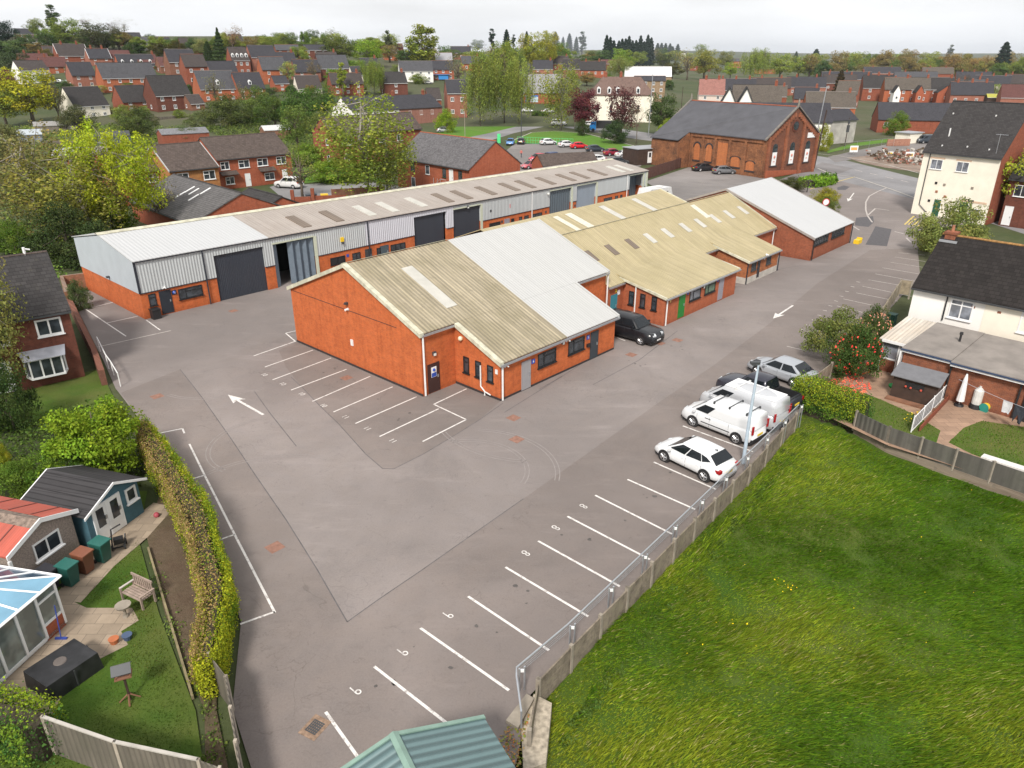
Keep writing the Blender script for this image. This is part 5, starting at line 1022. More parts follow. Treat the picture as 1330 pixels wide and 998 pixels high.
VG = [
 (30,110,33,16,52,9,9,S,Wr,'white gabled house behind the copper coloured tree at the far left',2,2,0),
 (100,155,41,15,58,9,20,DTILE,Cr,'cream house with a tall grey roof standing above the allotment sheds',3,2,0),
 (162,146,34,12,48,9,15,DTILE,REDB,'brown brick hipped roof house right of the cream house',2,2,0),
 (206,146,43,19,48,10,19,DTILE,REDB,'square brown brick house above the grey panel fence and rough paddock',3,2,0),
 (249,144,17,8,46,7,8,S,REDB,'small dark roofed garage right of the square brown brick house',1,1,0),
 (97,115,28,15,46,8,14,S,B_,'red brick house left end of the row above the cream house',2,2,0),
 (137,121,66,17,44,9,16,S,B_,'long red brick house with tall arched middle windows',5,2,0),
 (224,107,34,23,40,8,12,S,REDB,'tall plain brick house with a long slate ridge, behind the arched window row',2,3,0),
 (246,122,27,31,38,8,11,S,B_,'tall three storey red brick house with paired white windows',2,3,0),
 (276,110,34,13,38,8,11,S,B_,'slate roofed brick house right of the three storey one',2,2,0),
 (263,133,47,15,38,10,19,S,B_,'brick house with a white gabled dormer above the bushes',3,2,0),
 (311,130,34,13,38,9,17,S,B_,'brick house with a brick gabled dormer, right of the white dormer one',3,2,0),
 (304,98,22,17,36,9,19,S,B_,'three storey brick house with a row of white dormers on the ridge line',3,2,0),
 (329,94,32,17,36,9,11,S,B_,'large blank fronted brick house next to the white dormer row',2,2,0),
 (343,110,31,17,34,8,12,S,B_,'red brick house with a round headed window, left of the yellow green tree',2,2,0),
 (358,119,18,9,34,7,7,S,B_,'small brick gabled house below the round headed window',1,2,0),
 (388,122,30,6,30,8,12,S,Cr,'low bungalow with pale walls behind the dark hedgerow trees',3,1,0),
 (385,106,32,11,30,8,12,S,B_,'brick house behind the brown leafless tree',2,2,0),
 (417,105,38,14,30,9,15,S,REDB,'broad brick house with twin gables in the middle of the village',2,2,0),
 (459,108,13,9,30,7,8,S,Cr,'little cream gabled house right of the broad twin gabled one',1,1,0),
 (432,124,41,13,26,8,10,S,REDB,'brick house with tall chimney seen over the white cottage row',3,2,1),
 (500,124,30,14,22,9,10,DTILE,DARKB,'dark brown brick house with its gable turned right',1,2,1),
 (520,106,43,12,14,8,9,S,Wr,'white and cream cottage row with two roof windows',4,2,0),
 (562,104,28,12,10,8,8,S,B_,'brick building with the blue awning',3,2,0),
 (557,153,17,21,14,8,10,S,B_,'brick rear wing at the right end of the white cottage row',1,2,0),
 (582,153,25,28,12,9,12,S,B_,'tall brick house left of the willow group, with two gables',2,2,0),
 (58,97,30,9,46,8,9,PTILE,B_,'brown roofed terrace with white porches beside parked cars',3,2,2),
 (30,90,34,7,46,9,9,PTILE,B_,'brown roofed terrace half hidden by the white gabled house',2,2,2),
 (78,84,36,10,44,9,11,S,B_,'brick house with white bargeboards and two chimneys below the hilltop wood',2,2,2),
 (118,86,26,9,42,8,9,S,B_,'brick house with a grey gable and chimneys, right of the bargeboard one',2,2,2),
 (142,82,28,6,42,8,7,PTILE,B_,'red roofed house below the two round dark trees',2,1,0),
 (157,95,44,8,42,8,11,S,B_,'dark roofed row with white arched dormers',4,1,0),
 (40,61,20,7,40,8,5,S,Wr,'white hilltop house at the far left skyline',2,2,1),
 (22,50,26,5,40,8,5,S,B_,'grey roofed house on the skyline behind the dark conifer',2,1,1),
 (188,66,16,8,36,8,6,S,Wr,'white house on the hilltop left of the gable',1,2,0),
 (205,66,18,8,36,8,6,S,Wr,'white gabled hilltop house above the round dark trees',1,2,0),
 (238,73,20,9,36,8,10,S,B_,'brick gabled house on the hill right of the round dark trees',1,2,0),
 (158,60,26,7,36,9,7,S,REDB,'brown roofed building on the skyline behind the bare trees',2,1,0),
 (360,78,30,11,26,8,5,S,REDB,'brick block with a flat ridge left of the pale green tree',3,2,0),
 (397,78,28,11,24,8,5,S,REDB,'brick block with blue tinted windows right of the pale green tree',3,2,0),
 (300,60,16,6,30,8,6,S,B_,'red roofed house on the skyline under the bare tree',1,2,0),
 (480,68,44,5,18,8,4,PTILE,REDB,'long brown skyline roof left of the big poplar',3,1,0),
 (500,78,16,8,18,8,6,S,B_,'small brick house right of the light green trees',1,2,0),
 (586,77,26,7,8,8,8,S,REDB,'dark roofed house pair on the ridge right of the poplar',3,1,1),
 (566,88,22,7,8,8,8,plain('pale_roof', (.28,.28,.3)),B_,'grey roofed shed like building above the blue awning',2,1,0),
 (692,100,26,9,0,8,8,S,B_,'slate roofed house behind the shop',2,2,1),
 (731,101,22,10,-2,9,9,DTILE,REDB,'brown brick gabled house beyond the shop',1,2,0),
 (752,99,34,7,-4,8,10,DTILE,B_,'wide dark tiled house pair with a central chimney, beyond the pub roof',4,1,2),
 (780,90,26,6,-6,8,4,PTILE,REDB,'low roofs beyond the green tree, left of the white roofed hall',3,1,1),
 (872,75,18,5,-14,8,3,S,Wr,'small white house far away right of the black conifer clump',2,1,0),
 (946,88,16,7,-16,8,6,S,B_,'brick house with white gable among the willows',2,2,0)]
for v in VG: vh(*v[:9], v[9], cols=v[10], fl=v[11], ch=v[12], gw=1, near=None, trim=WHFR if 'bargeboard' in v[9] else None, dorm=4 if 'white dormers' in v[9] or 'arched dormers' in v[9] else (1 if 'gabled dormer' in v[9] else 0))
# white cottage row behind the tall birch
a = Vector((-48.0, 234.2)); house('cottage_row', 'row of white and brick cottages, slate roof with small chimneys, white gable', 'house', a, R(43), 34, 12, 5, 3.6, SLATE, WHREN, z=.0, base=1, gut=False, chims=((7, 6), (19, 6), (31, 6)), wins=[(3+i*4.4, 2.9, 1.1, 1.4, {}) for i in range(7)])
o = MB().box(17, 34.05, -.04, 0, 0, 4.8).build('brick_front', brick('pink_brick', (.36, .17, .13), (.3, .13, .1), (.33, .2, .16), .2), C.objects['cottage_row'])
# pub with mansard dormers, pink house, twin gables, hall with white roof
pp = GT(766, 158); kq = ppm(pp)
t = house('corner_pub', 'big white fronted corner building, brown mansard roof with white dormers', 'pub', (pp.x, pp.y), R(-3), 80/kq, 12, 33/kq, 5.2, tiles('brown_mansard_tile', (.15, .10, .085), .16, .3, .25), CREAM, hip=(4.0, 4.0), chims=((5, 6, .2), (10, 6, .2)), base=1, gut=False,
      wins=[(2.0+i*4.4, 2.9, .9, 2.2, dict(cols=(), rows=(.5,), fm=DARKB)) for i in range(5)], z=pp.z)
for i, x in enumerate((2.6, 6.0, 8.8, 15.4)):
    z = 33/kq+.6; o = MB().ext([(x-.6, .2, z-.6), (x+.6, .2, z-.6), (x+.6, .2, z+1.2), (x, .2, z+1.7), (x-.6, .2, z+1.2)], (0, 2.8, 0)).build('dormer', WHFR, t); MB().box(x-.35, x+.35, .12, .2, z-.1, z+1.1).build('pane', GLASS, o)
MB().box(-4, 0, 0, 11, -1, 33/kq-.3).build('brick_side', DARKB, t)
vh(906, 142, 32, 17, -10, 9, 20, RTILE, PINKR, 'pale pink rendered house with a pinkish tiled roof and big chimneys', cols=2, fl=2, ch=2, gw=1)
vh(811, 104, 60, 4, -8, 22, 9, plain('white_hall_roof', (.62, .62, .62), .6), BUFFB, 'hall with a broad white sheet roof among the trees', cols=0, fl=1, ch=0, name='hall', cat='hall')
vh(822, 130, 40, 22, -8, 9, 4, S, BUFFB, 'buff brick block with small white windows left of the pink house', cols=4, fl=3, ch=0)
vh(932, 146, 22, 10, -12, 9, 16, S, Wr, 'left one of the two black edged white gables behind the chapel roof', cols=0, fl=1, ch=1, name='gabled_house') if False else None
for i, (x0, lab) in enumerate(((931, 'left of two black edged white gables behind the chapel roof'), (953, 'right of two black edged white gables behind the chapel roof'))):
    p = Vector(G(x0, 165)).to_3d(); k = ppm(p); w = 22/k; hz = 20-(20)*1 if False else 0
    h = 25/k; t = thing('gabled_house', lab, 'house', tuple(p), R(-14)); MB().ext([(0, 0, -1), (w, 0, -1), (w, 0, h), (w/2, 0, h+22/k), (0, 0, h)], (0, 9, 0)).build('wall', WHREN, t)
    m = MB()
    for x1, x2 in ((-.3, w/2), (w+.3, w/2)): m.ext([(x1, -.4, h-.4), (x1, 9, h-.4), (x2, 9, h+22/k+.1), (x2, -.4, h+22/k+.1)], (0, 0, .2))
    m.build('roof', DTILE, t); m = MB()
    for x1, x2 in ((-.3, w/2), (w+.3, w/2)): m.ext([(x1, -.45, h-.6), (x1, -.42, h-.6), (x2, -.42, h+22/k-.15), (x2, -.45, h+22/k-.15)], (0, 0, .5))
    m.build('bargeboard', BLACK, t)
vh(948, 160, 60, 22, -12, 9, 22, GTILE, REDB, 'long brown tiled roof running right from the twin white gables', cols=0, fl=1, ch=1)
vh(928, 128, 50, 10, -12, 8, 16, S, REDB, 'slate roof with three chimneys right of the pink house', cols=3, fl=1, ch=3)
vh(975, 124, 48, 9, -12, 8, 14, S, REDB, 'slate roof with two tall chimneys left of the purple trunked conifer', cols=3, fl=1, ch=2)
vh(1020, 124, 48, 10, -12, 8, 14, S, B_, 'slate roofed terrace with a red chimney stack, centre right', cols=3, fl=1, ch=2)
TG = 'brick terraces right of the chapel'
vh(1045, 150, 60, 10, -10, 8, 16, GTILE, B_, 'brown roofed brick terrace behind the white fronted building', cols=3, fl=1, ch=1)
vh(1082, 140, 26, 16, -30, 8, 12, GTILE, B_, 'orange brick gabled house right of the dark conical conifer', cols=1, fl=2, ch=0, gw=1)
vh(1118, 131, 36, 15, -12, 9, 18, DTILE, B_, 'brick house with three big clustered chimneys, left end of the gabled terrace', cols=2, fl=2, ch=3)
vh(1066, 112, 60, 8, -10, 8, 12, S, REDB, 'far slate terrace with red party wall chimneys', cols=4, fl=1, ch=3)
for i, (x0, w) in enumerate(((1146, 30), (1176, 26), (1202, 30))):
    vh(x0, 133, w, 15, -12, 8, 16, GTILE if i < 2 else DTILE, B_, ('brick terrace house with a white arched door, first right of the clustered chimneys', 'brick terrace house with twin rear gables, in the middle of its row', 'brick terrace house with a large rear gable and blue window')[i], cols=2, fl=2, ch=1)
    p = GT(x0+w*.35, 134); k = ppm(p); g2 = thing('rear_wing', ('small pale rear wing of the first terrace house', 'narrow brick rear wing of the middle terrace house', 'broad brick rear wing with a blue glazed window')[i], 'house', tuple(p), R(-12)); w2 = (8, 9, 20)[i]/k; h2_ = 13/k
    MB().ext([(0, -3, -2), (w2, -3, -2), (w2, -3, h2_), (w2/2, -3, h2_+8/k), (0, -3, h2_)], (0, 6, 0)).build('wall', WHREN if i == 0 else B_, g2); m = MB()
    for x1 in (-.2, w2+.2): m.ext([(x1, -3.2, h2_-.2), (x1, 3, h2_-.2), (w2/2, 3, h2_+8/k), (w2/2, -3.2, h2_+8/k)], (0, 0, .15))
    m.build('roof', DTILE, g2); window(g2, w2/2-.5, -3, h2_*.4, 1.0, 1.2, 0, (), fr=.12)
vh(1232, 136, 48, 12, -14, 8, 18, S, B_, 'dark slate terrace with tall chimneys behind the bare tree', cols=4, fl=1, ch=3)
vh(1160, 112, 50, 8, -12, 8, 11, S, REDB, 'far terrace roofs with white gable trims, left of the orange trees', cols=3, fl=1, ch=2)
vh(1262, 120, 40, 9, -30, 8, 15, S, Cr, 'terrace stepping down behind the big dark conifer, cream rear walls', cols=3, fl=1, ch=3)
vh(1300, 118, 50, 9, -30, 8, 14, S, Cr, 'last terrace at the right edge with long slate slopes', cols=3, fl=1, ch=3)
vh(1297, 140, 50, 12, -20, 8, 12, PTILE, B_, 'brick shed with a purple brown roof at the right edge', cols=0, fl=1, ch=0)
vh(1280, 138, 17, 10, -16, 5, 3, plain('yellow_green_sign', (.35, .33, .05)), WOODD, 'small dark building with a yellow green sign band', cols=0, fl=1, ch=0)
p = Vector(G(1138, 172)).to_3d(); k = ppm(p)
house('long_workshop', 'long low brick workshop with a wide dark slate roof beyond the rubble plot', 'workshop', (p.x, p.y), R(-16), 24, 12, 3.6, 4.2, SLATE, REDB, wins=((1.6, 1.6, 1.8, 1.2, {}),), z=0, gut=False)
tt = thing('lean_to_garage', 'white sided garage with a grey flat roof left of the parked black van', 'garage', G(1180, 187)+(0,), R(30)); MB().box(0, 5, 0, 4, 0, 2.4).build('wall', CREAM, tt); MB().box(-.4, 5.4, -.3, 4.2, 2.42, 2.6).build('roof', plain('grey_flat_roof', (.3, .31, .33)), tt)
tag(MB().box(0, 6, 0, .3, 0, 1.6).build('garden_wall', brick('pink_wall_brick', (.4, .2, .14), (.34, .15, .1), (.34, .22, .17), .2), None, loc=G(1152, 190)+(0,), rot=R(8)), 'pink brick garden wall below the round green bush', 'wall')
sp = vh(680, 134, 48, 12, -2, 12, 17, plain('shop_grey_roof', (.25, .245, .26), .8, var=.1, sc=.3), B_, 'single storey brick shop with a grey roof and blue shopfront', cols=0, fl=1, ch=0, name='shop', cat='shop')
MB().box(.8, 2.6, -.08, 0, .3, 2.6, 0).box(2.9, 6.0, -.08, 0, .3, 2.4, 1).box(2.9, 6.0, -.12, 0, 2.45, 3.0, 0).box(.4, 2.8, -.12, 0, 2.65, 3.0, 1).build('shopfront', [plain('shop_blue', (.02, .16, .50), .5), plain('shop_pale', (.45, .55, .6), .4)], sp)
MB().box(0, 9, -1.5, 0, 2.4, 2.6, 0).box(3, 8, -1.0, -.02, .2, 2.3, 0).build('awning', plain('awning_blue', (.03, .22, .55), .6), next(o for o in C.objects if o.get('label') == 'brick building with the blue awning'))
# allotment sheds
for i, (x, y, w, d, h, yaw, m_, c, lab) in enumerate((
    (118, 191, 9, 2.5, 2.2, 30, plain('faded_blue_shed', (.06, .08, .12)), DKMET, 'long dark blue shed with open front by the rusty arched shed'),
    (24, 188, 5.5, 5, 2.2, 25, GLASSC, plain('glasshouse_roof', (.38, .42, .45), .2), 'small pale greenhouse roof at the left edge of the allotments'),
    (46, 174, 8, 3, 2.0, 28, WOODG, plain('grey_felt', (.25, .24, .23)), 'low grey shed row behind the allotment bushes'),
    (72, 219, 9, 7, 2.4, 20, WOODG, plain('pale_grey_sheet', (.30, .30, .31), .8, var=.15), 'pale grey roofed barn behind the lime green tree'),
    (86, 172, 3.5, 3, 2.0, 28, Cr, S, 'little cream hut at the end of the grey shed row'),
    (100, 235, 12, 8, 2.4, 36, B_, BTILE, 'brown roofed building under the lime green tree'),
    (213, 190, 11, 7, 2.6, 34, REDB, plain('lichened_roof', (.16, .16, .17), .85, var=.3), 'old lichened roof outbuilding behind the left terrace'),
    (345, 182, 7, 4, 2.3, 35, WOODB, plain('white_felt', (.5, .5, .5)), 'brown shed with a white roof in the yard behind the terrace'))):
    p = GT(x, y); house('shed', lab, 'shed', (p.x, p.y), R(yaw), w, d, h, 1.0, c, m_, z=p.z, gut=False, ov=.15)
p = GT(140, 190); t = thing('arched_shed', 'rusty red corrugated arched shed with a glazed end beside the allotments', 'shed', tuple(p), R(30)); n = 10; r_ = 2.4
m = MB(); pr = [(r_*math.cos(math.pi*i/n), r_*math.sin(math.pi*i/n)) for i in range(n+1)]
m.add([(x, 0, z) for x, z in pr]+[(x, 7, z) for x, z in pr], [(i, i+1, n+2+i, n+1+i) for i in range(n)]).build('roof', plain('rusty_red_sheet', (.34, .13, .09), .8, var=.3), t); MB().ext([(x*.97, 0, z*.97) for x, z in pr], (0, .1, 0)).build('end_wall', GLASSC, t)
panel_fence('paddock_fence', 'weathered grey panel fence above the rough paddock', [tuple(GT(196, 157))[:2], tuple(GT(270, 149))[:2]], 1.8, BOARDG)
panel_fence('allotment_fence', 'leaning grey board fence round the allotment plot', [tuple(GT(60, 190))[:2], tuple(GT(140, 186))[:2]], 1.3, WOODG)

for v in [
 (1068, 118, 40, 9, -12, 8, 12, S, REDB, 'slate terrace end with a pale chimney pot row behind the conical conifer', 3, 1, 3),
 (1120, 104, 44, 8, -12, 8, 9, S, B_, 'farthest slate terrace just below the green tree belt', 3, 1, 2),
 (1196, 106, 36, 9, -12, 8, 10, GTILE, REDB, 'short brown terrace below the orange trees', 2, 1, 2),
 (1240, 112, 40, 8, -14, 8, 10, S, B_, 'slate terrace just left of the big dark conifer', 3, 1, 3),
 (985, 134, 34, 8, -12, 7, 10, GTILE, B_, 'low brown roofed wing behind the long tiled roof', 1, 1, 1),
 (1030, 138, 30, 9, -14, 7, 11, S, B_, 'orange brick gable rising behind the chapel gable finial', 1, 1, 1),
 (1240, 128, 34, 10, -16, 8, 12, S, B_, 'brick terrace with three rear windows behind the twiggy dark tree', 3, 1, 2),
 (1152, 122, 34, 7, -12, 8, 9, GTILE, B_, 'second line terrace behind the white arched door house', 2, 1, 2),
 (60, 78, 24, 7, 42, 8, 7, S, REDB, 'grey roofed house below the light green hill tree', 2, 1, 1),
 (182, 92, 24, 9, 42, 8, 8, PTILE, REDB, 'maroon roofed house behind the arched dormer row', 2, 1, 1),
 (210, 96, 22, 9, 40, 8, 8, PTILE, REDB, 'second maroon roofed house left of the tall plain brick house', 2, 1, 1),
 (360, 92, 26, 10, 30, 8, 9, S, B_, 'brick house half hidden by the pale green rounded tree', 2, 2, 1),
 (414, 88, 26, 8, 26, 8, 8, S, REDB, 'dark roofed house above the broad twin gabled one', 2, 1, 1),
 (470, 96, 22, 8, 20, 8, 8, S, B_, 'brick house left of the white cottage row with skylights', 2, 1, 1),
 (600, 92, 24, 8, 8, 8, 7, S, B_, 'slate roofed house above the brown green tree', 2, 1, 1),
 (640, 84, 24, 7, 4, 8, 6, S, REDB, 'dark roofed house between the willows and the skyline', 2, 1, 1),
 (716, 92, 22, 8, -2, 8, 7, S, B_, 'house with a slate roof between the yellow green trees', 2, 1, 1),
 (896, 92, 26, 6, -10, 8, 6, S, REDB, 'low brown house among the olive trees', 2, 1, 1),
 (980, 96, 26, 6, -12, 8, 6, S, B_, 'brick house at the foot of the large pale willows', 2, 1, 1)]: vh(*v[:9], v[9], cols=v[10], fl=v[11], ch=v[12], gw=1)
# ================================================================ trees
rng = np.random.default_rng(5)
def rdir(n):
    a = rng.normal(size=(n, 3)); return a/np.linalg.norm(a, axis=1)[:, None]
def clump_leaves(cs, rad, per, size, v=.25, flat=1.1, droop=0.):
    n = len(cs); c = np.repeat(cs, per, 0); r = np.repeat(np.asarray(rad)*np.ones(n), per); d = rdir(n*per)
    p = c+d*(r*(.35+.65*rng.random(n*per)**.5))[:, None]*np.array([1, 1, .75]); 
    if droop: p[:, 2] -= droop*rng.random(n*per)**1.3
    ct = np.repeat(tints(n, v=.16), per, 0)*tints(n*per, v=v)
    return leaf_co(p, size, d, flat, droop*.6), ct
def branches(mb, cs, h0, h1, r, k=2.2):
    for c in cs:
        z0 = h0+(h1-h0)*random.random(); mid = (c[0]*.45, c[1]*.45, z0+(c[2]-z0)*.55)
        mb.tube([(0, 0, z0), mid, tuple(c)], [r, r*.6, r*.2], 4, 0, False)
PROTO = {}
def proto_decid(key, seed, R_=.42, zc=.6, zr=.40, ncl=52, per=140, size=.030, clr=.13, bark=BARK, twig=16, v=.26, open_=0.):
    global rng; rng = np.random.default_rng(seed); random.seed(seed)
    d = rdir(ncl*2); k = (.35+.65*rng.random(ncl*2)**.6)*(1+.28*(vn(d[:, 0]*3+seed, d[:, 2]*3+d[:, 1]*2, 1.1, seed)-.5)*2)
    cs = d*np.array([R_, R_, zr])*k[:, None]+np.array([0, 0, zc]); cs = cs[cs[:, 2] > zc-zr*.86][:ncl]
    co, t = clump_leaves(cs, clr*(.7+.6*rng.random(len(cs))), per, size, v)
    m = MB(); m.tube([(0, 0, -.03), (.01, 0, .2), (.0, .01, .5), (.01, 0, .8)], [.032, .024, .014, .004], 7); branches(m, cs[:twig], .18, .6, .011)
    PROTO[key] = (m.mesh('trunk', bark, True), fast_mesh('crown', co, 4, LEAF, t))
proto_decid('oak', 1); proto_decid('oak2', 2, .36, .58, .42, 42, 100); proto_decid('ash', 3, .34, .62, .38, 36, 90, .03, .11, twig=26)
proto_decid('bush', 4, .62, .42, .50, 64, 210, .034, .17, twig=8); proto_decid('column', 6, .13, .55, .46, 44, 70, .034, .065, twig=10); proto_decid('sparse', 7, .40, .62, .36, 36, 26, .03, .12, twig=36)
proto_decid('poplar', 8, .24, .55, .47, 60, 90, .034, .09, twig=12); proto_decid('dome', 9, .52, .45, .46, 76, 230, .031, .13, twig=10)
def proto_birch(key, seed, R_=.26, n=84, per=84, size=.0165, drop=.27, bark=BARKW, zc=.62, zr=.36):
    global rng; rng = np.random.default_rng(seed); random.seed(seed)
    d = rdir(n); k = (.3+.7*rng.random(n)**.55); cs = d*np.array([R_, R_, zr])*k[:, None]+np.array([0, 0, zc])
    co, t = clump_leaves(cs, .055*(.7+.7*rng.random(n)), per, size, .26, .3, drop)
    m = MB(); m.tube([(0, 0, -.03), (.015, 0, .25), (-.01, .01, .55), (.0, 0, .82)], [.013, .010, .006, .002], 7); branches(m, cs[:34], .2, .8, .0048)
    PROTO[key] = (m.mesh('trunk', bark, True), fast_mesh('crown', co, 4, LEAF, t))
proto_birch('birch', 20); proto_birch('willow', 21, .34, 100, 130, .018, .30, BARK, .64, .34); proto_birch('lime', 22, .44, 130, 130, .017, .12, BARKW, .62, .36)
def proto_conifer(key, seed, R_=.2, p=1.0, n=5200, size=.034):
    global rng; rng = np.random.default_rng(seed); random.seed(seed); z = .04+.96*rng.random(n)**1.25
    lobes = 1+.22*np.sin(z*60+rng.random(n))+.15*(rng.random(n)-.5); a = rng.uniform(0, 2*np.pi, n); r = R_*(1-z)**p*lobes*(.45+.55*rng.random(n)**.35)*(1+.25*(vn(np.cos(a)*2, np.sin(a)*2+z*5, .8, seed)-.5))
    q = np.stack([r*np.cos(a), r*np.sin(a), z], 1); o = np.stack([np.cos(a), np.sin(a), 0*a+.3], 1)
    m = MB().tube([(0, 0, -.03), (0, 0, .9)], [.022, .003], 6)
    PROTO[key] = (m.mesh('trunk', BARK, True), fast_mesh('crown', leaf_co(q, size, o, .2, .6), 4, LEAF, tints(n, v=.22)))
proto_conifer('spruce', 30, .2, .9); proto_conifer('cypress', 31, .16, .55, 5200, .03); proto_conifer('dense', 32, .36, .5, 6500, .036)
def proto_bare(key, seed):
    random.seed(seed); m = MB()
    def rec(p, d, L, r, k):
        q = p+d*L; m.tube([tuple(p), tuple((p+q)/2+Vector((random.uniform(-1, 1), random.uniform(-1, 1), 0))*L*.06), tuple(q)], [r, r*.8, r*.6], 4 if k > 1 else 3, 0, False)
        if k == 0: return
        for i in range(3 if k > 1 else 4):
            e = (d+Vector((random.uniform(-1, 1), random.uniform(-1, 1), random.uniform(-.25, .6)))*.75).normalized(); rec(q if i < 2 else p+d*L*.7, e, L*.68, r*.55, k-1)
    rec(Vector((0, 0, -.02)), Vector((0, 0, 1)), .3, .02, 5)
    global rng; rng = np.random.default_rng(seed); c = np.array([0, 0, .68])+rdir(40)*np.array([.3, .3, .28])*(rng.random(40)**.4)[:, None]; co, t = clump_leaves(c, .09, 22, .014, .3)
    PROTO[key] = (m.mesh('trunk', BARK, True), fast_mesh('crown', co, 4, LEAF, t))
proto_bare('bare', 40); proto_bare('bare2', 41)
LIME, SPR, MID, DRK, OLV, BRN_, MAR, BLK_, YEL_, GRY_ = (.17, .215, .03), (.12, .165, .028), (.065, .10, .022), (.032, .052, .018), (.115, .12, .04), (.115, .09, .045), (.075, .022, .03), (.014, .026, .02), (.23, .20, .035), (.13, .12, .08)
_tr = 0
def tree(kind, pos, h, w, col, label, group=None, name='tree', cat='tree'):
    global _tr; _tr += 1
    t = thing(name, label, cat, tuple(pos), _tr*2.4, group); t.scale = (w, w, h)
    a, b = PROTO[kind]; link('trunk', a, t); o = link('crown', b, t); o.color = tuple(col)+(1,); return t
WK = dict(oak=.84, oak2=.72, ash=.68, bush=1.24, column=.28, sparse=.8, poplar=.48, dome=1.04, birch=.56, willow=.72, lime=.9, spruce=.40, cypress=.32, dense=.72, bare=.75, bare2=.75)
def tp(kind, px, yb, hpx, wpx, col, label, group=None, name='tree', cat='tree', sink=0, flat=False):
    p = Vector(G(px, yb)).to_3d() if flat else GT(px, yb)
    k = ppm(p); h = hpx/k*1.08; w = wpx/k/WK[kind]; p.z -= sink
    return tree(kind, p, h, w, col, label, group, name, cat)
SH = dict(name='shrub', cat='shrub')
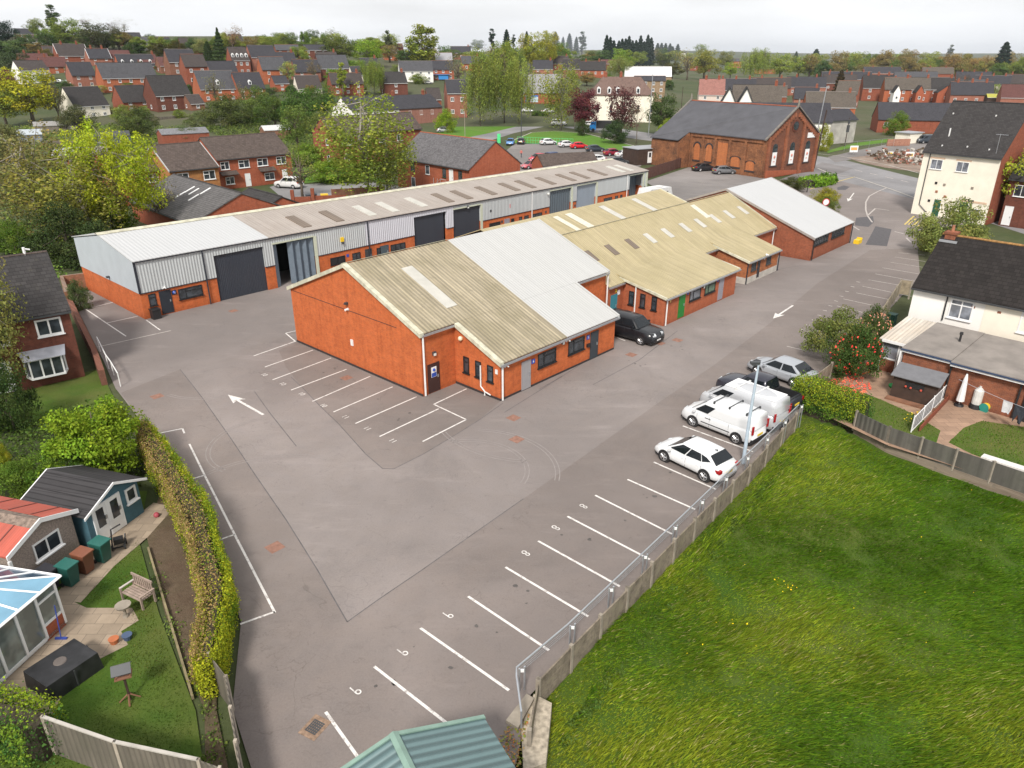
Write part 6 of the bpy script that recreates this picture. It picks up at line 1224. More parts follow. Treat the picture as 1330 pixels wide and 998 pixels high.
TREES = [
 ('dome', 140, 622, 112, 122, (.115, .17, .018), 'round bright lime green bushy tree overhanging the top of the ivy hedge'),
 ('bush', 20, 560, 90, 62, DRK, 'dark evergreen bush at the left edge of the side garden'),
 ('bush', 84, 640, 60, 72, (.07, .12, .02), 'leafy shrub dotted with white flowers behind the black roofed summerhouse', None, 'shrub', 'shrub'),
 ('bush', 30, 640, 42, 74, (.07, .11, .02), 'low green shrub at the left edge behind the red roofed garage', None, 'shrub', 'shrub'),
 ('bush', 4, 612, 40, 24, (.16, .17, .02), 'yellow green shrub at the very left edge above the garage', None, 'shrub', 'shrub'),
 ('bush', 118, 640, 56, 60, (.05, .09, .018), 'dark green shrub filling the gap between summerhouse and lime tree', None, 'shrub', 'shrub'),
 ('birch', 8, 520, 210, 96, OLV, 'pale weeping birch hanging over the dark brick house at the left edge'),
 ('birch', 118, 322, 132, 150, (.135, .135, .035), 'brown green birch leaning behind the white roofed warehouse end'),
 ('lime', 165, 318, 148, 130, (.19, .22, .02), 'large lime green tree behind the white roofed warehouse end'),
 ('birch', 60, 318, 150, 130, (.13, .12, .05), 'brownish birch at the left with a pale slanting trunk'),
 ('bush', 95, 345, 72, 90, (.035, .05, .02), 'dark shrub against the left end of the warehouse'),
 ('bush', 150, 310, 60, 70, (.08, .12, .02), 'mid green shrub between the two leaning birches', None, 'shrub', 'shrub'),
 ('sparse', 215, 300, 75, 60, GRY_, 'leafless grey twiggy tree behind the white warehouse roof'),
 ('bush', 106, 402, 36, 26, (.06, .08, .035), 'small grey green shrub on the brick wall by the car park corner', None, 'shrub', 'shrub'),
 ('bush', 22, 330, 40, 50, (.07, .11, .02), 'pale green shrub with pink blossom behind the brick house roof', None, 'shrub', 'shrub'),
 ('birch', 478, 262, 140, 128, (.125, .15, .03), 'tall weeping birch with white stems in front of the brown brick block'),
 ('birch', 505, 258, 88, 80, (.13, .155, .035), 'smaller weeping birch on the right side of the tall one'),
 ('sparse', 393, 256, 60, 52, (.11, .125, .04), 'small thinly leafed tree in a planter by the parked white car'),
 ('oak', 44, 162, 64, 76, (.20, .20, .02), 'broad yellow green tree left of the cream house'),
 ('oak2', 10, 165, 48, 50, (.12, .14, .03), 'olive green tree at the left edge beside the yellow green one'),
 ('bush', 12, 210, 42, 56, (.10, .10, .045), 'brown olive bush at the left edge of the allotments', None, 'shrub', 'shrub'),
 ('oak', 8, 126, 32, 36, MAR, 'copper leaved tree at the left edge below the brick house'),
 ('oak', 41, 106, 20, 22, MAR, 'small copper leaved tree in front of the white gabled house'),
 ('ash', 78, 160, 44, 24, GRY_, 'grey leafless tree left of the cream house gable'),
 ('bush', 105, 172, 30, 46, (.06, .065, .03), 'dark olive bush in front of the cream house', None, 'shrub', 'shrub'),
 ('bush', 182, 178, 34, 46, (.055, .07, .025), 'dark bush right of the arched shed', None, 'shrub', 'shrub'),
 ('bush', 165, 160, 20, 34, (.13, .16, .04), 'light green bush below the hipped brick house', None, 'shrub', 'shrub'),
 ('dome', 206, 74, 17, 24, (.05, .05, .015), 'left of the two round dark olive trees on the hill'),
 ('dome', 231, 74, 20, 26, (.05, .05, .015), 'right of the two round dark olive trees on the hill'),
 ('oak', 10, 62, 30, 36, BLK_, 'blackish conifer wood at the left end of the skyline'),
 ('dome', 12, 78, 24, 44, (.06, .09, .035), 'blue green tree below the blackish wood at the left edge'),
 ('oak', 20, 98, 26, 44, (.035, .05, .025), 'dark tree left of the brown roofed terrace'),
 ('oak', 50, 50, 22, 24, (.10, .12, .03), 'green tree on the skyline right of the white hilltop house'),
 ('column', 74, 52, 38, 15, (.04, .06, .025), 'dark green poplar spire on the left skyline'),
 ('oak', 90, 64, 34, 50, (.10, .13, .03), 'large light green tree on the hill below the poplar spire'),
 ('oak2', 66, 70, 24, 26, DRK, 'dark tree right of the white hilltop house'),
 ('oak', 128, 70, 34, 44, (.045, .05, .025), 'dark olive hilltop tree in front of the bare ones'),
 ('oak', 156, 66, 26, 38, (.06, .06, .035), 'brown green hilltop tree right of the dark olive one'),
 ('bare', 120, 52, 30, 34, GRY_, 'left of two bare winter trees on the skyline'),
 ('bare2', 160, 52, 26, 44, GRY_, 'right of two bare winter trees on the skyline'),
 ('dome', 176, 76, 20, 28, DRK, 'dark green round tree left of the two olive ones'),
 ('oak', 104, 78, 20, 26, (.06, .10, .025), 'mid green tree right of the white bargeboard house'),
 ('oak', 60, 82, 16, 26, (.08, .07, .02), 'ochre olive bush tree above the brown terraces'),
 ('cypress', 272, 80, 22, 15, DRK, 'small dark conifer left of the tall hill conifer'), ('spruce', 288, 82, 38, 22, DRK, 'tall dark hill conifer above the three storey houses'),
 ('sparse', 304, 70, 34, 26, (.14, .09, .05), 'tall rusty brown tree on the skyline'),
 ('oak', 264, 76, 22, 26, (.13, .14, .06), 'pale green tree beside the brick hill gable'),
 ('sparse', 282, 140, 42, 24, (.10, .10, .05), 'grey twiggy tree in front of the dormer house'),
 ('ash', 331, 112, 16, 14, (.18, .19, .08), 'pale blossoming tree between the big brick fronts'),
 ('sparse', 318, 136, 26, 18, BRN_, 'orange brown tree in front of the gabled dormer house'),
 ('bush', 300, 166, 36, 60, (.06, .075, .025), 'dark hedgerow bush left end of the village hedge', None, 'shrub', 'shrub'),
 ('bush', 335, 160, 40, 50, (.075, .10, .028), 'mid green hedgerow bush below the dormer houses', None, 'shrub', 'shrub'),
 ('bush', 262, 166, 18, 40, (.10, .12, .05), 'grey green low shrub at the edge of the rough paddock', None, 'shrub', 'shrub'),
 ('bush', 240, 186, 20, 42, (.085, .11, .05), 'wide pale shrub behind the lichened roof outbuilding', None, 'shrub', 'shrub'),
 ('oak', 358, 168, 38, 50, (.05, .075, .02), 'dark hedgerow tree left of the cottage row'),
 ('oak', 392, 172, 50, 56, (.045, .08, .02), 'dense green tree just left of the white cottage gable'),
 ('oak', 420, 158, 40, 46, (.05, .085, .022), 'dense dark green tree behind the white cottage gable'),
 ('oak2', 388, 200, 58, 44, (.08, .11, .03), 'feathery green tree left of the brown brick block'),
 ('bush', 420, 176, 26, 54, (.09, .11, .035), 'rounded olive shrub beside the brown brick block', None, 'shrub', 'shrub'),
 ('bush', 396, 214, 24, 50, (.10, .15, .025), 'light green shrub at the foot of the brick block gable', None, 'shrub', 'shrub'),
 ('bush', 440, 236, 26, 80, (.10, .15, .02), 'bright hedge like shrubs at the foot of the tall birch', None, 'shrub', 'shrub'),
 ('oak', 342, 64, 16, 18, (.06, .09, .03), 'green tree on the skyline above the large brick fronts'),
 ('oak', 361, 64, 18, 20, (.075, .10, .035), 'grey green skyline tree left of the bare one'),
 ('bare', 380, 60, 20, 12, GRY_, 'bare tree between two green skyline trees'),
 ('dome', 396, 62, 20, 14, (.07, .11, .02), 'round topped green skyline tree'), ('oak', 408, 62, 20, 18, (.055, .08, .035), 'darker skyline tree right of the round topped one'),
 ('oak', 424, 62, 14, 14, DRK, 'small dark skyline tree'), ('sparse', 438, 66, 26, 26, (.09, .10, .05), 'thin twiggy skyline tree with see through crown'),
 ('oak', 440, 82, 30, 44, (.075, .09, .025), 'broad olive tree below the twiggy skyline tree'), ('oak', 461, 72, 18, 20, (.07, .10, .03), 'green tree right of the broad olive one'),
 ('oak', 480, 86, 30, 46, (.13, .19, .025), 'bright light green tree in the middle of the hill'), ('oak2', 466, 100, 20, 26, (.10, .15, .025), 'green tree below the bright light green one'),
 ('dome', 388, 88, 26, 32, (.13, .16, .04), 'pale green rounded tree between the brick blocks'),
 ('sparse', 409, 108, 28, 18, BRN_, 'brown leafless tree in front of the slate roofed brick house'),
 ('ash', 376, 110, 26, 20, (.17, .19, .06), 'pale yellow green sapling beside the round headed window house'),
 ('column', 446, 126, 38, 12, (.14, .17, .03), 'slender light green column tree in front of the tall chimneys'),
 ('willow', 487, 124, 44, 30, (.11, .14, .03), 'weeping tree above the white cottage row'), ('willow', 480, 108, 26, 30, (.09, .12, .03), 'olive tree behind the weeping one above the cottages'),
 ('oak', 432, 108, 16, 18, (.09, .16, .02), 'small vivid green tree in front of the twin gabled house'),
 ('column', 506, 80, 34, 9, (.05, .06, .035), 'thin dark skyline conifer left of the big poplar'), ('oak', 523, 84, 16, 20, DRK, 'dark bush like tree at the foot of the big poplar'),
 ('poplar', 550, 90, 50, 38, (.135, .155, .03), 'big pale green poplar standing alone on the skyline'),
 ('oak', 578, 78, 16, 20, (.06, .10, .03), 'green tree between the poplar and the dark roofed pair'), ('oak', 620, 68, 14, 20, (.075, .095, .05), 'grey green round tree on the skyline right of the roofs'),
 ('sparse', 638, 80, 20, 34, BRN_, 'brown purplish tree on the skyline behind the willows'), ('column', 639, 66, 24, 8, BLK_, 'thin black skyline spire above the willows'),
 ('cypress', 658, 66, 23, 12, BLK_, 'stout black skyline conifer above the willows'), ('cypress', 684, 66, 21, 9, BLK_, 'small black skyline conifer right of the stout one'), ('column', 667, 64, 16, 5, BLK_, 'very thin black skyline conifer'),
 ('willow', 624, 164, 94, 52, (.115, .135, .035), 'left willow of the group on the green'), ('willow', 655, 160, 98, 60, (.125, .15, .035), 'tallest willow in the middle of the group'), ('willow', 674, 162, 82, 44, (.135, .16, .04), 'right willow of the group, overhanging the road'),
 ('bush', 581, 172, 26, 28, (.13, .18, .02), 'round yellow green bush by the brick houses'),
 ('sparse', 596, 112, 36, 34, (.10, .09, .05), 'brown green tree in front of the blue awning'), ('oak', 652, 96, 36, 30, (.10, .13, .03), 'green tree behind the tallest willow'),
 ('oak', 690, 94, 44, 36, (.165, .17, .03), 'yellow green tree behind the shop'), ('oak', 712, 92, 44, 30, (.17, .17, .025), 'taller yellow green tree right behind the shop'), ('oak', 728, 88, 28, 26, (.075, .12, .025), 'dense mid green tree above the brown gabled house'),
 ('oak', 672, 98, 30, 26, (.08, .11, .03), 'green tree at the left end of the shop roof'), ('sparse', 683, 72, 18, 22, (.24, .17, .08), 'orange tinted tree behind the shop'),
 ('cypress', 710, 66, 20, 8, BLK_, 'first of five dark skyline conifers'), ('cypress', 721, 68, 22, 13, BLK_, 'second and widest of five dark skyline conifers'), ('cypress', 731, 66, 15, 7, BLK_, 'third of five dark skyline conifers, shortest'), ('cypress', 739, 70, 22, 11, (.02, .035, .03), 'fourth of five dark skyline conifers, bluish'), ('cypress', 748, 72, 20, 9, (.025, .04, .025), 'fifth of five dark skyline conifers, greenish'), ('column', 756, 72, 26, 9, (.03, .045, .025), 'slim feathery conifer right of the five dark ones'),
 ('oak', 766, 84, 16, 26, OLV, 'olive tree at the left end of the pale scrub belt'), ('oak', 782, 84, 16, 22, (.10, .13, .05), 'pale scrub tree left of the black conifer clump'), ('oak', 794, 86, 20, 16, (.11, .18, .03), 'light green tree in front of the black conifer clump'),
 ('oak', 808, 94, 26, 30, (.12, .17, .03), 'bright green tree left of the white roofed hall'), ('willow', 804, 102, 26, 38, (.13, .15, .05), 'pale willow beside the pub chimneys'), ('sparse', 845, 84, 22, 34, (.12, .11, .05), 'brownish tree right of the white roofed hall'), ('oak', 860, 90, 18, 24, (.05, .06, .02), 'dark olive tree behind the hall roof'), ('oak', 873, 102, 18, 26, (.06, .06, .02), 'dark olive bush behind the pink house'),
 ('birch', 728, 169, 84, 62, (.13, .145, .035), 'leaning pale birch on the green in front of the shop'),
 ('oak', 757, 172, 50, 46, MAR, 'left of the two copper beeches in front of the pub'), ('oak2', 806, 182, 62, 46, (.07, .028, .032), 'right of the two copper beeches, larger'),
 ('bush', 756, 176, 18, 18, (.04, .055, .025), 'dark shrub below the left copper beech', None, 'shrub', 'shrub'), ('bush', 800, 186, 26, 36, (.035, .055, .025), 'dark green yew shrub below the right copper beech', None, 'shrub', 'shrub'),
 ('bare', 826, 188, 58, 30, GRY_, 'bare young tree beside the old chapel hall'), ('oak', 857, 176, 48, 42, (.045, .065, .025), 'dark round tree left of the chapel hall roof'), ('bush', 866, 182, 24, 24, (.14, .18, .025), 'lime green shrub against the dark round tree', None, 'shrub', 'shrub'),
 ('sparse', 892, 104, 36, 30, (.15, .13, .04), 'olive brown tree left above the pink house'), ('oak', 914, 104, 34, 40, (.14, .14, .035), 'big olive yellow tree behind the pink house chimneys'), ('oak', 942, 92, 22, 24, OLV, 'olive tree right of the big yellow one'), ('oak', 948, 102, 18, 20, (.15, .20, .03), 'small lime green tree above the slate roofs'),
 ('willow', 974, 104, 38, 34, (.13, .16, .035), 'large pale willow above the slate roofs, left one'), ('willow', 990, 102, 36, 30, (.12, .15, .035), 'large pale willow above the slate roofs, right one'), ('oak', 1012, 104, 30, 34, (.15, .18, .04), 'bright green tree left of the far conifers'), ('oak', 1036, 102, 26, 30, (.14, .17, .035), 'bright green tree right of the small conifer'),
 ('oak', 1051, 102, 14, 16, (.15, .20, .03), 'small lime tree below the dark rounded conifer'), ('dense', 1057, 90, 22, 17, BLK_, 'dark rounded conifer on the right skyline'), ('cypress', 1032, 86, 16, 9, (.035, .05, .03), 'small conifer left of the dark rounded one'),
 ('cypress', 1087, 131, 34, 17, (.045, .035, .02), 'dark brown conical conifer among the terraces'), ('cypress', 1297, 100, 38, 24, (.018, .03, .024), 'big dark leaning conifer at the far right'), ('column', 1231, 82, 20, 7, (.04, .05, .035), 'thin conifer tip above the orange trees'),
 ('bare', 1240, 132, 40, 34, (.06, .05, .04), 'dense dark twiggy tree in front of the terraces'),
 ('bush', 1163, 176, 27, 28, (.085, .125, .025), 'round green bush by the pink garden wall'), ('bush', 1067, 196, 30, 22, (.16, .17, .02), 'yellow green shrub by the telegraph pole', None, 'shrub', 'shrub'),
 ('bush', 1028, 248, 16, 36, (.05, .055, .02), 'dark olive shrub behind the white roofed unit', None, 'shrub', 'shrub'), ('bush', 1070, 264, 18, 34, (.16, .15, .02), 'golden topped clipped shrub by the entrance road', None, 'shrub', 'shrub'), ('bush', 1073, 276, 18, 28, (.08, .10, .025), 'green shrub behind the round sign by the entrance', None, 'shrub', 'shrub'),
 ('bush', 1228, 332, 66, 82, (.125, .14, .045), 'feathery pale olive tree in front of the tall rendered house'), ('ash', 1322, 292, 90, 66, (.19, .21, .03), 'bright lime tree at the right edge by the brick wing'),
]
for v in TREES:
    k, x, y, hh_, ww_, c, lab = v[:7]; kw = dict(name=v[8], cat=v[9]) if len(v) > 7 else {}
    tp(k, x, y, hh_, ww_, c, lab, flat=y > 190, **kw)

ORDW = 'first second third fourth fifth sixth seventh eighth ninth tenth eleventh twelfth thirteenth fourteenth fifteenth sixteenth seventeenth eighteenth nineteenth'.split()
TENS = {20: 'twent', 30: 'thirt', 40: 'fort', 50: 'fift'}
def ordw(i):
    if i <= 19: return ORDW[i-1]
    d, u = i//10*10, i % 10
    return TENS[d]+'ieth' if u == 0 else TENS[d]+'y '+ORDW[u-1]
def cname(c):
    r, g, b = c
    if r > g*1.25: return 'copper brown' if r < .1 else 'russet'
    if max(c) < .06: return 'dark green'
    return 'olive' if r > g*.92 else ('yellow green' if g > .14 else 'mid green')
random.seed(8)
for i in range(13): tp('cypress', 787+i*4.8+random.uniform(-1, 1), 86, 30+random.uniform(-4, 4), 13, BLK_, ordw(i+1)+' from the left of the tightly packed black conifers right of centre skyline', 'black conifer clump')
for i in range(6): tp('cypress', 853+i*5+random.uniform(-1, 1), 80, 20+random.uniform(-4, 2), 11, (.022, .036, .024), ordw(i+1)+' from the left of the small dark conifers above the pink house', 'small dark conifer clump')
BC = [(.075, .11, .03), (.12, .15, .035), (.05, .08, .03), (.15, .17, .04), (.14, .11, .045)]
for i in range(34):
    x = 1052+i*8.6+random.uniform(-3, 3); c = random.choice(BC) if x < 1225 or x > 1285 else random.choice(((.17, .12, .05), (.14, .13, .04)))
    tp(random.choice(('oak', 'oak2', 'dome')), x, 101+random.uniform(-4, 3), 22+random.uniform(-6, 8), 26+random.uniform(-4, 10), c, cname(c)+' tree, '+ordw(i+1)+' from the left of the belt behind the terraces', 'tree belt behind the terraces')
for i in range(38):
    x = 5+i*13.5+random.uniform(-4, 4); y0 = 62 if x < 200 else 66
    tp(random.choice(('oak', 'oak2', 'dome', 'ash')), x, y0+random.uniform(0, 6), 15+random.uniform(-4, 8), 22+random.uniform(-4, 10), c_ := random.choice(BC), cname(c_)+' tree, '+ordw(i+1)+' from the left of the small left skyline trees', 'hilltop skyline trees')
for i in range(26):
    x = 510+i*16+random.uniform(-5, 5)
    tp(random.choice(('oak', 'oak2', 'ash')), x, 84+random.uniform(-6, 8), 14+random.uniform(-3, 7), 24+random.uniform(-4, 10), c_ := random.choice(BC), cname(c_)+' tree, '+ordw(i+1)+' from the left of those scattered below the middle skyline', 'middle skyline trees')
GT_ = [(60,112),(88,118),(130,122),(152,128),(196,128),(214,118),(240,124),(262,112),(300,112),(322,122),(340,100),(352,126),(376,124),(402,124),(424,118),(446,108),(500,112),(545,108),(26,136),(60,140),(150,100),(182,98),(212,92),(256,86),(300,84),(330,80),(368,90),(416,78),(450,90),(118,104),(92,96),(620,112),(640,118),(700,112),(742,108),(764,112),(790,112),(868,118),(960,128),(1010,128),(1050,132),(1100,122),(1140,118),(1190,122),(1250,120),(1290,128),(230,100),(170,118),(286,124),(470,122),(520,96),(140,146),(190,150),(232,152),(10,150),(70,128)]
seen_ = set()
for x, y in sorted(GT_):
    hx = sorted(VG, key=lambda v: abs(v[0]+v[2]/2-x)+1.5*abs(v[1]-y)); c_ = random.choice(BC)
    for v in hx:
        side_ = 'left' if x < v[0] else 'right' if x > v[0]+v[2] else 'in front' if y > v[1]-1 else 'behind'
        nm = v[9]; lb = cname(c_)+' garden tree '+side_+(' of the ' if side_ != 'behind' else ' the ')+nm
        if (side_, v[9]) not in seen_ and len(lb.split()) <= 16: break
    if len(lb.split()) > 16: lb = cname(c_)+' garden tree on its own patch between the village rows'
    seen_.add((side_, v[9]))
    tp(random.choice(('bush', 'oak', 'dome', 'oak2')), x+random.uniform(-3, 3), y+random.uniform(-2, 2), 10+random.uniform(-2, 7), 15+random.uniform(-3, 9), c_, lb, 'garden trees in the village')
# stuff: low scrub on allotments and verges
def scrub(name, label, pts, n, r_, h_, cols, seed, size=.25):
    global rng; rng = np.random.default_rng(seed); xs = [p[0] for p in pts]; ys = [p[1] for p in pts]; c = []
    while len(c) < n:
        x, y = rng.uniform(min(xs), max(xs)), rng.uniform(min(ys), max(ys))
        if inside(x, y, pts): c.append((x, y, H(x, y)+.06+h_*rng.random()*.6))
    co, t = clump_leaves(np.array(c), r_, 26, size, .3); t *= np.array(cols); stuff(link(name, fast_mesh(name, co, 4, LEAF, t)), label, 'scrub')
q = lambda *L: [tuple(GT(x, y))[:2] for x, y in L]
scrub('allotment_scrub', 'tangled low scrub over the allotments', q((0, 200), (0, 168), (95, 160), (230, 168), (262, 176), (150, 200), (60, 240), (0, 300)), 900, 1.1, 1.0, (.09, .12, .03), 71, .42)
scrub('hedgerow_scrub', 'rough scrub between the terrace and the village', q((255, 168), (350, 163), (440, 176), (395, 210), (360, 190), (270, 176)), 420, 1.2, 1.5, (.075, .10, .03), 72, .42)
scrub('left_garden_scrub', 'overgrown planting behind the left house', [(-70, 60), (-46, 46), (-41, 62), (-44, 70), (-42, 84), (-56, 98), (-90, 96), (-90, 70)], 700, .9, .9, (.085, .13, .03), 73, .28)
scrub('left_corner_scrub', 'low planting around the summerhouse and side garden', [(-36, 34), (-24, 32), (-19.5, 31.5), (-18.6, 32.5), (-22.5, 38), (-25.5, 41.5), (-30, 38)], 260, .7, .6, (.05, .08, .02), 74, .16)
scrub('border_planting', 'small plants in the border under the ivy hedge', [(-8.8, 13.6), (-10.3, 17.9), (-13.6, 22.5), (-16.6, 27.5), (-16.2, 27.0), (-12.9, 22), (-9.9, 17.9), (-8, 13.6)], 60, .3, .1, (.07, .10, .025), 75, .09)
scrub('right_bed_planting', 'scattered fallen leaves and low plants in the right bed', [(19.0, 41.2), (19.9, 43.8), (21.4, 45.6), (22.6, 45.6), (20.8, 43.6), (20.0, 41.6), (23.0, 36.3)], 60, .3, .1, (.09, .07, .03), 76, .1)
# ================================================================ hedges: ivy over the fence, clipped hedges
def hedge(name, label, pts, w, h, cols, n, size, seed, wood=None, top=None, cat='hedge', z0=0):
    global rng; rng = np.random.default_rng(seed); p0 = Vector(pts[0][:2]).to_3d(); t = thing(name, label, cat, (p0.x, p0.y, z0)); L = []; core = MB()
    P = [Vector(p[:2]) for p in pts]; hs = [p[2] if len(p) > 2 else 1 for p in pts]; ws = [p[3] if len(p) > 3 else 1 for p in pts]; tot = sum((b-a).length for a, b in zip(P, P[1:])); O = []; C_ = []
    for (a, b), ha, hb, wa, wb in zip(zip(P, P[1:]), hs, hs[1:], ws, ws[1:]):
        d = b-a; u = d.normalized(); nn = Vector((-u.y, u.x)); k = int(n*d.length/tot); f = rng.random(k)
        hh_ = h*(ha+(hb-ha)*f); ww_ = w*(wa+(wb-wa)*f)/2; th = rng.uniform(-.25*np.pi, 1.25*np.pi, k)
        side = np.clip(np.cos(th)*1.5, -1, 1); up = np.clip(np.sin(th)*1.5, -1.0, 1); zz = np.where(up < 1, hh_*(.5+.5*up*rng.random(k)**.6), hh_)*(1+.08*rng.normal(size=k))
        zz = np.where(rng.random(k) < .5, hh_*rng.random(k)**.7, zz); side = np.where(zz < hh_*.93, np.sign(side), side)
        bump_ = .85+.5*vn(f*d.length, zz+seed, .7, seed); x = a.x+d.x*f+nn.x*side*ww_*bump_+.07*rng.normal(size=k); y = a.y+d.y*f+nn.y*side*ww_*bump_+.07*rng.normal(size=k)
        L.append(np.stack([x, y, zz+.1*rng.normal(size=k)], 1)); O.append(np.stack([nn.x*side, nn.y*side, .4+0*side], 1))
        tint = np.array(cols[0])[None]*np.ones((k, 1)); m2 = rng.random(k) < (.15+.7*(vn(f*d.length*1.0, zz*1.5+9, .8, seed+3) > .5)); tint[m2] = cols[1]
        if top is not None: m3 = ((zz > hh_*.88) & (rng.random(k) < .66) & (side*(1 if top[1] > 0 else -1) < .5)) | ((side*top[1] < -.5) & (zz > hh_*.35) & (rng.random(k) < .55)); tint[m3] = top[0]
        C_.append(tint*tints(k, v=.3))
        core.ext([((a+nn*w*wa*.22).x-p0.x, (a+nn*w*wa*.22).y-p0.y, -.9 if z0 else 0), ((a-nn*w*wa*.22).x-p0.x, (a-nn*w*wa*.22).y-p0.y, -.9 if z0 else 0), ((a-nn*w*wa*.22).x-p0.x, (a-nn*w*wa*.22).y-p0.y, h*ha*.86), ((a+nn*w*wa*.22).x-p0.x, (a+nn*w*wa*.22).y-p0.y, h*ha*.78)], (d.x, d.y, 0))
    for e_, he, we in ((P[0], hs[0], ws[0]), (P[-1], hs[-1], ws[-1])):
        k = int(n*.035); th = rng.uniform(0, 2*np.pi, k); rr_ = w*we*.5*rng.random(k)**.4; zz = h*he*rng.random(k); L.append(np.stack([e_.x+rr_*np.cos(th), e_.y+rr_*np.sin(th), zz], 1)); O.append(np.stack([np.cos(th), np.sin(th), .3+0*th], 1)); C_.append(np.array(cols[0])[None]*tints(k, v=.3))
    co = np.concatenate(L); co[:, 0] -= p0.x; co[:, 1] -= p0.y
    core.build('stems', wood or plain('dark_hedge_stems', (.05, .04, .025), .95, var=.4, sc=8), t)
    link('foliage', fast_mesh('foliage', leaf_co(co, size, np.concatenate(O), .2), 4, LEAF, np.concatenate(C_)), t); return t
hedge('ivy_hedge', 'long ivy smothered fence, brown twiggy top and yellow green leaves, between garden and car park', [(-10.35, 18.6, .9, .8), (-11.2, 22.1, 1, 1.1), (-14.1, 27.4, 1.05, 1.3), (-17.9, 32.5, 1, 1.1), (-20.5, 36.0, .9, .8)], .85, 1.85, ((.20, .215, .018), (.085, .13, .015)), 62000, .07, 81, top=((.19, .135, .065), -1))
hedge('ivy_fence_end', 'thick ivy over the lower left corner fence', [(-14.4, 16.2, 1, 1), (-20.5, 17.6, 1, 1)], 1.2, 1.75, ((.035, .075, .02), (.09, .14, .02)), 14000, .08, 82, top=((.15, .20, .02), 1))
hedge('corner_ivy', 'dark ivy mass draped over the corner where the concrete fence meets the panel fence', [(17.9, 42.0, 1, .8), (18.6, 41.2, 1.1, 1.1), (21.0, 38.8, .9, .8)], 1.0, 1.85, ((.035, .075, .018), (.075, .13, .02)), 18000, .08, 83, top=((.16, .19, .02), 1), z0=-.2)
hedge('clipped_hedge', 'low bright green clipped hedge beside the entrance road', [G(1047, 243), G(1072, 238)], 3.2, 1.2, ((.11, .19, .02), (.08, .15, .02)), 2600, .3, 84)
hedge('clipped_hedge', 'small darker clipped bush at the end of the bright hedge', [G(1073, 237), G(1079, 236)], 2.0, 1.3, ((.05, .10, .02), (.07, .12, .02)), 700, .3, 85)
hedge('clipped_hedge', 'dark clipped hedge in the yard below the village hedgerow', [tuple(GT(300, 164))[:2], tuple(GT(344, 161))[:2]], 2, 2.2, ((.05, .11, .02), (.07, .13, .02)), 2500, .4, 86)
hedge('hedge', 'dark hedge under the shop parking wall', [tuple(GT(692, 150))[:2], tuple(GT(712, 151))[:2]], 2, 2.2, ((.035, .06, .02), (.06, .09, .02)), 900, .4, 87)
# camellias at the right
def cam(kind, px, yb, hpx, wpx, col, lab, fc, nf, seed):
    t = tp(kind, px, yb, hpx, wpx, col, lab, flat=True, name='shrub', cat='shrub'); r = np.random.default_rng(seed); d = r.normal(size=(nf, 3)); d /= np.linalg.norm(d, axis=1)[:, None]; d[:, 1] = -abs(d[:, 1])*r.choice([1, 1, 1, -1], nf)
    a = -t.rotation_euler.z; q = d*np.array([.60, .60, .42])+np.array([0, 0, .46]); x, y = q[:, 0].copy(), q[:, 1].copy(); q[:, 0] = x*math.cos(a)-y*math.sin(a); q[:, 1] = x*math.sin(a)+y*math.cos(a)
    global rng; rng = r; co = np.concatenate([leaf_co(q, .042, d, .3), leaf_co(q+.008, .042, d, .3)]); o = link('flowers', fast_mesh('flowers', co, 4, LEAF, np.array(fc)*tints(len(q)*2, v=.2)), t); return t
cam('bush', 1086, 470, 66, 76, (.095, .11, .035), 'feathery olive green shrub on the left of the camellias', (.2, .2, .05), 10, 1)
cam('bush', 1105, 487, 60, 66, (.04, .065, .02), 'camellia covered in red flowers above the fallen petals', (.62, .06, .06), 150, 2)
cam('bush', 1128, 462, 62, 44, (.05, .07, .025), 'camellia covered in pale pink flowers beside the lean to porch', (.62, .30, .24), 230, 3)
def scatter_bits(name, label, pts, n, size, cols, seed, z, cat):
    r = np.random.default_rng(seed); xs = [p[0] for p in pts]; ys = [p[1] for p in pts]; x = r.uniform(min(xs), max(xs), n*4); y = r.uniform(min(ys), max(ys), n*4); k = np.array([inside(a, b, pts) for a, b in zip(x, y)]); x = x[k][:n]; y = y[k][:n]
    global rng; rng = r; co = leaf_co(np.stack([x, y, 0*x+z+.03*r.random(len(x))], 1), size, None, 2.5); t = np.array(cols)[r.integers(0, len(cols), len(x))]*tints(len(x), v=.15); stuff(link(name, fast_mesh(name, co, 4, LEAF, t)), label, cat)
pts = [G(*p) for p in ((1066, 500), (1085, 492), (1120, 488), (1133, 505), (1112, 520), (1094, 535), (1070, 522))]
scatter_bits('fallen_petals', 'red and coral petals fallen on bed and lawn', pts, 650, .13, [(.62, .08, .06), (.55, .2, .12), (.6, .12, .1)], 5, .04, 'petals')
scatter_bits('dandelions', 'yellow dandelions dotted in the meadow', [(2, 17), (24, 17), (24, 34), (8, 26)], 40, .05, [(.7, .48, .02)], 6, -.42, 'flowers')
for (x, y) in ((1015, 765), (1022, 772), (960, 820)):
    g_ = G(x, y, -.7); scatter_bits('dandelion_clump', 'bright yellow dandelion clump in the meadow', [(g_[0]-.3, g_[1]-.3), (g_[0]+.3, g_[1]-.3), (g_[0]+.3, g_[1]+.3), (g_[0]-.3, g_[1]+.3)], 6, .07, [(.7, .48, .02)], int(x), -.38, 'flowers')
pts = [G(*p) for p in ((1178, 540), (1196, 535), (1192, 552), (1170, 548))]; scatter_bits('yellow_flowers', 'small yellow flowers at the edge of the right lawn', pts, 40, .1, [(.7, .5, .02)], 7, .12, 'flowers')
scatter_bits('hedge_leaf_litter', 'brown litter on soil at the corner by the green shed', [(-.9, 16.0), (.2, 15.2), (.6, 17.8), (-.2, 17.2)], 300, .09, [(.3, .13, .06), (.2, .14, .07), (.14, .16, .04)], 8, .03, 'leaf litter')

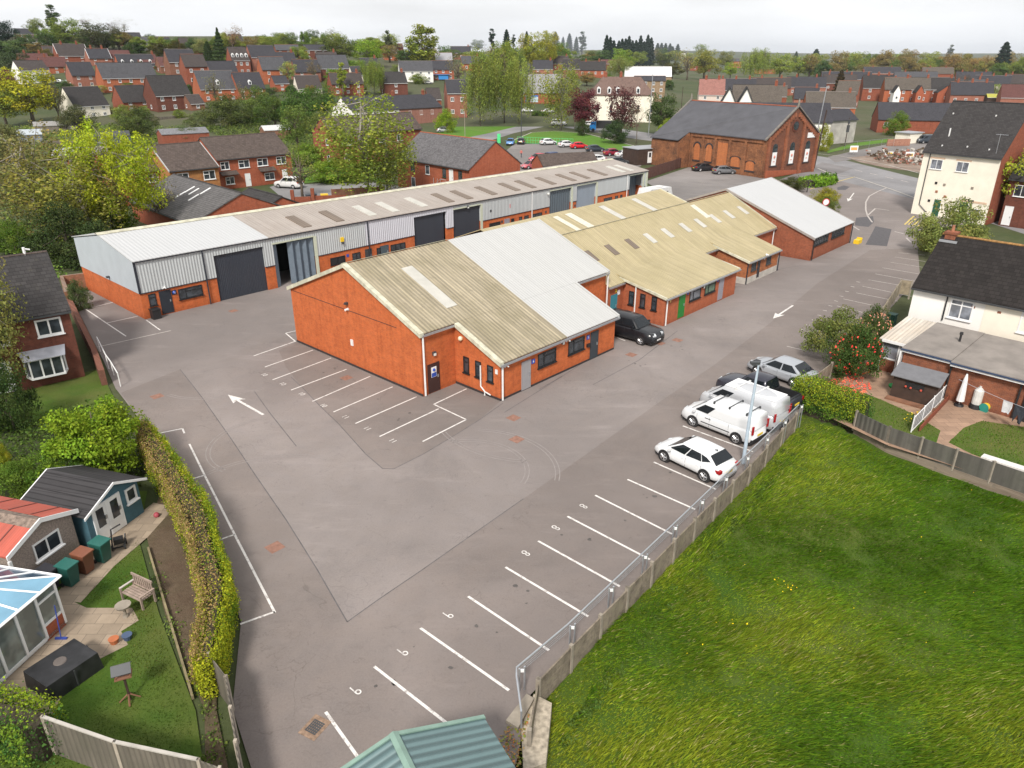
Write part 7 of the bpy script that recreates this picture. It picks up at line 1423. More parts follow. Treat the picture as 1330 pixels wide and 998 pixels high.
fp = [(1.0, 16.4), (4.9, 23.1), (8.7, 27.9), (12.7, 32.8), (17.2, 38.7), (17.9, 38.3), (13.3, 32.3), (9.3, 27.4), (5.5, 22.6), (1.9, 17.6)]
grass('fence_foot_grass', 'long tangled grass at the foot of the concrete fence', 30000, (.5, 18), (16, 39), fp, lambda x, y: -.72+0*x, .25, .6, .03, ((.04, .095, .008), (.10, .14, .012), (.22, .18, .09)), (-.9, .7), 91)
rng = np.random.default_rng(92); pts_ = [(1.6+(17.3-1.6)*u_+.15+.15*rng.normal(), 17.2+(38.4-17.2)*u_+.15*rng.normal(), -.6+.2*rng.random()) for u_ in rng.random(110)]
co, t_ = clump_leaves(np.array(pts_), .2, 40, .075, .3); stuff(link('fence_foot_weeds', fast_mesh('fence_foot_weeds', co, 4, LEAF, t_*np.array((.055, .085, .02)))), 'patchy weeds at the foot of the concrete fence', 'weeds')
# ================================================================ roads, markings, patches
GL = lambda *L: [G(*p) for p in L]
sheet('gable_bay_surface', GL((386, 444), (551, 515), (593, 498), (650, 521), (622, 546), (590, 566), (550, 590), (512, 609), (497, 609), (475, 590), (440, 551), (415, 527), (392, 503), (372, 478), (362, 455)), .003, ASPH2)
sheet('worn_bay_surface', [(-7.1, 14.2), (-9.4, 18), (-10.5, 22.1), (-13.3, 27.2), (-17.1, 32.4), (-20.9, 37.5), (-25.5, 43.3)]+GL((234, 480), (262, 516), (300, 570), (330, 615), (372, 676), (412, 740), (451, 808), (549, 740), (680, 648), (860, 520), (925, 476), (1000, 420), (1062, 368), (1130, 325), (1192, 322), (1194, 360), (1168, 388), (1128, 432), (1112, 452), (1095, 480))+[(21.3, 45.0), (16.4, 38.6), (.5, 18.4), (.2, 16.2), (-.4, 14), (-1, 11), (-7, 11)], .002, ASPH2)
strip('main_road', [tuple(G(1420, 310)), tuple(G(1200, 246)), tuple(G(1065, 210)), tuple(G(960, 192)), tuple(G(850, 179)), tuple(G(760, 165)), tuple(G(712, 155)), tuple(G(690, 146)), tuple(G(668, 137))], 13, -.035, ROADM)
strip('estate_road', [tuple(G(575, 198)), tuple(G(612, 183)), tuple(G(650, 172)), tuple(G(700, 162)), tuple(G(735, 162))], 9, -.03, ROADM)
sheet('shop_forecourt', GL((655, 150), (700, 152), (745, 158), (735, 143), (670, 134), (640, 136)), -.028, ROADM)
sheet('public_car_park', GL((646, 205), (668, 187), (700, 187), (760, 190), (840, 206), (832, 216), (760, 236), (640, 250)), -.025, CHYARD)
sheet('verge_grass', GL((592, 182), (640, 172), (676, 163), (700, 157), (680, 150), (600, 160), (560, 176)), -.02, VERGE)
sheet('verge_grass', GL((668, 181), (690, 172), (720, 170), (760, 173), (850, 196), (838, 205), (760, 189), (700, 186), (669, 186)), -.02, VERGE)
strip('verge_kerb', GL((668, 182), (690, 172.5), (720, 170.5), (760, 173.5), (850, 196.5)), .35, .03, CONCL)
sheet('estate_parking', GL((350, 243), (372, 236), (392, 240), (470, 234), (545, 247), (560, 262), (480, 268), (420, 262), (372, 262)), -.02, ROADM)
sheet('estate_lawn', GL((376, 233), (395, 238), (470, 231), (520, 240), (440, 216), (385, 218)), -.018, VERGE)
sheet('hall_pavement', GL((1001, 244), (1012, 234), (1050, 219), (1068, 211), (1108, 219), (1060, 237), (1030, 249)), .008, PAVE)
sheet('junction', GL((1050, 226), (1066, 214), (1110, 220), (1215, 244), (1218, 278), (1160, 262), (1100, 242), (1050, 243)), -.01, ROADM)
sheet('lane', GL((1075, 204), (1110, 196), (1190, 180), (1225, 190), (1225, 200), (1130, 203), (1085, 211)), -.022, CHYARD)
sheet('rubble_plot', GL((1100, 205), (1150, 200), (1212, 197), (1212, 226), (1150, 218), (1118, 211)), -.018, RUBBLE)
sheet('road_bank', GL((1075, 199), (1115, 190), (1160, 184), (1160, 180), (1110, 186), (1074, 196)), .0, VERGE)
random.seed(4)
def rubble(name, label, pts, n, zmax, cols, s=(.15, .55)):
    m = MB(); xs = [p[0] for p in pts]; ys = [p[1] for p in pts]; c = 0
    while c < n:
        x, y = random.uniform(min(xs), max(xs)), random.uniform(min(ys), max(ys))
        if not inside(x, y, pts): continue
        c += 1; a = random.uniform(*s); z = random.random()**2*zmax; v = [Vector((random.uniform(-1, 1), random.uniform(-1, 1), random.uniform(-.6, .6)))*a for _ in range(8)]
        m.add([(x+a*(i & 1)*1.2+q.x*.4, y+a*((i >> 1) & 1)+q.y*.4, z-.15+a*((i >> 2) & 1)*.8+q.z*.3) for i, q in enumerate(v)], [(0, 2, 3, 1), (4, 5, 7, 6), (0, 1, 5, 4), (2, 6, 7, 3), (0, 4, 6, 2), (1, 3, 7, 5)], random.randrange(len(cols)))
    stuff(m.build(name, cols), label, 'rubble')
rubble('rubble', 'heaped demolition rubble and soil beside the road', GL((1120, 203), (1212, 198), (1212, 216), (1150, 212)), 420, 1.6, [RUBBLE, plain('broken_brick', (.3, .13, .09), .9), SOIL, CONCL])
def pl(m, a, b, w, z=.008, k=0):
    a = Vector(G(*a)); b = Vector(G(*b)); d = (b-a).normalized(); n = Vector((-d.y, d.x))*w/2
    m.add([((a-n).x, (a-n).y, z), ((b-n).x, (b-n).y, z), ((b+n).x, (b+n).y, z), ((a+n).x, (a+n).y, z)], [(0, 1, 2, 3)], k)
def marks(name, segs, w, mat, z=.008):
    m = MB(); [pl(m, a, b, w, z) for a, b in segs]; return struct(m.build(name, mat, recalc=False))
marks('bay_lines', [((423, 925), (482, 1008)), ((486, 866), (591, 948)), ((546, 816), (661, 897)), ((608, 775), (713, 845)), ((656.5, 737), (764, 801)), ((699, 703), (805, 762)), ((737, 671), (844, 727)), ((773, 643.6), (873, 694)), ((815, 623), (903, 662)), ((849, 600.5), (930, 636)), ((887, 553.5), (978, 587)), ((938, 537), (1000, 566))], .11, PAINTW)
marks('bay_lines', [((1022, 450), (1047, 456)), ((1087, 397.6), (1148, 413)), ((1095.5, 388.5), (1157, 402)), ((1112, 380.7), (1166, 391.5)), ((1120, 372), (1184, 385.4)), ((1128, 363.7), (1187, 374)), ((1137, 356), (1189, 365.6)), ((1146, 348), (1193, 356)), ((1156.7, 341), (1198, 347.3)), ((1162, 334), (1202, 340)), ((1167, 328.6), (1201, 331.7)), ((1172, 322), (1198, 324))], .10, PAINTF)
marks('bay_ticks', [((1040+i*7.2, 428-i*6.2), (1045+i*7.2, 429-i*6.2)) for i in range(11)], .12, PAINTF)
marks('bay_lines', [((329.5, 462.6), (383, 443.8)), ((344, 477), (406.6, 455)), ((354, 493.7), (430, 465.3)), ((378, 507), (450, 480)), ((405.6, 521.7), (481, 489)), ((433, 535.5), (510, 502.7)), ((461.6, 550.4), (541, 515.7)), ((493, 567.3), (569.7, 531.3)), ((563, 525.6), (606, 505.3)), ((563, 525.3), (606, 545.5)), ((606, 545), (549, 573.8)), ((371, 433), (384, 444)), ((371, 433), (384, 430))], .10, PAINTW)
marks('bay_lines', [((194, 565.5), (237, 557)), ((237, 557), (239.5, 563)), ((246, 577), (266, 618)), ((266, 618), (305, 695)), ((305, 695), (357, 796)), ((357, 795), (312, 811)), ((231, 628), (266, 617.5)), ((275, 705), (305, 694.5))], .10, PAINTW)
marks('bay_lines', [((108.6, 400), (163.6, 437)), ((112.5, 401.5), (148, 392.6)), ((138, 420), (179, 411)), ((190, 416), (208, 429))], .10, PAINTW)
marks('edge_line', [((126.5, 451), (222, 429.7))], .12, PAINTF); marks('edge_line', [((797, 437), (812, 443))], .1, PAINTW)
marks('junction_lines', [((1152, 244), (1140, 249)), ((1140, 249), (1129, 255)), ((1129, 255), (1124.5, 263)), ((1124.5, 263), (1124.5, 273)), ((1124.5, 273), (1127, 281)), ((1127, 281), (1133, 289)), ((1127, 280), (1137, 271)), ((1137, 271), (1155, 273.5)), ((1162, 301), (1174, 304)), ((1177, 309), (1183, 315)), ((1108, 294), (1116, 299))], .2, PAINTF)
marks('yellow_kerb_lines', [((1052, 246), (1110, 230)), ((1187, 281), (1175, 292)), ((1190, 284), (1180, 292)), ((1195, 286), (1185, 294)), ((1200, 288), (1192, 295))], .22, PAINTY)
def arrow(tip, tail, w=.17):
    a = Vector(G(*tip)); b = Vector(G(*tail)); d = (b-a); L = d.length; d.normalize(); n = Vector((-d.y, d.x)); hl = L*.34; hw = .42
    m = MB(); P_ = lambda u, v: ((a+d*u+n*v).x, (a+d*u+n*v).y, .01)
    m.add([P_(0, 0), P_(hl, hw), P_(hl*.86, w/2), P_(L, w/2), P_(L, -w/2), P_(hl*.86, -w/2), P_(hl, -hw)], [(0, 1, 2), (2, 3, 4, 5), (5, 6, 0), (0, 2, 5)]); o = m.build('direction_arrow', PAINTW, recalc=False); 
    if o.data.polygons[0].normal.z < 0: o.data.flip_normals()
    struct(o)
arrow((296, 513), (342, 539)); arrow((1004, 414), (1030, 397)); arrow((1101, 262), (1109, 251))
for (x, y), k_ in [((463, 897), 9), ((524, 847), 9), ((583, 799), 9), ((683, 719), 8), ((722, 686), 8), ((758, 658), 8)]:
    p = G(x, y); m = MB()
    def ring(cy_, ro, ri):
        q = [(r_*math.cos(2*math.pi*i/16), cy_+r_*1.1*math.sin(2*math.pi*i/16), 0) for r_ in (ro, ri) for i in range(16)]; m.add(q, [(i, (i+1) % 16, 16+(i+1) % 16, 16+i) for i in range(16)])
    if k_ == 9: ring(.12, .125, .07); m.add([(.072, -.30, .003), (.128, -.30, .003), (.128, .12, .003), (.072, .12, .003)], [(0, 1, 2, 3)])
    else: ring(.12, .12, .068); ring(-.12, .135, .08)
    o = m.build('bay_number', PAINTW, None, loc=(p[0], p[1], .011), rot=AX-math.pi, recalc=False); o.scale = (.86, .86, 1)
    if o.data.polygons[0].normal.z < 0: o.data.flip_normals()
    struct(o)
for i, (x, y) in enumerate(((343, 487), (367, 499), (391.6, 512), (420, 527), (448.6, 542), (477, 557), (510, 573))):
    p = G(x, y); struct(text('bay_number', '10' if i < 4 else '11', .5, PAINTW, None, (p[0], p[1], .01), (0, 0, AX-math.pi/2), .0005))
def poly_line(m, pts, w, z):
    for a, b in zip(pts, pts[1:]): pl(m, a, b, w, z)
m = MB()
for L in ([(234, 480), (262, 516), (300, 570), (330, 615), (372, 676), (412, 740), (432, 775), (451, 808)], [(451, 808), (490, 780), (549, 740), (610, 697), (680, 648)], [(653, 524), (622, 546), (590, 566), (550, 590), (512, 609), (497, 609), (475, 590), (440, 551), (415, 527), (392, 503), (378, 490)], [(330, 508), (350, 536), (385, 580)], [(800, 437), (760, 470), (700, 508), (655, 536)], [(880, 430), (830, 468), (770, 500)], [(1000, 357), (1012, 350), (1040, 345)], [(60, 470), (130, 432), (240, 418)] and [(700, 506), (730, 489)]):
    poly_line(m, L, .05, .005)
struct(m.build('asphalt_seams', SEAM, recalc=False))
ARC = plain('faint_tyre_scuff', (.236, .209, .199), .95, var=.12, sc=2); m = MB()
for cx_, cy_, r_, a0, a1 in ((-2.5, 33.5, 3.2, -.4, 1.9), (-2.3, 33.4, 4.6, -.2, 1.5), (-13.5, 36.5, 3.4, 2.0, 4.2), (-12, 30, 5.0, 1.2, 2.6), (1.5, 40.5, 6.0, 3.6, 4.6), (-20, 47, 4.5, 4.2, 5.6)):
    for dr_ in (0, .22):
        P2 = [(cx_+(r_+dr_)*math.cos(a0+(a1-a0)*i/16), cy_+(r_+dr_)*math.sin(a0+(a1-a0)*i/16)) for i in range(17)]
        for (x0, y0), (x1, y1) in zip(P2, P2[1:]): d = Vector((x1-x0, y1-y0)).normalized()*.03; m.add([(x0+d.y, y0-d.x, .0058), (x1+d.y, y1-d.x, .0058), (x1-d.y, y1+d.x, .0058), (x0-d.y, y0+d.x, .0058)], [(0, 1, 2, 3)])
struct(m.build('tyre_marks', ARC, recalc=False))
OIL = plain('oil_stain', (.085, .075, .07), .7, var=.3, sc=5); m = MB(); random.seed(12)
for i in range(46):
    a_ = Vector(G(*random.choice(((500, 905), (560, 855), (625, 810), (670, 770), (715, 735), (755, 705), (800, 680), (840, 650), (880, 620), (930, 585), (430, 480), (450, 500), (480, 520), (515, 545), (830, 470), (880, 450)))))+Vector((random.uniform(-.9, .9), random.uniform(-.9, .9))); r_ = random.uniform(.03, .13)
    m.add([(a_.x+r_*random.uniform(.6, 1.3)*math.cos(k*.785), a_.y+r_*random.uniform(.6, 1.3)*math.sin(k*.785), .0062) for k in range(8)], [tuple(range(8))])
struct(m.build('oil_stains', OIL, recalc=False))
for q_ in (((1112, 283), (1134, 281), (1135, 289), (1128, 295), (1110, 293)), ((1137, 294), (1158, 298), (1152, 320), (1124, 318), (1132, 304)), ((1087, 244), (1096, 241), (1104, 243), (1098, 247), (1088, 247))): sheet('asphalt_patch', GL(*q_), .0045, TAR)
REDP = plain('brick_red_cover', (.24, .125, .09), .9, var=.25, sc=5)
for x, y in ((667, 543), (671, 571), (204, 515), (357, 711), (820, 461), (845, 442), (880, 442), (450, 491), (857, 446), (303, 404)):
    a = Vector(G(x, y)); m = MB(); c, s_ = math.cos(AX), math.sin(AX); r_ = .34
    m.add([(a.x+u*c-v*s_, a.y+u*s_+v*c, .006) for u, v in ((-r_, -r_), (r_, -r_), (r_, r_), (-r_, r_))], [(0, 1, 2, 3)]); struct(m.build('manhole_cover', REDP, recalc=False))
dr = thing('drain_cover', 'rusty square drain cover with a black grating in the near car park', 'drain', tuple(G(409, 945))+(0,), R(62))
MB().box(-.42, .42, -.34, .34, 0, .012).build('surround', plain('rusty_concrete', (.24, .16, .11), .95, var=.4, sc=6), dr); m = MB()
for i in range(6): m.box(-.24, .24, -.2+i*.075, -.16+i*.075, .013, .022)
for i in range(6): m.box(-.24+i*.09, -.2+i*.09, -.22, .22, .013, .021)
m.build('grating', DKMET, dr)
# ================================================================ vehicles
KD = dict(
 hatch=dict(L=4.3, W=1.82, H=1.50, belt=.93, hood=[(2.15, .50), (2.08, .66), (1.75, .80), (1.25, .90)], tail=[(-1.85, .98), (-2.08, .93), (-2.15, .55)], g=(1.30, .35, -1.30, -2.02), wb=(1.33, -1.3)),
 saloon=dict(L=4.7, W=1.82, H=1.46, belt=.91, hood=[(2.35, .55), (2.25, .70), (1.7, .86), (1.0, .95)], tail=[(-1.5, .98), (-2.2, .96), (-2.35, .6)], g=(1.25, .38, -1.0, -1.85), wb=(1.42, -1.32)),
 suv=dict(L=4.9, W=2.0, H=1.84, belt=1.2, hood=[(2.4, .7), (2.3, .98), (1.7, 1.08), (1.15, 1.14)], tail=[(-2.2, 1.14), (-2.35, 1.0), (-2.4, .6)], g=(1.15, .45, -2.0, -2.3), wb=(1.45, -1.42)),
 van=dict(L=4.75, W=1.83, H=1.85, belt=1.08, hood=[(2.37, .6), (2.25, .88), (1.95, 1.0), (1.65, 1.10)], tail=[(-2.3, 1.1), (-2.37, 1.0), (-2.37, .5)], g=(1.72, .72, -2.25, -2.36), wb=(1.45, -1.45)),
 bigvan=dict(L=5.1, W=1.98, H=2.0, belt=1.2, hood=[(2.55, .65), (2.45, .98), (2.15, 1.12), (1.9, 1.22)], tail=[(-2.5, 1.2), (-2.55, 1.0), (-2.55, .5)], g=(1.98, .95, -2.42, -2.54), wb=(1.6, -1.55)),
 pickup=dict(L=5.2, W=1.88, H=1.8, belt=1.12, hood=[(2.6, .7), (2.5, .98), (1.9, 1.08), (1.2, 1.14)], tail=[(-2.5, 1.10), (-2.58, 1.05), (-2.6, .6)], g=(1.2, .55, -.75, -.95), wb=(1.65, -1.55)))
_vc = {}
def carmeshes(kind, col, rear=True):
    key = (kind, col)
    if key in _vc: return _vc[key]
    s = KD[kind]; L, W_, Hh, bz = s['L'], s['W'], s['H'], s['belt']; hw = W_/2; pm = carpaint(col); top = sorted(s['hood']+s['tail'])
    xs = sorted(set([round(-L/2+L*i/22, 3) for i in range(23)]+[p[0] for p in top])); ring = []; m = MB()
    def tz(x): a_, b_, c_ = (lerp_tab(x+d, top) for d in (-.12, 0, .12)); return min(b_, (a_+b_*2+c_)/4+.01)
    def pw(x): return hw*(1-max(0, (abs(x)/(L/2)-.72)/.28)**2.3*.20)
    n = 0
    for x in xs:
        w = pw(x); z = tz(x); zb = .22+.1*max(0, abs(x)/(L/2)-.85)*3; sh = min(z-.05, bz*.82)
        pts = [(w*.84, zb), (w*.98, zb+.1), (w, (zb+sh)/2), (w*.985, sh), (w*.90, z-.03), (w*.55, z+.015)]
        ring.append([(x, -y, q) for y, q in pts]+[(x, y, q) for y, q in pts[::-1]]); n = 12
    v = [p for r_ in ring for p in r_]; f = [(i*n+j, i*n+(j+1) % n, (i+1)*n+(j+1) % n, (i+1)*n+j) for i in range(len(ring)-1) for j in range(n)]
    f += [tuple(range(n))[::-1], tuple(range((len(ring)-1)*n, len(ring)*n))]
    if kind == 'pickup':                                             # open load bed: drop the faces over it and add a liner
        keep = []
        for i, fc in enumerate(f):
            c = [sum(v[a][k] for a in fc)/len(fc) for k in range(3)]
            if c[0] < -1.05 and c[0] > -2.42 and abs(c[1]) < hw*.8 and c[2] > .9: continue
            keep.append(fc)
        f = keep
    m.add(v, f); out = {'body': m.mesh('body', pm, True)}
    g0, r0, r1, g1 = s['g']; wb_, wt = hw*.90, hw*(.70 if kind in ('hatch', 'saloon', 'suv', 'pickup') else .82); zt = Hh; zb = bz-.03
    def P_(side, u, q, off=0):                                       # side glass plane
        xb = g0+(g1-g0)*u; xt = r0+(r1-r0)*u; bul = .06*math.sin(math.pi*u)-.02; return (xb+(xt-xb)*q, side*(wb_+(wt-wb_)*q+bul+off), zb+(zt-.06-zb)*q)
    c = MB(); ns = 10; rr = []
    for i in range(ns+1):
        u = i/ns; a = [P_(-1, u, 0), P_(-1, u, .55), P_(-1, u, .96)]; xt = r0+(r1-r0)*u; rise = .07*math.sin(math.pi*u)-(.13*u*u if kind in ('hatch', 'saloon') else 0)
        rr.append(a+[(xt, -wt*.80, zt-.015+rise*.6), (xt, 0, zt+.01+rise), (xt, wt*.80, zt-.015+rise*.6)]+[(p[0], -p[1], p[2]) for p in a[::-1]])
    k = 9; c.add([p for r_ in rr for p in r_], [(i*k+j, i*k+j+1, (i+1)*k+j+1, (i+1)*k+j) for i in range(ns) for j in range(k-1)]+[tuple(range(k))[::-1], tuple(range(ns*k, ns*k+k))])
    out['cabin'] = c.mesh('cabin', pm, True)
    g = MB()
    def quad(p4, off): 
        a, b, c_, d = [Vector(p) for p in p4]; nn = (b-a).cross(d-a).normalized()*off; g.ext([tuple(p+nn*.2) for p in (a, b, c_, d)], tuple(nn))
    def side(u0, u1, q0=.10, q1=.90, m_=None):
        for sg in (-1, 1):
            p = [P_(sg, u0, q0, .004), P_(sg, u1, q0, .004), P_(sg, u1, q1, .004), P_(sg, u0, q1, .004)]; g.ext(p, (0, sg*.012, 0))
    fr = [(g0-.0, 0, 0)]
    def endg(gx, rx, sgn, q0=.06, q1=.95, wk=.93):
        pts = []
        for q, sy in ((q0, -1), (q0, 1), (q1, 1), (q1, -1)): x = gx+(rx-gx)*q; pts.append((x+sgn*.012, sy*wk*(wb_+(wt-wb_)*q), zb+(zt-.04-zb)*q))
        g.ext(pts, (sgn*.015, 0, .008))
    endg(g0, r0, 1)
    if kind in ('van', 'bigvan'): side(.05, .27, .10, .74)
    elif kind == 'pickup': side(.08, .48); side(.54, .90); endg(g1, r1, -1)
    elif kind == 'saloon': side(.07, .46); side(.50, .88); endg(g1, r1, -1)
    elif kind == 'hatch':
        for sg in (-1, 1):
            for pl_ in (((.04, .10), (.36, .12), (.36, .90), (.06, .90)), ((.385, .12), (.70, .20), (.70, .86), (.385, .90)), ((.72, .22), (.93, .48), (.86, .74), (.72, .85))): g.ext([P_(sg, u, q, .004) for u, q in pl_], (0, sg*.012, 0))
        endg(g1, r1, -1, .3, .95)
    else: side(.05, .38); side(.405, .72); side(.74, .93, .25, .85); endg(g1, r1, -1)
    out['glass'] = g.mesh('windows', GLASSL)
    b = MB().box(-L/2+.1, L/2-.1, -hw*.82, hw*.82, .16, .3); b.box(L/2-.12, L/2+.015, -hw*.62, hw*.62, .28, .5)
    if kind in ('van', 'bigvan'): b.box(L/2-.2, L/2+.03, -hw*.78, hw*.78, .26, .55).box(-L/2-.03, -L/2+.15, -hw*.85, hw*.85, .28, .5).box(-1.0, .9, -hw-.012, -hw+.02, .52, .57).box(-1.0, .9, hw-.02, hw+.012, .52, .57)
    for x in s['wb']:
        for sg in (-1, 1): b.tube([(x, sg*(hw-.25), .34), (x, sg*(hw+.006), .34)], .385, 18)
    if kind == 'pickup': b.box(-2.42, -1.05, -hw*.78, hw*.78, .5, .56).box(-2.46, -2.42, -hw*.8, hw*.8, .5, 1.08).box(-1.05, -1.0, -hw*.8, hw*.8, .5, 1.1).box(-2.42, -1.05, -hw*.82, -hw*.78, .5, 1.08).box(-2.42, -1.05, hw*.78, hw*.82, .5, 1.08)
    out['under'] = b.mesh('underbody', BLACK)
    out['tyre'] = MB().tube([(0, -.1, 0), (0, -.08, 0), (0, .09, 0), (0, .11, 0)], [.27, .325, .325, .27], 18).mesh('tyre', RUBBER, False)
    rm = MB().tube([(0, -.105, 0), (0, -.113, 0)], [.235, .22], 14, 1); 
    for i in range(5): a = i*2*math.pi/5; rm.tube([(0, -.12, 0), (.2*math.cos(a), -.122, .2*math.sin(a))], [.05, .035], 4)
    rm.tube([(0, -.112, 0), (0, -.12, 0)], [.07, .06], 8); 
    ro = MB(); n_ = 16; ro.add([(.235*math.cos(2*math.pi*i/n_), -.125, .235*math.sin(2*math.pi*i/n_)) for i in range(n_)]+[(.20*math.cos(2*math.pi*i/n_), -.125, .20*math.sin(2*math.pi*i/n_)) for i in range(n_)], [(i, (i+1) % n_, n_+(i+1) % n_, n_+i) for i in range(n_)]); rm.add(ro.v, ro.f)
    out['rim'] = rm.mesh('rim', [RIM, RIMD])
    fx = L/2; z1 = tz(fx-.15)
    def lamp(x, y, z, sx, sy, sz, mat, nm): return MB().box(x-sx, x+sx, y-sy, y+sy, z-sz, z+sz).mesh(nm, mat)
    yl = pw(fx-.12)*.80
    hz = z1-.05; out['hl'] = [MB().ext([(fx-.42, sg*(yl+.10), hz+.03), (fx-.06, sg*(yl-.02), hz-.02), (fx+.0, sg*(yl-.32), hz-.04), (fx-.12, sg*(yl-.30), hz+.1), (fx-.38, sg*(yl+.02), hz+.13)], (0, 0, -.10)).mesh('headlight', LAMPW) for sg in (-1, 1)]
    if kind in ('van', 'bigvan'): out['tl'] = [MB().box(-L/2-.02, -L/2+.06, sg*hw*.86-.06, sg*hw*.86+.06, .85, 1.35).mesh('tail_light', LAMPR) for sg in (-1, 1)]
    else:
        tzr = .74 if kind != 'suv' else .95; out['tl'] = [MB().box(-L/2-.005, -L/2+.28, sg*hw*.80-.13, sg*hw*.80+.10, tzr, tzr+.17).mesh('tail_light', LAMPR) for sg in (-1, 1)]
    out['mir'] = [MB().box(g0-.45, g0-.3, min(sg*(hw+.02), sg*(hw+.2)), max(sg*(hw+.02), sg*(hw+.2)), bz-.02, bz+.13).mesh('mirror', pm if kind != 'pickup' else BLACK) for sg in (-1, 1)]
    out['pf'] = MB().box(L/2+.0, L/2+.02, -.26, .26, .38, .49).mesh('number_plate', PLATEW); out['pr'] = MB().box(-L/2-.04, -L/2-.01, -.26, .26, .6, .72).mesh('number_plate', PLATEY)
    out['dh'] = [MB().box(x-.1, x+.1, sg*hw*.985-.012, sg*hw*.985+.02, bz*.80-.02, bz*.80+.015).mesh('door_handle', pm if kind not in ('van',) else BLACK) for sg in (-1, 1) for x in ((.15, -.8) if kind not in ('van', 'bigvan') else (.55, .38))]
    sm = MB()
    for x in ((.95, -.05, -1.05) if kind not in ('van', 'bigvan') else (1.2, .35, -.9)):
        for sg in (-1, 1): sm.box(x-.006, x+.006, sg*hw*.99-.006, sg*hw*.99+.006, .35, bz*.93)
    out['seam'] = sm.mesh('door_seam', DKMET); _vc[key] = out; return out
def vehicle(kind, col, p, head, label, group=None, extras=None, name=None, cat='car', rims=None):
    a = carmeshes(kind, col); t = thing(name or {'van': 'van', 'bigvan': 'van', 'pickup': 'pickup_truck'}.get(kind, 'car'), label, cat, (p[0], p[1], p[2] if len(p) > 2 else 0), head, group)
    bo = link('body', a['body'], t); link('door_seam', a['seam'], bo); link('cabin', a['cabin'], t); link('windows', a['glass'], t); link('underbody', a['under'], t)
    s = KD[kind]
    for x in s['wb']:
        for sg in (-1, 1): w = link('wheel', a['tyre'], t, (x, sg*(s['W']/2-.09), .325), 0 if sg < 0 else math.pi); link('rim', a['rim'], w)
    for me in a['hl']: link('headlight', me, t)
    for me in a['tl']: link('tail_light', me, t)
    for me in a['mir']: link('mirror', me, t)
    for me in a['dh']: link('door_handle', me, bo)
    link('number_plate', a['pf'], t); link('number_plate', a['pr'], t)
    if extras: extras(t)
    return t
def near_car(kind, col, fw, rw, label, side=-1, extras=None, cat='car', head=None):     # wheel contact points of the side seen
    a = Vector(G(*fw)); s = KD[kind]
    if rw: b = Vector(G(*rw)); d = (a-b).normalized(); mid = (a+b)/2-d*((s['wb'][0]+s['wb'][1])/2); 
    else: d = Vector((math.cos(head), math.sin(head))); mid = a-d*s['wb'][0]
    n = Vector((-d.y, d.x)); c = mid-n*side*(s['W']/2-.1)*1.0
    return vehicle(kind, col, c, math.atan2(d.y, d.x), label, extras=extras, cat=cat)
HD = AX+math.pi/2
def bars(xs, z, w):
    def f(t):
        for x in xs:
            m = MB().box(x-.03, x+.03, -w, w, z+.06, z+.09)
            for y in (-w, w): m.box(x-.05, x+.05, y-.05, y+.03, z-.08, z+.09)
            m.build('roof_bar', DKMET if z < 1.95 else GUTW, t)
    return f
def shark(t): MB().ext([(-1.35, -.02, 1.5), (-1.15, -.02, 1.5), (-1.33, -.02, 1.58)], (0, .04, 0)).build('aerial', BLACK, t)
near_car('hatch', (.70, .71, .72), (861, 598), (917, 626), 'white hatchback, nearest of the five parked by the concrete fence', 1, shark)
near_car('van', (.66, .67, .68), (897, 552), (959, 577), 'small white van with roof bars next to the white hatchback', 1, bars((.3, -.7, -1.8), 1.86, .68), 'van')
vb = Vector(G(959, 577)); v1 = Vector(G(897, 552)); e_ = Vector((CAX, SAX)); dd = (v1-vb).normalized()
c2 = (v1+vb)/2+e_*3.25; vehicle('bigvan', (.50, .51, .53), c2-dd*.1, math.atan2(dd.y, dd.x), 'silver van with a white roof and tall red tail lights between small van and pickup', extras=lambda t: (bars((.2, -1.0), 2.0, .78)(t), MB().box(-2.3, .95, -.72, .72, 1.985, 2.03).build('roof_panel', WHFR, t)), cat='van')
vehicle('pickup', (.035, .036, .05), c2+e_*2.75+dd*.25, math.atan2(dd.y, dd.x), 'dark blue black pickup with an empty open bed and pale bonnet', cat='pickup', extras=lambda t: MB().box(1.35, 2.2, -.72, .72, 1.03, 1.06).build('pale_bonnet', carpaint((.42, .43, .47)), t) if False else None)
def sal(t): MB().box(1.35, 1.9, .35, .75, .86, .9).build('bonnet_patch', BLACK, t)
near_car('saloon', (.36, .38, .41), (981, 486), (1033, 504), 'silver saloon with a black mark on its bonnet, farthest of the five parked cars', 1, sal)
near_car('suv', (.012, .013, .016), (832, 448), None, 'black SUV parked nose out between the two brick workshops', -1, None, 'car', AX-math.pi/2)
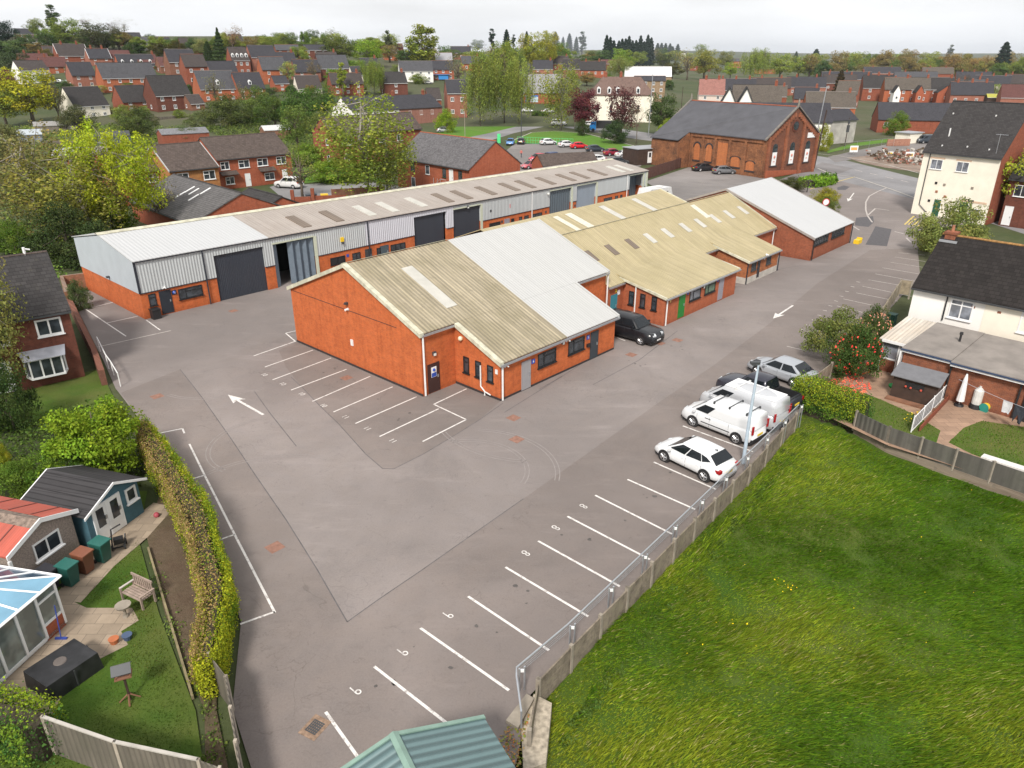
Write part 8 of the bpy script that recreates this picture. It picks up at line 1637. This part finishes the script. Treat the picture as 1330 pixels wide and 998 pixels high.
DC = [('hatch', (.10, .25, .55), 663, 188, -95, 'bright blue small car at the left end of the far car park'), ('hatch', (.03, .03, .035), 677, 187, 85, 'black car next to the bright blue one in the far car park'),
 ('hatch', (.6, .61, .62), 712, 188, 20, 'white hatchback standing alone beside the grass bank'), ('hatch', (.6, .6, .61), 736, 191, 20, 'white car touching the bright red one in the far car park'), ('hatch', (.6, .02, .03), 752, 193, 15, 'bright red car parked between the white and the dark car'),
 ('hatch', (.035, .045, .06), 773, 197, 12, 'dark blue car parked just right of the bright red one'), ('hatch', (.25, .02, .04), 796, 202, 22, 'dark red car left of the white saloon in the far car park'), ('saloon', (.6, .6, .61), 812, 204, 22, 'white saloon between the dark red and the red cars'), ('hatch', (.55, .04, .07), 830, 207, 30, 'red car nearest the brown clad outbuilding'),
 ('hatch', (.55, .04, .07), 699, 209, 222, 'red car at the left end of the second far row'), ('suv', (.03, .05, .13), 713, 210, 228, 'dark blue car in the second far row'), ('hatch', (.5, .53, .55), 727, 210, 226, 'silver car in the middle of the second far row'), ('saloon', (.6, .61, .62), 744, 209, 215, 'white saloon behind the warehouse roof in the second far row'), ('hatch', (.6, .6, .6), 773, 211, 200, 'white car half hidden by the brown roofed outhouse'),
 ('hatch', (.04, .04, .045), 803, 214, 10, 'dark car roof just above the end of the warehouse'), ('hatch', (.5, .12, .14), 690, 219, 215, 'pinkish red car behind the care block corner'),
 ('suv', (.6, .61, .62), 726, 163, -25, 'white car driving along the road by the leaning birch'), ('hatch', (.6, .6, .6), 765, 164, -20, 'white car behind the left copper beech'), ('hatch', (.6, .61, .62), 685, 146, -10, 'white car in front of the shop'), ('saloon', (.6, .6, .6), 711, 147, 20, 'white car parked behind the dark hedge near the shop'),
 ('hatch', (.45, .46, .48), 577, 172, 5, 'silver car parked beyond the care block roof'), ('suv', (.6, .6, .6), 376, 244, 160, 'white four by four with a roof rack outside the brick terrace'), ('saloon', (.025, .026, .03), 914, 222, 20, 'black car parked at the chapel hall wall'), ('hatch', (.16, .165, .175), 940, 226, 8, 'grey two tone car beside the black one at the hall wall'),
 ('bigvan', (.04, .05, .065), 1202, 186, 195, 'dark van parked by the lean to garage'), ('hatch', (.5, .5, .52), 78, 108, 10, 'silver car outside the brown roofed terrace'), ('hatch', (.6, .6, .6), 88, 109, 10, 'white car outside the brown roofed terrace'), ('hatch', (.55, .55, .56), 543, 107, 10, 'pale car in front of the white cottages'), ('hatch', (.5, .5, .5), 556, 109, 15, 'pale car right of the white cottages')]
for k, c, x, y, h, lab in DC: vehicle(k, c, GT(x, y), R(h), lab, cat='van' if 'van' in k else 'car')
t = thing('lorry', 'black lorry with a bright blue cab beneath the copper beeches', 'lorry', tuple(GT(785, 171)), R(172))
MB().box(-4.5, 2.4, -1.2, 1.2, .9, 3.0).build('body', BLACK, t); MB().ext([(2.5, -1.2, .5), (4.3, -1.2, .5), (4.3, -1.2, 1.6), (3.9, -1.2, 2.7), (2.5, -1.2, 2.8)], (0, 2.4, 0)).build('cab', plain('bright_blue_cab', (.02, .22, .6), .35), t)
for x in (3.3, -2.2, -3.4):
    for y in (-1.1, 1.1): MB().tube([(x, y-.14, .48), (x, y+.14, .48)], .48, 14).build('wheel', RUBBER, t)
t = thing('caravan', 'white caravan drawn up against the last warehouse door', 'caravan', W(67.2, -11.0)+(0,), AX+R(-6))
MB().ext([(-2.6, -1.1, .45), (2.6, -1.1, .45), (2.9, -1.1, 1.2), (2.4, -1.1, 2.5), (-2.3, -1.1, 2.6), (-2.8, -1.1, 1.3)], (0, 2.2, 0)).build('body', plain('caravan_white', (.62, .62, .62), .4), t)
for x0, x1 in ((-2.1, -.9), (.3, 1.7)): MB().box(x0, x1, -1.13, -1.1, 1.35, 2.0).build('window', GLASS, t)
MB().box(2.55, 2.8, -.7, .7, 1.4, 2.0).build('window', GLASS, t); MB().box(-1.5, 1.2, -.5, .5, 2.58, 2.68).build('roof_vent', GUTW, t)
for y in (-1.0, 1.0): MB().tube([(0, y-.1, .33), (0, y+.1, .33)], .33, 12).build('wheel', RUBBER, t)
# ================================================================ concrete fence with steel barrier along the car park edge
WALL = [(.55, 16.55), (.9, 18.6), (4.6, 23.3), (8.4, 28.1), (12.4, 33.0), (16.9, 38.9)]
def _cw():
    a = N('mossy_concrete_panel'); p = a.pos(); c = (.24, .20, .155); col = a.mix(a.mr(a.noise(p, 1.6, 6, .75), .35, .68), sc3(c, .5), sc3(c, 1.35)); col = a.mix(a.mr(a.noise(p, .8, 5, .7), .52, .7, 0, .55), col, (.10, .11, .05))
    col = a.mix(a.mr(a.noise(a.map(p, (3, 3, .5)), 2, 5, .7), .55, .75, 0, .6), col, (.05, .045, .035)); a.bump(a.noise(p, 9, 5, .8), .6, .03); return a.fin(col, .95, spec=.2)
CW_ = _cw()
def conc_fence(name, label, pts, h, z0, bay=2.3, mat=CW_, low=-1.0):
    p0 = Vector(pts[0]); t = thing(name, label, 'fence', (p0.x, p0.y, 0)); P = MB(); pm = MB().box(-.07, .07, -.07, .07, low, h+.1).mesh('post', CONC); k = 0
    for a, b in zip(pts, pts[1:]):
        a = Vector(a); b = Vector(b); d = b-a; L = d.length; u = d/L; nn = Vector((-u.y, u.x))*.03; n = max(1, round(L/bay))
        for i in range(n):
            q0 = a+u*(L*i/n+.06)-p0; q1 = a+u*(L*(i+1)/n-.06)-p0; dz = random.uniform(-.12, .06)
            for r in range(3):
                z = low+.4+(h-low-.4)*r/3; P = MB(); P.ext([((q0-nn).x, (q0-nn).y, z+.008), ((q1-nn).x, (q1-nn).y, z+.008+dz*.5), ((q1+nn).x, (q1+nn).y, z+.008+dz*.5), ((q0+nn).x, (q0+nn).y, z+.008)], (0, 0, (h-low-.4)/3-.014)); P.build('panel', mat, t)
            link('post', pm, t, ((a+u*(L*i/n)-p0).x, (a+u*(L*i/n)-p0).y, 0), math.atan2(u.y, u.x))
        link('post', pm, t, ((b-p0).x, (b-p0).y, 0), math.atan2(u.y, u.x))
    return t
random.seed(6)
conc_fence('concrete_fence', 'weathered concrete panel fence between the parking bays and the meadow', WALL, .62, 0)
MB_ = MB().ext([(.35, 15.6, -1), (1.05, 15.9, -1), (1.35, 18.2, -1), (.75, 18.6, -1), (.3, 17.2, -1)], (0, 0, 1.02)); tag(MB_.build('retaining_block', plain('rough_stone_end', (.36, .31, .24), .95, var=.4, sc=5)), 'rough stone retaining end of the fence beside the green shed', 'wall')
m = MB(); m.ext([(-.2, 17.4, .0), (.5, 18.5, .0), (.75, 18.3, 0), (.2, 17.1, 0)], (0, 0, .14)); tag(m.build('concrete_slab', CONC), 'broken concrete slab at the near end of the parking rail', 'slab')
# barrier rail: one continuous pipe with mesh brackets
MESH_ = plain('galvanised_mesh_wire', (.36, .37, .38), .4, .6)
t = thing('parking_barrier', 'galvanised pipe barrier running along the top of the concrete fence', 'barrier', (0, 0, 0))
rp = [(.30, 17.0), (.15, 18.75)]+[(.15+(16.9-.15)*k/10+.2, 18.75+(39.3-18.75)*k/10) for k in range(1, 11)]
pts = [(rp[0][0], rp[0][1], .25), (rp[0][0], rp[0][1]+.1, .85), (rp[1][0], rp[1][1]-.3, 1.0)]+[(x, y, 1.06) for x, y in rp[1:]]; MB().tube(pts, .035, 7).build('rail', STEEL, t)
pp_ = MB().cyl(0, 0, -.75, 1.06, .035, .035, 7).mesh('post', STEEL)
for i, (x, y) in enumerate(rp[1:]):
    link('post', pp_, t, (x+.1, y-.05, 0)); link('post', pp_, t, (x+.28, y+.05, 0)); MB().box(-.06, .06, -.02, .02, .86, .98).build('label_plate', WHFR, t, loc=(x+.2, y, 0))
    if i < len(rp)-2: 
        x1, y1 = rp[i+2]; mm_ = MB(); [mm_.tube([(x, y, z_), (x1, y1, z_)], .006, 3) for z_ in (.7, .8, .9, 1.0)]; [mm_.tube([(x+(x1-x)*k_/11, y+(y1-y)*k_/11, .62), (x+(x1-x)*k_/11, y+(y1-y)*k_/11, 1.05)], .005, 3) for k_ in range(1, 11)]; mm_.build('wire_mesh', MESH_, t)
# lamp post
b = Vector(G(965, 602)); t = thing('lamp_post', 'tall pale blue grey lamp post standing by the fence between hatchback and van', 'lamp post', (b.x, b.y, 0))
MB().tube([(0, 0, -.3), (0, 0, 3), (.05, 0, 5.9)], [.10, .085, .05], 10).build('pole', plain('pale_blue_grey_paint', (.42, .50, .58), .45), t)
MB().box(-.38, .1, -.1, .1, 5.8, 5.92).box(-.3, -.08, -.12, .12, 5.74, 5.8).build('lamp_head', DKMET, t)
# fences
panel_fence('boundary_fence', 'dark weathered close boarded fence on concrete posts between meadow and gardens', [(20.3, 38.6), (21.3, 36.6), (26.0, 31.4), (36, 21)], .95, BOARDD, posts=2.0, pm=CONC, base=-.2, pw=.13)
tag(MB().ext([(20.3, 38.55, -1.1), (21.3, 36.55, -1.1), (26.0, 31.3, -1.1), (36, 20.9, -1.1), (36.15, 21.05, -1.1), (26.15, 31.45, -1.1), (21.45, 36.7, -1.1), (20.45, 38.7, -1.1)], (0, 0, .93)).build('retaining_wall', brick('buff_block_wall', (.33, .27, .21), (.26, .2, .15), (.2, .17, .14), .3, bw=.44, bh=.2)), 'pale brown block retaining wall under the dark boundary fence', 'wall')
tag(MB().ext([(24.4, 33.2, .02), (36, 21.4, .02), (36.35, 21.7, .02), (24.75, 33.5, .02)], (0, 0, 1.0)).build('rendered_wall', plain('white_capped_wall', (.62, .59, .56), .85, var=.1)), 'white topped garden wall behind the dark boundary fence', 'wall')
a, b = Vector(G(1183, 562)), Vector(G(1243, 500)); t = thing('railing_fence', 'white metal railing fence dividing the two right hand gardens', 'fence', (a.x, a.y, 0)); d = b-a; m = MB()
for i in range(26): q = d*(i/25); m.tube([(q.x, q.y, 0), (q.x, q.y, 1.0)], .012, 3)
m.build('bars', GUTW, t); m = MB()
for z in (.08, 1.0): m.tube([(0, 0, z), (d.x, d.y, z)], .025, 4)
for i in range(6): q = d*(i/5); m.tube([(q.x, q.y, 0), (q.x, q.y, 1.1)], .035, 5)
m.build('rails', WHFR, t); MB().ext([(0, 0, .12), (d.x, d.y, .12), (d.x, d.y, .95), (0, 0, .95)], (.01, .01, 0)).build('mesh_infill', plain('grey_mesh', (.20, .20, .21)), t)
tag(MB().ext([(a.x+.5, a.y+.1, 0), (b.x+.5, b.y+.2, 0), (b.x+.72, b.y+.35, 0), (a.x+.72, a.y+.25, 0)], (0, 0, .35)).build('low_wall', REDB), 'low brick planter wall beside the white railings', 'wall')
conc_fence('concrete_fence', 'pale concrete panel fence behind the silver saloon', [(19.4, 43.2), (21.6, 45.6), (22.6, 46.9)], 1.15, 0, low=-.1)
conc_fence('concrete_fence', 'tall mossy concrete panel fence beside the rendered semi', [G(1134, 436), G(1166, 386), G(1180, 388)], 1.6, 0, low=-.1, mat=plain('mossy_brown_concrete', (.26, .215, .15), .95, var=.35, sc=2))
panel_fence('garden_fence', 'grey timber fence along the bottom left corner with pale capping', [(-14.35, 16.25), (-11.7, 15.35), (-9.0, 14.75), (-8.3, 14.5)], 1.55, BOARDG, posts=1.9, pm=plain('pale_fence_post', (.36, .31, .25), .85, var=.2), pw=.09)
tag(MB().ext([(-14.35, 16.2, 1.58), (-11.7, 15.3, 1.58), (-9.0, 14.7, 1.58), (-9.0, 14.8, 1.58), (-11.7, 15.4, 1.58), (-14.35, 16.3, 1.58)], (0, 0, .05)).build('capping_rail', CONCL, C.objects['garden_fence'] if False else None), 'pale capping rail on the bottom left garden fence', 'rail')
panel_fence('side_fence', 'leaning grey fence between the garden border and the car park at the bottom', [(-10.3, 18.9), (-9.35, 17.9), (-7.6, 14.2), (-7.0, 12)], 1.5, BOARDG, posts=1.6, pm=plain('pale_fence_post', (.36, .31, .25)), pw=.1)
# brick walls round the top left corner of the car park
tag(MB().ext([(-27.0, 44.6, 0), (-29.6, 48.6, 0), (-38.3, 61.0, 0), (-38.6, 60.8, 0), (-29.9, 48.4, 0), (-27.3, 44.4, 0)], (0, 0, 1.1)).build('boundary_wall', brick('old_purple_brick', (.22, .09, .06), (.15, .06, .04), (.25, .2, .16), .3)), 'old brick boundary wall with stone coping beside the dark brick house', 'wall')
tag(MB().ext([(-38.3, 61.0, 0), (-41.5, 65.8, 0), (-38.9, 67.4, 0), (-38.9, 67.7, 0), (-41.9, 65.9, 0), (-38.6, 60.8, 0)], (0, 0, 1.5)).build('boundary_wall', brick('old_orange_brick', (.3, .13, .07), (.22, .09, .05), (.25, .2, .16), .3)), 'taller brick wall closing the corner by the white roofed warehouse end', 'wall')
m = MB().tube([(-26.0, 44.3, .95), (-27.4, 46.2, 1.0), (-28.3, 47.3, 1.1), (-30.6, 50.6, 1.15)], .04, 6); 
for x, y in ((-26.0, 44.3), (-27.4, 46.2), (-28.3, 47.3), (-30.6, 50.6)): m.cyl(x, y, 0, 1.0, .035, .035, 6)
tag(m.build('barrier_rail', GUTW), 'white painted pipe barrier at the left edge of the car park', 'barrier')
# green shed at the bottom edge
SG = corrug('sage_green_sheet', (.13, .21, .21), .26, .08, (.1, .16, .16), .5, .9, .5, axis=0)
ga = Vector((-3.2, 14.3)); t = thing('green_shed', 'sage green corrugated metal shed cut by the bottom edge', 'shed', (ga.x, ga.y, 0), R(-61)); hw_ = 2.65
MB().ext([(0, -hw_, 0), (0, hw_, 0), (0, hw_, 2.12), (0, 0, 2.9), (0, -hw_, 2.12)], (4.5, 0, 0)).build('wall', corrug('sage_green_wall', (.10, .16, .17), .22, .08, (.08, .12, .12), .5, .8, .45, axis=2), t)
SG2 = corrug('sage_green_roof', (.125, .195, .20), .27, .12, (.09, .14, .14), .5, .9, .6, axis=0, blotch=.2)
for s in (-1, 1): MB().ext([(-.08, 0, 3.0), (4.6, 0, 3.0), (4.6, s*2.75, 2.16), (-.08, s*2.75, 2.16)], (0, 0, .04)).build('roof', SG2, t)
GT_rim = plain('light_sage_trim', (.19, .29, .24), .5, var=.12); m = MB()
for s in (-1, 1): m.ext([(-.14, 0, 2.98), (-.02, 0, 2.98), (-.02, s*2.78, 2.12), (-.14, s*2.78, 2.12)], (0, 0, .11)).ext([(-.14, 0, 3.08), (4.6, 0, 3.08), (4.6, s*.13, 3.02), (-.14, s*.13, 3.02)], (0, 0, .04))
m.build('trim', GT_rim, t)
# signs and street furniture
def pole(name, label, x, y, hpx, r_, mat, cat='pole', lean=0, extra=None, flat=True):
    p = Vector(G(x, y)).to_3d() if flat else GT(x, y); h = hpx/ppm(p)*1.08; t = thing(name, label, cat, tuple(p)); MB().tube([(0, 0, -.3), (lean*h, 0, h)], [r_, r_*.7], 7).build('pole', mat, t)
    if extra: extra(t, h)
    return t
pole('telegraph_pole', 'dark timber telegraph pole leaning by the chapel hall gable', 1057, 219, 66, .17, WOODD, lean=.06)
pole('lamp_post', 'tall pale street lamp behind the chapel hall gable', 1054, 208, 82, .12, STEEL, 'lamp post', lean=.05)
pole('telegraph_pole', 'dark pole carrying boxes in front of the stained cement gable', 1097, 190, 32, .12, WOODD, extra=lambda t, h: MB().box(-.3, .3, -.3, 0, h*.5, h*.75).box(-.25, .25, -.25, 0, h*.8, h*.95).build('pole_box', DKMET, t))
pole('lamp_post', 'slim black lamp post above the parked blue car', 677, 180, 46, .12, DKMET, 'lamp post'); pole('telegraph_pole', 'dark telegraph pole in front of the shop', 691, 150, 45, .15, WOODD)
pole('lamp_post', 'pale lamp post rising in front of the pub', 746, 168, 50, .1, CONC, 'lamp post', extra=lambda t, h: MB().box(-.9, .1, -.12, .12, h, h+.18).build('lamp_head', LGLASS, t))
pole('lamp_post', 'steel street lamp left of the dark round tree by the pub', 842, 178, 70, .12, STEEL, 'lamp post'); pole('lamp_post', 'thin black lamp post left of the hall yard hedge', 1048, 250, 14, .08, BLACK, 'bollard')
pole('lamp_post', 'slim grey lamp post rising from the feathery olive tree', 1245, 330, 62, .08, DKMET, 'lamp post', extra=lambda t, h: MB().box(-.4, .15, -.1, .1, h, h+.14).build('lamp_head', DKMET, t))
pole('lamp_post', 'concrete lamp post on the green by the round yellow green bush', 604, 178, 28, .1, CONC, 'lamp post'); pole('telegraph_pole', 'dark pole in front of the pink house', 884, 150, 32, .12, WOODD); pole('lamp_post', 'tall thin lamp post beside the pink house', 915, 142, 40, .1, DKMET, 'lamp post')
pole('speed_sign', 'round white sign with a red ring among the entrance shrubs', 1070, 278, 14, .05, STEEL, 'sign', extra=lambda t, h: (MB().tube([(0, -.04, h), (0, -.07, h)], .5, 20).build('red_ring', plain('red_sign_ring', (.5, .03, .04)), t), MB().tube([(0, -.072, h), (0, -.085, h)], .39, 20).build('sign_face', WHFR, t)))
def board(label, x, y, c, hpx=10):
    p = Vector(G(x, y)).to_3d(); k = ppm(p); t = thing('site_sign', label, 'sign', tuple(p)); h = hpx/k; MB().box(-.03, .03, 0, .06, 0, h*.4).build('post', STEEL, t); MB().box(-.9, .9, 0, .05, h*.3, h*1.1).build('sign_board', WHFR, t); MB().box(-.7, .7, -.02, -.001, h*.55, h*.9).build('sign_panel', c, t)
board('white site board with an orange panel by the far kerb', 1108, 201, plain('orange_panel', (.7, .35, .1))); board('small yellow sign standing on the rubble', 1154, 204, YEL, 6); board('white site board with a yellow panel right of the rubble', 1180, 209, plain('orange_yellow_panel', (.75, .5, .1)))
t = thing('site_fencing', 'thin temporary mesh fencing round the rubble plot', 'fence', tuple(G(1118, 209))+(0,)); o = Vector(G(1118, 209)); m = MB()
for i in range(8):
    q = Vector(G(1096+i*16, 197-i*1.6))-o; m.tube([(q.x, q.y, 0), (q.x, q.y, 2.0)], .03, 4); 
    if i < 7: q2 = Vector(G(1112+i*16, 195.4-i*1.6))-o; m.tube([(q.x, q.y, 2.0), (q2.x, q2.y, 2.0)], .02, 3); m.tube([(q.x, q.y, 1.0), (q2.x, q2.y, 1.0)], .01, 3)
m.build('mesh_panel', STEEL, t)
GF_ = plain('bright_green_mesh', (.08, .62, .22), .6); o = Vector(G(672, 186)); t = thing('green_mesh_fence', 'bright green mesh fence along the edge of the far car park', 'fence', (o.x, o.y, 0)); q = Vector(G(744, 189))-o
m = MB(); 
for i in range(22): a_ = q*(i/21); m.tube([(a_.x, a_.y, 0), (a_.x, a_.y, 1.5)], .035, 4)
for z in (.1, .8, 1.5): m.tube([(0, 0, z), (q.x, q.y, z)], .03, 4)
m.build('mesh_panel', GF_, t)
tag(MB().box(-.4, .4, -.3, .3, 0, 2.2).build('green_cabinet', GF_, None, loc=tuple(Vector(G(648, 186)))+(0,)), 'bright green upright cabinet left of the blue car', 'cabinet')
m = MB().box(-.8, .8, -.5, .5, 0, 1.0).box(-.85, .85, -.55, .55, 1.0, 1.1); tag(m.build('wheelie_bin', plain('slate_bin', (.05, .06, .075)), None, loc=G(405, 262)+(0,), rot=.3), 'slate grey bulk bin by the small tree behind the warehouse ridge', 'bin')
tag(MB().box(-.5, .5, -.5, .5, 0, 1.0).box(-.55, .55, -.55, .55, 1.0, 1.12).build('wheelie_bin', YEL, None, loc=G(422, 262)+(0,), rot=.3), 'bright yellow bin behind the warehouse ridge', 'bin')
panel_fence('timber_fence', 'brown timber fence right of the bright yellow bin', [G(432, 262), G(500, 258)], 1.8, WOODB)
tag(MB().box(-.25, .25, -.25, .25, 0, 1.9).box(2.7, 3.2, -.25, .25, 0, 2.1).box(.3, 2.6, -.12, .12, 0, .9).box(3.3, 8, -.12, .12, 0, 1.0).build('gate_wall', REDB, None, loc=G(381, 264)+(0,), rot=R(8)), 'red brick wall with two gate piers behind the warehouse ridge', 'wall')
# person walking in the far car park (skin modifier figure)
def person(pos, head, label, top, legs, sc=1.0):
    v = [(0, 0, .95), (0, 0, 1.15), (0, 0, 1.38), (.02, 0, 1.5), (.04, 0, 1.62), (.05, 0, 1.74), (0, -.09, .9), (.22, -.1, .5), (.30, -.1, .07), (.42, -.1, .04), (0, .09, .9), (-.12, .1, .5), (-.32, .1, .10), (-.22, .1, .03), (0, -.2, 1.4), (-.12, -.25, 1.12), (.0, -.25, .88), (0, .2, 1.4), (.1, .25, 1.12), (.25, .25, .92)]
    e = [(0, 1), (1, 2), (2, 3), (3, 4), (4, 5), (0, 6), (6, 7), (7, 8), (8, 9), (0, 10), (10, 11), (11, 12), (12, 13), (2, 14), (14, 15), (15, 16), (2, 17), (17, 18), (18, 19)]
    rad = [.14, .14, .15, .055, .10, .085, .09, .065, .045, .035, .09, .065, .045, .035, .06, .045, .035, .06, .045, .035]
    me = bpy.data.meshes.new('body'); me.from_pydata(v, e, []); o = bpy.data.objects.new('person', me); C.objects.link(o); md = o.modifiers.new('s', 'SKIN')
    for i, r_ in enumerate(rad): me.skin_vertices[0].data[i].radius = (r_, r_)
    me.skin_vertices[0].data[0].use_root = True; o.modifiers.new('u', 'SUBSURF').levels = 1
    dg = bpy.context.evaluated_depsgraph_get(); m2 = bpy.data.meshes.new_from_object(o.evaluated_get(dg)); bpy.data.objects.remove(o)
    m2.materials.clear(); [m2.materials.append(x) for x in (top, legs, plain('skin', (.45, .27, .2), .6, var=0), plain('dark_hair', (.03, .02, .015), .8, var=0))]
    for p_ in m2.polygons: z = p_.center.z; p_.material_index = 1 if z < .95 else (3 if z > 1.66 else 2 if z > 1.5 else 0); p_.use_smooth = True
    o = link('person', m2, None, tuple(pos), head); tag(o, label, 'person'); return o
person(G(677, 205), R(-60), 'person in a coral red top and dark trousers walking across the far car park', plain('coral_top', (.55, .16, .13), .8), plain('dark_trousers', (.04, .045, .06), .8))
# ================================================================ haze over the distance
hb = MB().box(-9500, 9500, -450, 9500, -3, 130).build('haze', [], None); hm = bpy.data.materials.new('haze'); hm.use_nodes = True; hn = hm.node_tree.nodes; hn.remove(hn['Principled BSDF'])
pv = hn.new('ShaderNodeVolumePrincipled'); pv.inputs['Color'].default_value = (.86, .92, 1, 1); pv.inputs['Density'].default_value = .00006; pv.inputs['Anisotropy'].default_value = .2
hm.node_tree.links.new(pv.outputs[0], hn['Material Output'].inputs['Volume']); hb.data.materials.append(hm); stuff(hb, 'pale blue air haze', 'haze')

strip('road_kerb', GL((1200, 262), (1160, 247), (1112, 231), (1078, 226), (1062, 219)), .3, .03, CONCL)
strip('road_kerb', GL((1220, 232), (1150, 214), (1090, 203), (1062, 200)), .3, .03, CONCL)
marks('road_centre_line', [((1070+i*20, 211.5+i*4.6), (1080+i*20, 213.8+i*4.6)) for i in range(7)], .25, PAINTF, .0)
